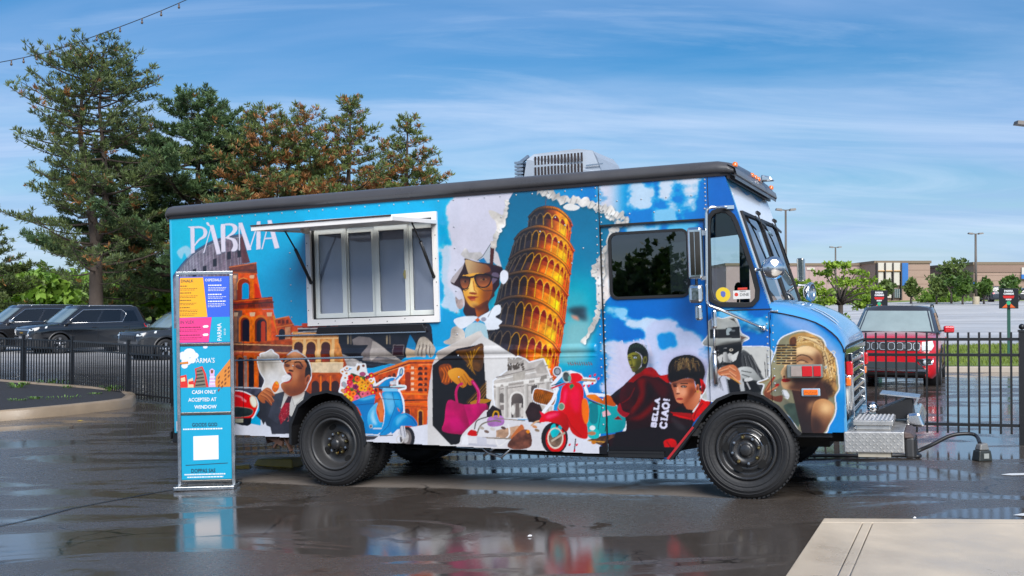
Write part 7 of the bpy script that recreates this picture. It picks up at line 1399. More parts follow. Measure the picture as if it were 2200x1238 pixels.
# ================================================================ cars
from mathutils.bvhtree import BVHTree
def car(name, label, loc, heading, paint, L=4.6, Wd=1.84, H=1.66, hoodz=1.02, belt=1.06, wb=2.75, R=.35, style='round', group=None, chrome_trim=True, roof_paint=None, detail=True, snout=.95):
    """suv: loft body, glasshouse, wheels; local x forward, y left, z up"""
    e = empty(name, loc, heading); tag(e, label, 'car', group)
    hw = Wd/2; xf = L/2; xr = -L/2; fwx = xf-snout; rwx = fwx-wb
    st = [(xf, .40, hoodz-.30, .74), (xf-.05, .27, hoodz-.13, .86), (xf-.16, .22, hoodz-.06, .93), (xf-.40, .20, hoodz-.015, .975), (xf-.80, .20, hoodz+.02, .995), (xf-1.25, .20, belt-.01, 1.0), (xf-1.7, .20, belt, 1.0), (0, .20, belt+.01, 1.0), (xr+1.2, .20, belt+.03, 1.0), (xr+.55, .22, belt+.05, .985), (xr+.16, .26, belt+.04, .95), (xr+.04, .34, belt-.08, .90), (xr, .42, belt-.22, .84)]
    rows = []
    for x, zb, zt, k in st:
        w = hw*k; half = [(0, zb), (w*.86, zb), (w*.965, zb+.10), (w*.985, zb+.24), (w*.97, zb+(zt-zb)*.50), (w, zb+(zt-zb)*.66), (w*.985, zt-.12), (w*.945, zt-.035), (w*.80, zt), (w*.4, zt+.025), (0, zt+.032)]
        rows.append([(x, y, z) for y, z in half]+[(x, -y, z) for y, z in half[::-1][1:-1]])
    b = MB(); b.grid(rows, True, True); n = len(rows[0]); b.add(rows[0], [tuple(range(n))]); b.add(rows[-1], [tuple(range(n))[::-1]])
    me = b.mesh('body'); ob = bpy.data.objects.new('body', me); COL.objects.link(ob)
    cb = MB()
    for wx_ in (fwx, rwx): cb.lathe([(0, -hw-.1), (R+.07, -hw-.1), (R+.07, -hw+.34), (0, -hw+.34)], (wx_, 0, R), (0, 1, 0), 28, False); cb.lathe([(0, hw-.34), (R+.07, hw-.34), (R+.07, hw+.1), (0, hw+.1)], (wx_, 0, R), (0, 1, 0), 28, False)
    cm = cb.mesh('cut'); co = bpy.data.objects.new('cut', cm); COL.objects.link(co)
    md = ob.modifiers.new('c', 'BOOLEAN'); md.object = co; md.operation = 'DIFFERENCE'; md.solver = 'EXACT'
    dg = bpy.context.evaluated_depsgraph_get(); me2 = bpy.data.meshes.new_from_object(ob.evaluated_get(dg)); bpy.data.objects.remove(ob); bpy.data.objects.remove(co)
    me2.materials.clear(); me2.materials.append(paint); me2.name = 'body'
    for p_ in me2.polygons: p_.use_smooth = True
    body = bpy.data.objects.new('body', me2); COL.objects.link(body); body.parent = e
    md = body.modifiers.new('es', 'EDGE_SPLIT'); md.split_angle = math.radians(40)
    bmv = bmesh.new(); bmv.from_mesh(me); bvh = BVHTree.FromBMesh(bmv); bmv.free()
    def sf(y, z, off): h = bvh.ray_cast(Vector((xf+2, y, z)), Vector((-1, 0, 0))); return Vector((h[0].x+off, y, z)) if h[0] else Vector((xf-.3, y, z))
    def sr(y, z, off): h = bvh.ray_cast(Vector((xr-2, y, z)), Vector((1, 0, 0))); return Vector((h[0].x-off, y, z)) if h[0] else Vector((xr+.2, y, z))
    def ss(x, z, s, off): h = bvh.ray_cast(Vector((x, s*3, z)), Vector((0, -s, 0))); return Vector((x, h[0].y+s*off, z)) if h[0] else Vector((x, s*hw, z))
    def conf(nm, pts, f, m, par=e, off=.008):
        q = [f(*p, off) for p in dens(pts)]; qb = [f(*p, -.03) for p in dens(pts)]; c = f(sum(p[0] for p in pts)/len(pts), sum(p[1] for p in pts)/len(pts), off); k = len(q)
        b = MB(); b.add(q+[c], [(i, (i+1) % k, k) for i in range(k)]); b.grid([q, qb], False, True); return b.build(nm, m, par)
    def dens(pts, n=3): return [tuple(np.array(a)*(1-t/n)+np.array(c)*(t/n)) for a, c in zip(pts, pts[1:]+pts[:1]) for t in range(n)]
    # glasshouse rings
    zr = H-.07; wsb = xf-1.12; wst = xf-1.12-.82*(H-belt)/.6*.92; rbb = xr+.10; rbt = xr+.42
    def ring(t):
        z = belt-.03+(zr-belt+.03)*t; a = wsb+(wst-wsb)*t; r = rbb+(rbt-rbb)*t; w = hw*(.955-.175*t)
        half = [(a+.08, 0), (a+.06, w*.5), (a+.0, w*.86), (a-.14, w*.975), (a*.62+r*.38, w), (a*.33+r*.67, w*.995), (r+.30, w*.975), (r+.07, w*.87), (r, w*.5), (r-.02, 0)]
        return half, z
    rows = []
    for t in (0, .5, .92, 1.0):
        h_, z = ring(t); k = .97 if t == 1.0 else 1; rows.append([(x, y*k, z+(.03 if t == 1 else 0)) for x, y in h_]+[(x, -y*k, z+(.03 if t == 1 else 0)) for x, y in h_[::-1][1:-1]])
    h_, z = ring(1.0); rows.append([(x*.93-.02, y*.6, H) for x, y in h_]+[(x*.93-.02, -y*.6, H) for x, y in h_[::-1][1:-1]])
    b = MB(); b.grid(rows, True, True); b.add(rows[-1], [tuple(range(len(rows[-1])))]); b.build('roof', roof_paint or paint, e)
    gm = glass('car_glass', (.16, .19, .18), 1.0, 1.7)
    def gpoint(i, f, t, off):
        h_, z = ring(t); a, c = h_[i], h_[i+1]; x, y = a[0]+(c[0]-a[0])*f, a[1]+(c[1]-a[1])*f; tx_, ty_ = c[0]-a[0], c[1]-a[1]; l = math.hypot(tx_, ty_); return (x-(-ty_)/l*off*-1*-1, y+(-tx_)/l*off*-1*-1 if False else y+abs(tx_)/l*off, z) if abs(tx_) > abs(ty_) else (x+(off if i < 4 else -off), y, z)
    dk = mat('car_cabin', (.006, .006, .007), .5)
    def pane(nm, cols, t0, t1, s, m=gm, off=.010):
        b = MB(); b.grid([[(p[0], p[1]*s, p[2]) for p in (gpoint(i, f, t, off) for i, f in cols)] for t in (t0, (t0+t1)/2, t1)], True); return b.build(nm, m, e)
    wsg = mat('screen_reflect_pale', (.26, .32, .31), .06, coat=1.0, var=.25, scale=2.5)  # pale base colour stands in for sky reflected in the windscreen
    b = MB(); cols = [(2, .15, -1), (1, .6, -1), (0, .9, -1), (0, 0, 1), (0, .9, 1), (1, .6, 1), (2, .15, 1)]
    b.grid([[(p[0], p[1]*s, p[2]) for p, s in ((gpoint(i, f, t, .014), s) for i, f, s in cols)] for t in (.10, .5, .93)], True); b.build('windscreen', wsg if style == 'slots' else mat('screen_reflect_mid', (.14, .19, .185), .06, coat=1.0, var=.5, scale=2.0), e)  # other cars: weaker sky reflection, likewise put into the base colour
    for s in (1, -1):
        pane('side_window', [(3, .10), (3, .5), (3, .96)], .12, .84, s); pane('side_window', [(4, .05), (4, .5), (4, .92)], .12, .84, s); pane('side_window', [(5, .12), (5, .8)], .16, .82, s)
        if chrome_trim:
            b = MB(); b.tube([(p[0], p[1]*s, p[2]) for p in [gpoint(i, f, t, .014) for i, f, t in ((3, .05, .08), (3, .06, .4), (3, .10, .86), (4, .1, .89), (4, .95, .88), (5, .25, .6), (5, .0, .12), (4, .1, .09), (3, .05, .08))]], .013, 5); b.build('window_trim', chrome, e)
    b = MB(); cols = [(7, .2, -1), (8, .3, -1), (8, 1, -1), (8, .3, 1), (7, .2, 1)]; b.grid([[(p[0], p[1]*s, p[2]) for p, s in ((gpoint(i, f, t, .012), s) for i, f, s in cols)] for t in (.2, .85)], True); b.build('rear_window', gm, e)
    b = MB(); h_, z = ring(.0); b.box(rbb+.2, wsb-.25, -hw*.85, hw*.85, belt-.10, belt-.06); b.box(-.1, .05, -.62, -.18, belt-.1, belt+.32); b.box(-.1, .05, .18, .62, belt-.1, belt+.32); b.build('cabin', dk, e)
    # wheels
    alloy = mat('alloy', (.45, .45, .46), .3, .9, var=.2, scale=10)
    for wx_, s in ((fwx, 1), (fwx, -1), (rwx, 1), (rwx, -1)):
        wv = empty('wheel', (wx_, s*(hw-.235), R)); wv.parent = e; ax_ = (0, s, 0)
        b = MB(); b.lathe([(R-.12, .0), (R-.03, .0), (R, .03), (R, .20), (R-.03, .228), (R-.09, .232), (R-.125, .215)], (0, 0, 0), ax_, 32); b.build('tyre', tyre_m, wv)
        b = MB(); b.lathe([(R-.118, .20), (R-.125, .222), (R-.15, .215), (R-.16, .14), (0, .13)], (0, 0, 0), ax_, 32); b.build('rim', rim_m, wv)
        for i in range(5):
            t = 2*math.pi*i/5+.3; c, s2 = math.cos(t), math.sin(t); b = MB()
            for q in (-.12, .12):
                c2, s3 = math.cos(t+q), math.sin(t+q); b.bar((c*.03, s*.205, s2*.03), (c2*(R-.125), s*.212, s3*(R-.125)), .04, .035, (0, 1, 0))
            b.build('spoke', alloy, wv)
        b = MB(); b.lathe([(.07, .20), (.06, .222), (0, .226)], (0, 0, 0), ax_, 14); b.build('hub', alloy, wv)
        b = MB(); b.lathe([(R+.062, -.10), (R+.062, .10)], (wx_, s*(hw-.21), R), (0, 1, 0), 28); b.lathe([(0, -.12*s), (R+.065, -.12*s)], (wx_, s*(hw-.21), R), (0, 1, 0), 28); b.build('wheel_well', dk, e)
        arch = [(wx_+(R+.068)*math.cos(t), R+(R+.068)*math.sin(t)) for t in np.linspace(-.25, math.pi+.25, 15)]; arco = [(wx_+(R+.125)*math.cos(t), R+(R+.125)*math.sin(t)) for t in np.linspace(-.25, math.pi+.25, 15)]
        b = MB(); b.grid([[tuple(ss(x, max(z, .22), s, .016)) for x, z in arch], [tuple(ss(x, max(z, .22), s, .014)) for x, z in arco], [tuple(ss(x, max(z, .22), s, -.02)) for x, z in arco]], True); b.build('arch_cladding', black, e)
    for s in (1, -1):
        b = MB(); xa, xb = fwx-R-.07, rwx+R+.07; b.grid([[tuple(ss(x, z, s, .012)) for x in np.linspace(xa, xb, 6)] for z in (.215, .30, .36)], True); b.build('sill_cladding', black, e)
        for xd in (fwx-R-.12, (fwx+rwx)/2-.05, rwx+.12):
            b = MB(); b.grid([[tuple(ss(x, z, s, .003)) for x in (xd-.008, xd+.008)] for z in np.linspace(.38 if xd > rwx+.3 else .80, belt-.05, 6)]); b.build('door_gap', dk, e)
        for xd in ((fwx+rwx)/2+.10, rwx+.28):
            p = ss(xd, belt-.16, s, .02); b = MB(); b.box(p.x-.10, p.x+.10, min(p.y, p.y+s*.02), max(p.y, p.y+s*.02), p.z-.014, p.z+.014); b.build('door_handle', paint, e, bevel=.008)
        h_, z = ring(.08); mx_ = h_[3][0]-.10; b = MB(); b.rbox((mx_, s*(hw+.12), belt+.06), (.13, .20, .14), (0, 0, s*.15)); b.build('mirror', paint if style != 'chromemirror' else chrome, e, bevel=.035, seg=3)
        b = MB(); b.bar((mx_, s*hw*.93, belt+.02), (mx_, s*(hw+.06), belt+.04), .06, .03); b.build('mirror_foot', black, e)
        b = MB(); y_ = ring(1.0)[0][4][1]*.93; b.tube([(wst-.35, s*y_, zr+.03), (wst-.42, s*y_, H+.012), (rbt+.45, s*y_, H+.012), (rbt+.32, s*y_, zr+.03)], .016, 6); b.build('roof_rail', black if style == 'slots' else steel, e)
        conf('tail_lamp', [(s*hw*.62, belt-.10), (s*hw*.86, belt-.07), (s*hw*.86, belt-.24), (s*hw*.62, belt-.24)], sr, red_l)
        q = [ss(x, z, s, .012) for x, z in ((xr+.08, belt-.10), (xr+.42, belt-.03), (xr+.36, belt-.17), (xr+.08, belt-.20))]; b = MB(); b.add(q, [(0, 1, 2, 3)]); b.build('tail_lamp', red_l, e)
    # face of the car
    hl = mat('headlight_lens', (.60, .64, .64), .10, coat=.8); Z = hoodz
    if style == 'slots':
        conf('grille_band', [(-hw*.60, Z-.115), (hw*.60, Z-.115), (hw*.58, Z-.285), (-hw*.58, Z-.285)], sf, black, off=.010)
        for i in range(7):
            y = (i-3)*.152; o_ = rrect(y-.064, y+.064, Z-.275, Z-.128, .045, 3); i_ = rrect(y-.053, y+.053, Z-.264, Z-.139, .038, 3)
            b = MB(); b.grid([[tuple(sf(p[0], p[1], d)) for p in q] for q, d in ((o_, .008), (o_, .022), (i_, .022), (i_, .010))], False, True); b.build('grille_ring', mat('ring_satin', (.42, .44, .44), .3, .8), e)
        for s in (1, -1):
            conf('headlight', [(s*hw*.63, Z-.115), (s*hw*.84, Z-.095), (s*hw*.87, Z-.19), (s*hw*.82, Z-.27), (s*hw*.63, Z-.275)], sf, hl, off=.03)
            conf('fog_surround', [(s*hw*.52, Z-.44), (s*hw*.86, Z-.42), (s*hw*.84, Z-.54), (s*hw*.62, Z-.57)], sf, chrome, off=.012); conf('fog_lamp', [(s*hw*.56, Z-.455), (s*hw*.83, Z-.44), (s*hw*.81, Z-.53), (s*hw*.64, Z-.55)], sf, black, off=.02)
            p = sf(s*hw*.70, Z-.50, .03); b = MB(); b.lathe([(.0, .014), (.035, .01), (.045, 0)], p, (1, 0, 0), 14); b.build('fog_lens', hl, e)
        conf('upper_slot', [(-hw*.52, Z-.335), (hw*.52, Z-.335), (hw*.50, Z-.375), (-hw*.50, Z-.375)], sf, black)
        conf('lower_grille', [(-hw*.50, Z-.50), (hw*.50, Z-.50), (hw*.66, Z-.60), (hw*.80, .24), (-hw*.80, .24), (-hw*.66, Z-.60)], sf, mat('bumper_grey', (.035, .045, .05), .45), off=.012)
        conf('skid_strip', [(-hw*.74, .40), (hw*.74, .40), (hw*.72, .355), (-hw*.72, .355)], sf, chrome, off=.03)
        conf('air_dam', [(-hw*.70, .33), (hw*.70, .33), (hw*.68, .23), (-hw*.68, .23)], sf, black, off=.02)
        b = MB(); b.tube([(-.4, .25, H-.02), (-.5, .25, H+.22)], .004, 5); b.build('aerial', black, e)
    else:
        conf('grille', [(-hw*.62, Z-.19), (hw*.62, Z-.19), (hw*.58, Z-.40), (-hw*.58, Z-.40)], sf, black, off=.010)
        if style == 'bars':
            for i in range(7):
                y = (i-3)*.14; conf('grille_slot', [(y-.05, Z-.20), (y+.05, Z-.20), (y+.045, Z-.30), (y-.045, Z-.30)], sf, mat('slot_grey', (.06, .06, .062), .3, .6), off=.02)
        else:
            for zz in (Z-.185, Z-.40): conf('grille_trim', [(-hw*.66, zz+.014), (hw*.66, zz+.014), (hw*.66, zz-.016), (-hw*.66, zz-.016)], sf, chrome, off=.025)
            conf('emblem', [(-.11, Z-.27), (.11, Z-.27), (.11, Z-.32), (-.11, Z-.32)], sf, mat('gold_badge', (.55, .34, .06), .3, .7), off=.03)
            for s in (1, -1): conf('grille_corner', [(s*hw*.62, Z-.18), (s*hw*.70, Z-.22), (s*hw*.60, Z-.45), (s*hw*.55, Z-.40)], sf, chrome, off=.022)
        for s in (1, -1):
            q = [sf(s*hw*.62, Z-.15, .02), sf(s*hw*.86, Z-.10, .02), ss(xf-.62, Z-.03, s, .012), ss(xf-.58, Z-.11, s, .012), sf(s*hw*.84, Z-.21, .02), sf(s*hw*.62, Z-.22, .02)]; b = MB(); b.add(q, [(0, 1, 4, 5), (1, 2, 3, 4)]); b.build('headlight', hl, e)
            conf('fog_lamp', [(s*hw*.64, Z-.50), (s*hw*.84, Z-.47), (s*hw*.83, Z-.56), (s*hw*.66, Z-.58)], sf, steel if style != 'bars' else black)
        conf('lower_grille', [(-hw*.64, Z-.55), (hw*.64, Z-.55), (hw*.70, .27), (-hw*.70, .27)], sf, black)
        conf('number_plate', [(-.20, Z-.44), (.20, Z-.44), (.20, Z-.54), (-.20, Z-.54)], sf, mat('plate', (.25, .25, .26), .4), off=.03)
    return e
red_p = mat('red_paint', srgb(196, 22, 34), .25, coat=.9); blk_p = mat('black_paint', (.008, .009, .011), .14, coat=1.0); gry_p = mat('graphite_paint', (.035, .037, .040), .22, .35, coat=1.0)
drk_p = mat('charcoal_paint', (.022, .022, .024), .2, .3, coat=1.0)
def place(u, v, hd, fx, fy):                                # put a car so that its local (fx, fy) ground point stands where the photo shows (u, v)
    p = on_ground(u, v); c, s = math.cos(hd), math.sin(hd); x, y = p.x-(fx*c-fy*s), p.y-(fx*s+fy*c); return (x, y, gz(p.x, p.y))
hd = math.radians(-90-23)
p = on_ground(1915, 834); car('parked_car', 'red suv with black roof facing the picture beyond the gate', (p.x+2.2*math.sin(math.radians(23)), p.y+2.2*math.cos(math.radians(23)), gz(p.x, p.y)-.03), hd, red_p, 4.3, 1.75, 1.60, 1.03, 1.07, 2.6, .36, 'slots', 'parked cars', False, mat('roof_dark', (.03, .03, .034), .25, coat=.7))
hd = math.radians(180+46)
car('parked_car', 'glossy black suv with chrome window trim, wholly seen behind the fence', place(126, 760, hd, 1.47, .95), hd, blk_p, 5.05, 1.98, 1.88, 1.12, 1.18, 3.0, .38, 'bow', 'parked cars', snout=1.10)
car('parked_car', 'dark suv with chrome mirror cut off by the left picture edge', place(-8, 757, hd, 1.60, .95), hd, drk_p, 5.0, 1.96, 1.90, 1.13, 1.19, 3.0, .38, 'chromemirror', 'parked cars')
hd = math.radians(180+48)
car('parked_car', 'graphite suv half hidden behind the menu stand and truck tail', place(352, 774, hd, 1.45, .90), hd, gry_p, 4.65, 1.86, 1.70, 1.06, 1.10, 2.75, .37, 'bars', 'parked cars', False)
hd = math.radians(90)
pf = at(2129, 640, 128); car('parked_car', 'small dark suv seen from behind far across the lot', (pf.x, pf.y, gz(pf.x, pf.y)), hd, mat('far_blue_paint', (.02, .03, .045), .3, coat=.6), 4.6, 1.86, 1.75, 1.06, 1.10, 2.75, .37, 'bars', 'parked cars', False)
pf = at(2206, 640, 126); car('parked_car', 'dark car at the right picture edge far across the lot', (pf.x, pf.y, gz(pf.x, pf.y)), math.radians(170), blk_p, 4.6, 1.86, 1.60, 1.02, 1.06, 2.75, .36, 'bars', 'parked cars', False)
# ================================================================ trees
def blades_mesh(name, C, D, S, colr, nb, m, parent, wid=.16, spread=.9, rs=1):
    """tufts: for each centre C, direction D, size S a spray of nb narrow triangles, coloured per tuft"""
    r = np.random.default_rng(rs); n = len(C); C = np.repeat(C, nb, 0); D = np.repeat(D, nb, 0); S = np.repeat(S, nb)[:, None]; K_ = np.repeat(colr, nb, 0)
    v = D+r.normal(0, spread, (n*nb, 3)); v /= np.linalg.norm(v, axis=1)[:, None]+1e-9
    o = r.normal(0, 1, (n*nb, 3)); o -= v*(o*v).sum(1)[:, None]; o /= np.linalg.norm(o, axis=1)[:, None]+1e-9
    ln = S*(.65+.7*r.random((n*nb, 1))); w = ln*wid
    base = C+v*ln*.05
    V = np.stack([base-o*w*.5, base+v*ln*.55+o*w*.6, base+v*ln, base+v*ln*.45-o*w*.6], 1).reshape(-1, 3); q = n*nb
    me = bpy.data.meshes.new(name); me.vertices.add(q*4); me.vertices.foreach_set('co', V.astype(np.float32).ravel()); me.loops.add(q*4); me.loops.foreach_set('vertex_index', np.arange(q*4, dtype=np.int32)); me.polygons.add(q); me.polygons.foreach_set('loop_start', np.arange(0, q*4, 4, dtype=np.int32)); me.polygons.foreach_set('loop_total', np.full(q, 4, np.int32)); me.update(calc_edges=True)
    sh = (.75+.5*r.random((q, 1)))
    ca = me.color_attributes.new('leaf', 'FLOAT_COLOR', 'POINT'); ca.data.foreach_set('color', np.concatenate([np.repeat(np.clip(K_*sh, 0, 1), 4, 0), np.ones((q*4, 1))], 1).astype(np.float32).ravel())
    me.materials.append(m); ob = bpy.data.objects.new(name, me); COL.objects.link(ob); ob.parent = parent; return ob
bark = mat('pine_bark', (.075, .055, .042), .85, var=.5, scale=3, bump=.8, bscale=9); bark2 = mat('smooth_bark', (.07, .055, .045), .8, var=.4, scale=6, bump=.4)
needle = vcol_mat('needles', 'leaf', .55, trl=.18); leafm = vcol_mat('leaves', 'leaf', .5, trl=.30)
def pine(label, base, H, env, seed, brown=0.0, stems=None, tr=.26, z0=.22, dens=1.0, cols=((.058, .092, .030), (.145, .185, .052)), group='pine trees behind the truck', tuft=.235):
    r = random.Random(seed); e = empty('pine_tree', base); tag(e, label, 'tree', group)
    tb = MB(); stems = stems or [[(0, 0, 0), (.05, 0, H*.4), (-.05, .1, H*.75), (0, 0, H)]]
    C, D, S, K_ = [], [], [], []
    for si, P in enumerate(stems):
        P = [Vector(p) for p in P]; zt = P[-1].z; zb = P[0].z
        def sp(z):
            for a, c in zip(P, P[1:]):
                if z <= c.z: t = (z-a.z)/(c.z-a.z+1e-6); return a.lerp(c, t)
            return P[-1]
        zz = np.linspace(zb, zt, 14); r0 = tr*(1 if si == 0 else .55); tb.tube([sp(z)+Vector((r.uniform(-.02, .02), r.uniform(-.02, .02), 0)) for z in zz], [max(r0*(1-.93*(z-zb)/(zt-zb)), .025) for z in zz], 9)
        z = max(H*z0, zb+.2*(zt-zb)*(1 if si else 0)); az = r.random()*6.28
        while z < zt-.1:
            t = z/H; nb = r.choice((3, 4, 4) if dens < .8 else (4, 4, 5, 5)); 
            for q in range(nb):
                az += 6.283/nb+r.uniform(-.5, .5); L = env(t)*r.uniform(.55, 1.12)
                if stems[1:] and r.random() < .25: L *= .6
                if L < .25: L = .25
                p0 = sp(z); el = r.uniform(-.06, .28)+.45*max(0, t-.6); d = Vector((math.cos(az), math.sin(az), el)).normalized(); path = [p0]; m = 6
                for k in range(1, m+1):
                    s = k/m; path.append(p0+d*L*s+Vector((0, 0, -.10*L*math.sin(s*2.4)+.13*L*s*s)))
                tb.tube(path, [max(.045*L/3*(1-.85*k/m), .010)+.004 for k in range(m+1)], 5, False)
                nsub = max(3, int(L*4.2*dens))
                for k in range(nsub):
                    s = .28+.72*(k+r.random())/nsub; i = min(int(s*m), m-1); p = path[i].lerp(path[i+1], s*m-i); sd = r.choice((-1, 1)); perp = Vector((-d.y, d.x, 0))*sd
                    l2 = L*(.10+.26*(1-s))*r.uniform(.6, 1.3); dd = (d*.7+perp*.9+Vector((0, 0, r.uniform(0, .55)))).normalized()
                    if l2 > .35 and k % 2 == 0: tb.tube([p, p+dd*l2*.6+Vector((0, 0, -.02)), p+dd*l2], [.014, .01, .006], 4, False)
                    bt = brown*(.45+.9*(1-t))*(.5+r.random())
                    isb = r.random() < bt*(1.55-1.15*s)
                    for u in range(max(2, int(l2*8.5*dens))):
                        f = (u+r.random())/max(2, int(l2*8.5*dens)); c = p+dd*l2*(.25+.8*f)+Vector((r.uniform(-.09, .09), r.uniform(-.09, .09), r.uniform(-.05, .10)))
                        C.append(c); up = (dd*.7+Vector((0, 0, .95))).normalized(); D.append(up); S.append(tuft*r.uniform(.7, 1.25))
                        if isb or r.random() < bt*.3: a = r.random(); K_.append((.26+.18*a, .115+.08*a, .04+.02*a))
                        else: a = r.random()**1.3; K_.append(tuple(x*(1-a)+y*a for x, y in zip(*cols)))
                if L > .3: C.append(path[-1]); D.append((d+Vector((0, 0, .6))).normalized()); S.append(tuft*1.1); K_.append(cols[1])
            z += r.uniform(.34, .58)*(1 if t < .8 else .7)
        for k in range(9): C.append(sp(zt)+Vector((r.uniform(-.15, .15), r.uniform(-.15, .15), -.12*k))); D.append(Vector((0, 0, 1))); S.append(tuft*.95); K_.append(cols[1])
    tb.build('trunk', bark, e); blades_mesh('crown', np.array([tuple(c) for c in C]), np.array([tuple(c) for c in D]), np.array(S), np.array(K_), 10, needle, e, .17, .6, seed)
    return e
def foot(u, D): p = at(u, 650, D); return (p.x, p.y, gz(p.x, p.y))
def top_h(v, D, b): return at(1100, v, D).z-b[2]
b0 = foot(205, 55); H0 = top_h(104, 55, b0)
def env_wide(t): return 4.3*(1-((t-.42)/.66)**2)**.5 if t < 1.05 and abs((t-.42)/.66) < 1 else .4
pine('tallest pine with a forked trunk standing clear behind the black suv', b0, H0, env_wide, 5, .04, [[(0, 0, 0), (.05, 0, H0*.30), (-.35, .1, H0*.5), (-.9, .1, H0*.72), (-.6, 0, H0*.96)], [(.05, 0, H0*.34), (.55, -.1, H0*.42), (.45, 0, H0*.60), (.15, 0, H0*.80), (.35, 0, H0)]], .40, .20, .78)
b1 = foot(425, 60); H1 = top_h(196, 60, b1)
def env_cone(k, p=.75):
    return lambda t: k*max(.10, (1-t)**p)*(1 if t > .25 else .8)
pine('dense dark green pine with a broad pointed crown right of the tallest pine', b1, H1, env_cone(9.6, .60), 8, .03, None, .36, .18, 1.45, ((.050, .10, .038), (.13, .205, .07)))
b2 = foot(585, 57); H2_ = top_h(234, 57, b2)
pine('browning pine whose branches mix into the dense dark green pine', b2, H2_, env_cone(8.4, .72), 13, .45, [[(0, 0, 0), (.1, 0, H2_*.5), (-.5, 0, H2_)]], .3, .2, 1.25, ((.062, .10, .030), (.15, .195, .05)))
b3 = foot(748, 58); H3_ = top_h(213, 58, b3)
pine('browning pine with twin tops above the middle of the truck roof', b3, H3_, env_cone(8.2, .85), 17, .55, [[(0, 0, 0), (0, 0, H3_*.6), (.1, 0, H3_)], [(-.2, 0, H3_*.45), (-2.0, 0, H3_*.7), (-2.4, 0, H3_*.95)]], .3, .25, 1.1, ((.068, .108, .030), (.17, .215, .052)))
b4 = foot(875, 60); H4_ = top_h(248, 60, b4)
pine('rightmost and shortest of the browning pines behind the truck roof', b4, H4_, env_cone(7.2, .9), 23, .40, None, .28, .25, 1.15, ((.068, .108, .030), (.17, .215, .052)))
b5 = foot(-28, 62); H5_ = top_h(480, 62, b5)
pine('low dark pine at the left picture edge beside the tallest pine', b5, H5_, env_cone(3.9, .6), 29, .02, None, .22, .12, 1.3)
b6 = foot(262, 68); H6_ = top_h(480, 66, b6)
pine('low dark pine just right of the trunk of the tallest pine', b6, H6_, env_cone(3.6, .45), 31, .04, None, .24, .12, 1.2)
def broad(name, label, base, H, W_, seed, cols, nlimb=9, clump=26, leaf=.16, z0=.28, flat=.55, trunk_r=.12, layers=False, group='leafy trees', per=46, cl=.16):
    """broadleaf: forking trunk, limbs, leaf clumps with gaps"""
    r = random.Random(seed); e = empty(name, base); tag(e, label, 'tree', group); tb = MB(); C, D, S, K_ = [], [], [], []
    zf = H*z0; tb.tube([(0, 0, 0), (r.uniform(-.05, .05)*H*.2, 0, zf*.5), (0, 0, zf)], [trunk_r*1.2, trunk_r, trunk_r*.9], 9)
    for q in range(nlimb):
        az = 6.283*q/nlimb+r.uniform(-.3, .3); hh = H*r.uniform(.52, .97) if q else H*.97; rad = W_/2*r.uniform(.55, 1.0)*(1.0 if hh < H*.8 else .45)
        tip = Vector((math.cos(az)*rad, math.sin(az)*rad, hh*(.95 if not layers else 1))); midp = Vector((tip.x*.45, tip.y*.45, zf+(tip.z-zf)*.62)); path = [Vector((0, 0, zf*.95)), Vector((tip.x*.16, tip.y*.16, zf+(tip.z-zf)*.30)), midp, tip]
        tb.tube(path, [trunk_r*.62, trunk_r*.45, trunk_r*.28, trunk_r*.10], 6)
        for k in range(clump):
            s = .35+.65*r.random(); i = min(int(s*3), 2); p = path[i].lerp(path[i+1], s*3-i); off = Vector((r.gauss(0, 1), r.gauss(0, 1), 0))*W_*.11; p2 = p+off+Vector((0, 0, abs(r.gauss(0, 1))*H*.05))
            if r.random() < .5: tb.tube([p, p.lerp(p2, .6)+Vector((0, 0, .02)), p2], [trunk_r*.12, trunk_r*.08, trunk_r*.04], 4, False)
            tone = r.random()
            for j in range(per//10+1):
                c = p2+Vector((r.gauss(0, 1)*W_*cl*.5, r.gauss(0, 1)*W_*cl*.5, r.gauss(0, 1)*H*cl*.35*flat)); C.append(tuple(c)); D.append((r.gauss(0, .5), r.gauss(0, .5), .5)); S.append(leaf*r.uniform(.7, 1.3)); K_.append(tuple(x*(1-tone)+y*tone for x, y in zip(*cols)))
    tb.build('trunk', bark2, e); blades_mesh('crown', np.array(C), np.array(D), np.array(S), np.array(K_), 8, leafm, e, .55, 1.3, seed); return e
bt = foot(1806, 28); yt = empty('young_tree', bt); tag(yt, 'small bright green tree with a forked trunk beside the red suv', 'tree', 'leafy trees')
yb = MB(); yr = random.Random(12); fk = at(1806, 655, 28)-Vector(bt); yb.tube([(0, 0, 0), (.01, 0, fk.z*.5), tuple(fk)], [.085, .07, .062], 9); YC, YD, YS, YK = [], [], [], []
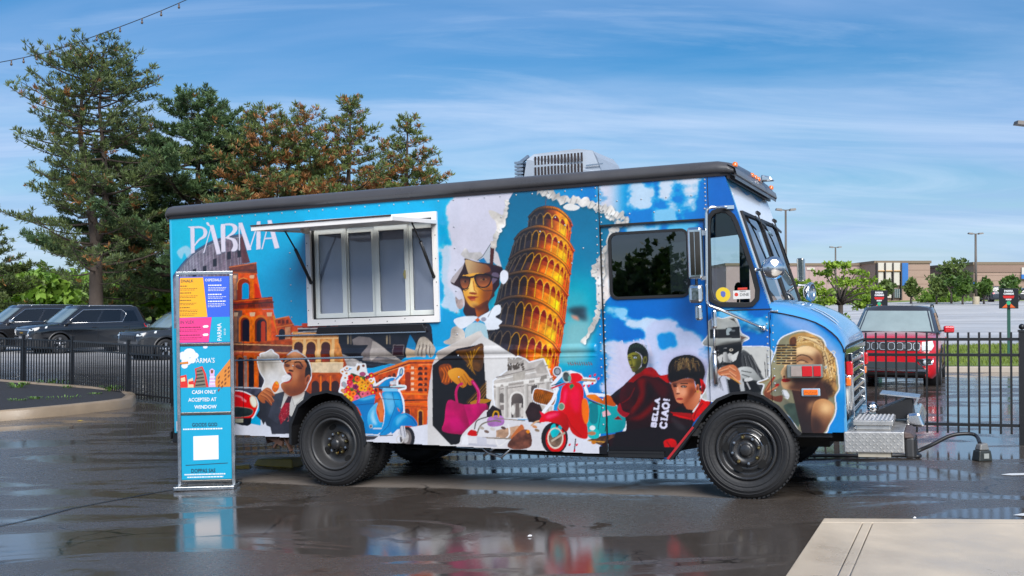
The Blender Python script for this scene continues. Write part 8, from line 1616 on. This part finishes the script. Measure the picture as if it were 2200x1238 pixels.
for u, v, dd_, rad in ((1790, 572, 0, .16), (1772, 590, .3, .2), (1745, 612, -.4, .26), (1726, 632, .1, .24), (1735, 655, .5, .2), (1765, 630, -.7, .24), (1782, 648, -.5, .16), (1838, 588, .2, .24), (1858, 608, -.3, .24), (1880, 626, .2, .2), (1872, 648, -.5, .2), (1838, 632, .7, .26), (1820, 612, -.6, .22), (1800, 604, .6, .22), (1850, 660, .3, .18), (1756, 662, .3, .16), (1808, 632, .8, .2), (1718, 610, .4, .16), (1816, 572, .5, .16)):
    tip = at(u, v, 28+dd_)-Vector(bt); m1 = fk.lerp(tip, .5)+Vector((0, 0, .10)); yb.tube([tuple(fk), tuple(fk.lerp(tip, .2)+Vector((0, 0, .06))), tuple(m1), tuple(tip)], [.042, .034, .022, .008], 6)
    for k in range(24):
        c = tip+Vector((yr.gauss(0, 1)*rad*.62, yr.gauss(0, 1)*rad*.62, yr.gauss(0, 1)*rad*.20+.02)); t_ = yr.random(); YC.append(tuple(c)); YD.append((yr.gauss(0, .6), yr.gauss(0, .6), .3)); YS.append(.085*yr.uniform(.7, 1.3)); YK.append((.16+.18*t_, .27+.22*t_, .02+.03*t_))
for k in range(30): YC.append((.1+yr.gauss(0, .07), yr.gauss(0, .07), fk.z*(.55+.3*yr.random()))); YD.append((0, 0, .5)); YS.append(.08); YK.append((.26, .42, .04))
yb.build('trunk', bark2, yt); blades_mesh('crown', np.array(YC), np.array(YD), np.array(YS), np.array(YK), 9, leafm, yt, .55, 1.2, 5)
gm_ = ((.06, .12, .022), (.13, .23, .04)); gl_ = ((.12, .23, .028), (.24, .37, .055)); go_ = ((.09, .14, .035), (.19, .26, .065))
for i, (u, D, v, w, cset, lab) in enumerate(((2044, 118, 556, 6.4, go_, 'large spreading tree between the two brick shop blocks'), (1957, 122, 602, 2.3, go_, 'small round tree in front of the white panelled entrance'), (2068, 114, 590, 3.4, gm_, 'rounded dark tree under the large spreading tree'), (2114, 116, 598, 2.6, gm_, 'small round tree left of the far dark suv'), (2172, 112, 592, 3.2, gm_, 'pointed small tree behind the black sign on the green post'), (1902, 120, 604, 2.4, go_, 'small tree left of the entrance beside the young tree'), (2012, 116, 602, 3.0, go_, 'low tree against the brick wall left of the spreading tree'))):
    q = foot(u, D); broad('leafy_tree', lab, q, top_h(v, D, q), w*.78, 40+i, cset, 8, 7, .36, .30 if i == 0 else .22, .7, .10, group='trees before the far shops', per=30, cl=.11)
for i, (u, D, v, w, cset, lab) in enumerate(((90, 92, 585, 9, gl_, 'bright green tree low between the leftmost pines'), (22, 100, 596, 10, gm_, 'green tree behind the cut off dark suv'), (330, 78, 575, 7, gl_, 'brightest green tree just left of the truck tail'), (250, 105, 600, 12, gm_, 'green tree far behind the tallest pine trunk'), (150, 110, 592, 11, gm_, 'rounded green tree far left of the tallest pine trunk'), (400, 95, 585, 9, gl_, 'green tree mostly hidden behind the truck tail'), (-40, 96, 590, 10, gm_, 'green tree cut off by the left picture edge'))):
    q = foot(u, D); broad('leafy_tree', lab, q, top_h(v, D, q), w, 60+i, cset, 9, 26, .55, .12, .9, .16, group='leafy trees behind the parked cars', per=60, cl=.2)
for i, (x, y, h, lab) in enumerate(((-24, -24, 4.6, 'leafy tree behind the viewer mirrored at the left of the cab door window'), (-20.5, -26, 3.9, 'leafy tree behind the viewer mirrored in the middle of the cab door window'), (-29, -22, 5.0, 'leafy tree behind the viewer mirrored at the right of the cab door window'))):
    broad('leafy_tree', lab, (x, y, gz(x, y)), h, 5.2, 90+i, gm_, 8, 12, .34, .2, .9, .12, group='trees mirrored in the cab window', per=40, cl=.18)
def shrub(u, D, w, h, seed, lab, cset=gl_):
    q = foot(u, D); e = empty('shrub', q); tag(e, lab, 'shrub', 'shrubs along the shop lawn'); r = np.random.default_rng(seed); n = 160
    C = np.stack([r.normal(0, w*.3, n), r.normal(0, w*.2, n), np.abs(r.normal(0, h*.4, n))], 1); t = r.random((n, 1)); K_ = np.array(cset[0])*(1-t)+np.array(cset[1])*t
    blades_mesh('crown', C, np.tile((0, 0, .6), (n, 1)), np.full(n, .35), K_, 7, leafm, e, .5, 1.2, seed)
for i, (u, w, lab) in enumerate(((1742, 4, 'wide shrub at the foot of the pinkish shop wall'), (1845, 4, 'low shrub right of the young tree before the shop wall'), (2005, 3, 'shrub under the low tree by the brick wall'), (2035, 4, 'shrub under the large spreading tree'))): shrub(u, 126, w, 1.5, 80+i, lab)
# ================================================================ fences, shops, lamps, signs, small things
fence_m = mat('fence_black', (.008, .008, .009), .35, var=.3, scale=10)
def run_fence(label, pts, h, pitch, post_every, pw=.02, sag=None, group='black picket fences', lift=.05, caps=True, ball=False):
    e = empty('fence', (pts[0][0], pts[0][1], 0)); tag(e, label, 'fence', group); ox, oy = pts[0][0], pts[0][1]
    pk = MB(); pk.box(-pw/2, pw/2, -pw/2, pw/2, 0, h-.06); pm = pk.mesh('picket'); pm.materials.append(fence_m)
    po = MB(); pw2 = pw*2.9; po.box(-pw2/2, pw2/2, -pw2/2, pw2/2, -.06, h+.06); po.box(-pw2*.62, pw2*.62, -pw2*.62, pw2*.62, h+.06, h+.085); 
    if ball: po.ball((0, 0, h+.12), .035, 10)
    pom = po.mesh('post'); pom.materials.append(fence_m)
    for (xa, ya), (xb, yb) in zip(pts, pts[1:]):
        L = math.hypot(xb-xa, yb-ya); an = math.atan2(yb-ya, xb-xa); npan = max(1, round(L/post_every)); G = lambda t: gz(xa+(xb-xa)*t, ya+(yb-ya)*t)
        for k in range(npan):
            t0, t1 = k/npan, (k+1)/npan; z0_, z1_ = G(t0), G(t1); p0 = Vector((xa+(xb-xa)*t0-ox, ya+(yb-ya)*t0-oy, z0_)); p1 = Vector((xa+(xb-xa)*t1-ox, ya+(yb-ya)*t1-oy, z1_))
            for zr_ in (lift+.10, h-.20, h-.02):
                b = MB(); b.bar(p0+Vector((0, 0, zr_)), p1+Vector((0, 0, zr_)), pw*1.5, pw*1.5); b.build('rail', fence_m, e)
            n = max(2, int((p1-p0).length/pitch))
            for i in range(1, n):
                q = p0.lerp(p1, i/n); o = bpy.data.objects.new('picket', pm); COL.objects.link(o); o.parent = e; o.location = (q.x, q.y, q.z+lift); o.rotation_euler = (0, 0, an)
            for q in ((p0, p1) if k == npan-1 else (p0,)):
                o = bpy.data.objects.new('post', pom); COL.objects.link(o); o.parent = e; o.location = q; o.rotation_euler = (0, 0, an)
    return e
def gp(u, v): p = on_ground(u, v); return (p.x, p.y)
fl = [gp(-60, 823), gp(50, 833), gp(155, 842), gp(275, 861), gp(372, 873)]
run_fence('long black picket fence behind the mulch island and menu stand', fl, 1.16, .112, 2.2, .021)
fr0 = (5.78, 12.40); fr2 = (3.85, 13.0)
run_fence('black picket gate panel in front of the red suv', [fr0, fr2], 1.22, .108, 5, .022, ball=True, lift=.12)
run_fence('black picket fence passing behind the truck', [fr2, (-4.4, 16.6), fl[-1]], 1.18, .13, 2.4, .021)
run_fence('black picket fence stub cut off by the right picture edge', [(fr0[0]+.12, fr0[1]-.02), (fr0[0]+2.3, fr0[1]+.9)], 1.20, .115, 5, .021)
# power cord and its weighted box on the ground
box_p = on_ground(2110, 990); bx = empty('outlet_box', (box_p.x, box_p.y, gz(box_p.x, box_p.y)), .3); tag(bx, 'small black and grey outlet box on the wet ground beside the gate post', 'outlet box')
b = MB(); b.hexa([(-.085, -.06, 0), (.085, -.06, 0), (.085, .06, 0), (-.085, .06, 0), (-.07, -.05, .11), (.07, -.05, .11), (.07, .05, .11), (-.07, .05, .11)]); b.build('base', mat('box_dark', (.025, .03, .028), .4, var=.4, scale=20), bx, bevel=.012)
b = MB(); b.hexa([(-.06, -.045, .11), (.06, -.045, .11), (.06, .045, .11), (-.06, .045, .11), (-.045, -.035, .17), (.04, -.035, .185), (.04, .035, .185), (-.045, .035, .17)]); b.build('lid', mat('box_grey', (.16, .16, .155), .4), bx, bevel=.012)
b = MB(); b.box(-.03, .03, -.066, -.055, .03, .08); b.build('socket', mat('socket_white', (.30, .32, .30), .4), bx)
cp_ = [on_ground(u, v) for u, v in ((1690, 986), (1760, 984), (1860, 984), (1930, 983), (1975, 985))]
cd = [Vector((p.x, p.y, p.z+.022)) for p in cp_]
last = Vector((box_p.x, box_p.y, gz(box_p.x, box_p.y)))
cd += [Vector((4.27, 11.55, gz(4.27, 11.55)+.04)), Vector((4.42, 11.52, gz(4.4, 11.5)+.12)), Vector((4.60, 11.50, gz(4.6, 11.5)+.215)), Vector((4.76, 11.48, gz(4.8, 11.5)+.24)), Vector((4.86, 11.47, last.z+.22)), last+Vector((-.02, 0, .17))]
b = MB(); b.tube([tuple(p) for p in crv([tuple(p) for p in cd], 5, False)], .020, 9); tag(b.build('power_cord', black), 'thick black power cord looping from under the truck to the outlet box', 'cord')
# yellow ramp block by the rear wheel and small scraps
yp = mat('yellow_ramp', (.34, .22, .02), .5, var=.4, scale=8)
rp = on_ground(605, 1001); b = MB(); b.hexa([(-.30, -.12, 0), (.22, -.12, 0), (.22, .12, 0), (-.30, .12, 0), (-.26, -.10, .075), (.20, -.10, .10), (.20, .10, .10), (-.26, .10, .075)]); o = b.build('wheel_block', yp, bevel=.01); o.location = (rp.x, rp.y, gz(rp.x, rp.y)); o.rotation_euler = (0, 0, -YAW); tag(o, 'worn yellow block on the ground behind the rear wheel', 'wheel block')
rp = on_ground(520, 1006); b = MB(); b.hexa([(-.10, -.05, 0), (.10, -.05, 0), (.10, .05, 0), (-.10, .05, 0), (-.08, -.04, .03), (.08, -.04, .04), (.08, .04, .04), (-.08, .04, .03)]); o = b.build('wheel_block', yp); o.location = (rp.x, rp.y, gz(rp.x, rp.y)); tag(o, 'small yellow foot on the ground just right of the menu stand', 'wheel block')
for i, (u, v, w, lab, m_) in enumerate(((1138, 1154, .018, 'white scrap of paper on the wet asphalt before the truck', 'white_ink'), (172, 905, .05, 'yellow leaf on the puddle below the mulch island', 'yellow_ramp'), (1965, 1115, .012, 'tiny pale pebble at the back edge of the concrete pad', 'white_ink'))):
    p = on_ground(u, v); b = MB(); b.add([(-w, -w*.4, .006), (w*.8, -w*.6, .008), (w, w*.5, .012), (-w*.7, w*.6, .007), (0, 0, .018)], [(0, 1, 4), (1, 2, 4), (2, 3, 4), (3, 0, 4)]); o = b.build('litter_scrap', MATS[m_]); o.location = (p.x, p.y, gz(p.x, p.y)); tag(o, lab, 'litter')
# ---- lamp posts
pole_m = mat('pole_bronze', (.10, .085, .07), .5); head_m = mat('lamp_head', (.13, .115, .10), .5); base_m = mat('pole_base', (.42, .36, .26), .7, var=.2, scale=3)
def lamp(u, v, D, lab, two=True, r=.11):
    p = at(u, v, D); z = gz(p.x, p.y); h = p.z-z; e = empty('lamp_post', (p.x, p.y, z)); tag(e, lab, 'lamp post', 'parking lot lamp posts')
    b = MB(); b.tube([(0, 0, .5), (0, 0, h)], [r, r*.7], 8); b.build('pole', pole_m, e)
    b = MB(); b.lathe([(0, .8), (.32, .8), (.36, .72), (.36, -.1)], (0, 0, 0), (0, 0, 1), 14); b.build('base', base_m, e)
    for s in ((-1, 1) if two else (-1,)):
        b = MB(); b.bar((0, 0, h), (s*.34, 0, h+.04), .08); b.build('arm', pole_m, e)
        b = MB(); b.hexa([(s*.30, -.22, h-.06), (s*.78, -.22, h+.0), (s*.78, .22, h+.0), (s*.30, .22, h-.06), (s*.34, -.18, h+.12), (s*.74, -.18, h+.15), (s*.74, .18, h+.15), (s*.34, .18, h+.12)]); b.build('lamp_head', head_m, e)
lamp(1688, 452, 85, 'twin headed lamp post rising behind the truck windscreen'); lamp(2096, 503, 115, 'twin headed lamp post before the brick shops with pale base', r=.16); lamp(1795, 532, 144, 'most distant twin lamp post above the young green tree', r=.14); lamp(2222, 268, 45, 'lamp post whose single head juts in at the right picture edge', True, .12)
# ---- posted signs
sg_k = mat('sign_black', (.010, .012, .014), .4); sg_g = mat('post_green', (.03, .10, .075), .4); sg_r = mat('sign_red', srgb(206, 36, 34), .5); sg_o = mat('sign_orange', srgb(224, 96, 40), .5); sg_t = mat('sign_green', srgb(60, 170, 120), .5)
def posted(u, v0, v1, w, D, lab):
    c = at(u, (v0+v1)/2, D); z = gz(c.x, c.y); e = empty('post_sign', (c.x, c.y, z), -math.atan2(c.x, c.y)); tag(e, lab, 'sign', 'black parking signs'); k = D/CAM_F; hw, hh = w*k/2, (v1-v0)*k/2; zc_ = c.z-z
    b = MB(); b.box(-.045, .045, .0, .09, -.05, zc_+hh*.6); b.build('post', sg_g, e, bevel=.01)
    b = MB(); b.box(-hw, hw, -.035, -.005, zc_-hh, zc_+hh); pn = b.build('sign_panel', sg_k, e, bevel=.006); y = -.037
    for t, zz, s, m in (('PARMA', .66, .115, ink_w), ('CURBSIDE', .40, .095, ink_w), ('PICKUP', -.16, .07, ink_w)): text_part('lettering', t, m, pn, s*hh*2*1.2, (0, y, zc_+hh*zz), (math.pi/2, 0, 0), 'CENTER', .0008, .9, .004)
    b = MB(); b.add([(-hw*.6, y, zc_+hh*.28), (hw*.6, y, zc_+hh*.28), (hw*.5, y, zc_+hh*.02), (-hw*.5, y, zc_+hh*.02)], [(0, 1, 2, 3)]); b.build('red_bar', sg_r, pn)
    b = MB(); b.add([(-hw*.7, y, zc_-hh*.92), (-hw*.15, y, zc_-hh*.92), (-hw*.2, y, zc_-hh*.5)], [(0, 1, 2)]); b.add([(hw*.7, y, zc_-hh*.92), (hw*.15, y, zc_-hh*.92), (hw*.2, y, zc_-hh*.5)], [(0, 1, 2)]); b.build('orange_mark', sg_o, pn)
    b = MB(); b.lathe([(0, 0), (hw*.24, 0)], (0, y-.001, zc_-hh*.45), (0, -1, 0), 7); b.build('green_mark', sg_t, pn)
posted(2167, 620, 663, 38, 31, 'black sign with red bar on a green post beside the verge'); posted(1889, 624, 664, 34, 27.0, 'black sign with red bar partly hidden by the red suv roof')
# ---- far shops
brick_t = mat('tan_brick', srgb(158, 134, 118), .85, var=.10, scale=.8, bump=.1); brick_p = mat('pink_brick', srgb(168, 144, 138), .85, var=.08, scale=.8); brick_d = mat('dark_band', srgb(138, 114, 100), .85, var=.08, scale=.8); cap_m = mat('roof_cap', srgb(120, 104, 84), .7); cream_m = mat('cream_panel', srgb(196, 190, 178), .7); black_c = mat('black_column', srgb(58, 52, 50), .6); ban_m = mat('blue_banner', srgb(38, 104, 172), .6, var=.15, scale=.5); door_g = mat('shop_glass', srgb(70, 96, 104), .1)
def block(par, name, u0, u1, v0, D, depth, m, z=None, cap=True):
    a, c = at(u0, v0, D), at(u1, v0, D); zb = gz(a.x, D)-1.5; b = MB(); b.box(a.x, c.x, D, D+depth, zb, a.z); o = b.build(name, m, par)
    if cap: b = MB(); b.box(a.x-.15, c.x+.15, D-.15, D+depth, a.z, a.z+.35); b.build('parapet_cap', cap_m, par)
    return o
def rect(par, name, u0, u1, v0, v1, D, m, th=.12, bev=0):
    a, c = at(u0, v0, D), at(u1, v1, D); b = MB(); b.box(a.x, c.x, D-th, D+.02, c.z, a.z); return b.build(name, m, par, bevel=bev)
s1 = empty('shop_building', (0, 0, 0)); tag(s1, 'low pinkish brick shop block behind the young green tree', 'building', 'far shop blocks'); block(s1, 'wall', 1560, 1868, 571, 152, 30, brick_p); w_ = rect(s1, 'sign_panel', 1733, 1750, 575, 580, 152, cream_m); rect(s1, 'wall_return', 1868, 1880, 574, 645, 153, cream_m)
for i in range(9): rect(s1, 'wall_joint', 1700+i*19, 1700.6+i*19, 576, 645, 152, brick_d, .03)
s2 = empty('shop_building', (0, 0, 0)); tag(s2, 'brick shop block with white panelled entrance and blue banner', 'building', 'far shop blocks'); block(s2, 'wall', 1880, 1998, 566, 146, 30, brick_t)
rect(s2, 'canopy', 1882, 1946, 562, 566, 146, cap_m, .3)
for i, (a, c) in enumerate(((1884, 1897), (1900.5, 1914), (1917.5, 1931.5))):
    rect(s2, 'panel', a, c, 565, 581.5, 146, cream_m, .5); rect(s2, 'panel', a+1, c-1, 584, 640 if i < 2 else 613, 146, cream_m, .4); rect(s2, 'panel_frame', a-.6, c+.6, 581.5, 583.2, 146, mat('gold_frame', srgb(196, 150, 84), .5), .6)
for u in (1880.5, 1897.5, 1914.3, 1932): rect(s2, 'column', u, u+2.6, 566, 645, 146, black_c, .7)
rect(s2, 'banner', 1935, 1948.5, 565.5, 614, 146, ban_m, .5); dr = rect(s2, 'entrance_door', 1917.5, 1931.5, 621, 640, 146, door_g, .45)
for u in (1917.5, 1922, 1926.5, 1931): rect(s2, 'door_frame', u, u+.7, 621, 640, 145.5, cream_m, .1)
for k in range(4): rect(s2, 'wall_course', 1950, 1997, 580+k*15, 580.5+k*15, 146, brick_d, .03)
s3 = empty('shop_building', (0, 0, 0)); tag(s3, 'low dark brick link wall between the two larger shop blocks', 'building', 'far shop blocks'); block(s3, 'wall', 1998, 2100, 584, 156, 24, brick_t)
for i in range(5): rect(s3, 'opening', 2006+i*18, 2014+i*18, 618, 642, 156, black_c, .05)
s4 = empty('shop_building', (0, 0, 0)); tag(s4, 'tan brick shop block with a darker upper band at the right edge', 'building', 'far shop blocks'); block(s4, 'wall', 2092, 2330, 569, 140, 30, brick_t); rect(s4, 'upper_band', 2092.3, 2329, 569, 585, 140, brick_d, .10)
sgn = rect(s4, 'sign_panel', 2193, 2230, 575, 600, 140, cream_m, .3); a = at(2194, 590, 139.6); b = MB(); b.box(a.x, a.x+2.2, 139.5, 139.65, a.z-.55, a.z+.0); b.build('blue_panel', ban_m, sgn); rect(s4, 'wall_sign', 2091, 2096, 605, 611, 139.9, ban_m, .1)
for k in range(5): rect(s4, 'wall_course', 2093, 2329, 592+k*11, 592.4+k*11, 140, brick_d, .03)
# ---- string of bulbs overhead
sl_ = empty('string_light', tuple(at(200, 80, 9.0))); tag(sl_, 'sagging string of small bulbs across the upper left sky', 'string light'); o0 = at(200, 80, 9.0)
cab = [at(u, v, 9.0)-o0 for u, v in ((-120, 155), (0, 134), (60, 122), (120, 107), (225, 70), (320, 34), (400, 0), (520, -55))]
b = MB(); b.tube([tuple(p) for p in crv([tuple(p) for p in cab], 4, False)], .0032, 6); b.build('cable', black, sl_)
bulb = MB(); bulb.tube([(0, 0, 0), (0, 0, -.028)], .007, 8); bulb.lathe([(.006, -.026), (.011, -.036), (.013, -.046), (.009, -.056), (0, -.059)], (0, 0, 0), (0, 0, 1), 10); bm_ = bulb.mesh('bulb'); bm_.materials.append(mat('bulb_brown', (.10, .07, .05), .3))
P_ = crv([tuple(p) for p in cab], 6, False)
for i in range(2, len(P_)-2, 3):
    o = bpy.data.objects.new('bulb', bm_); COL.objects.link(o); o.parent = sl_; o.location = P_[i]; o.scale = (.8, .8, .8)
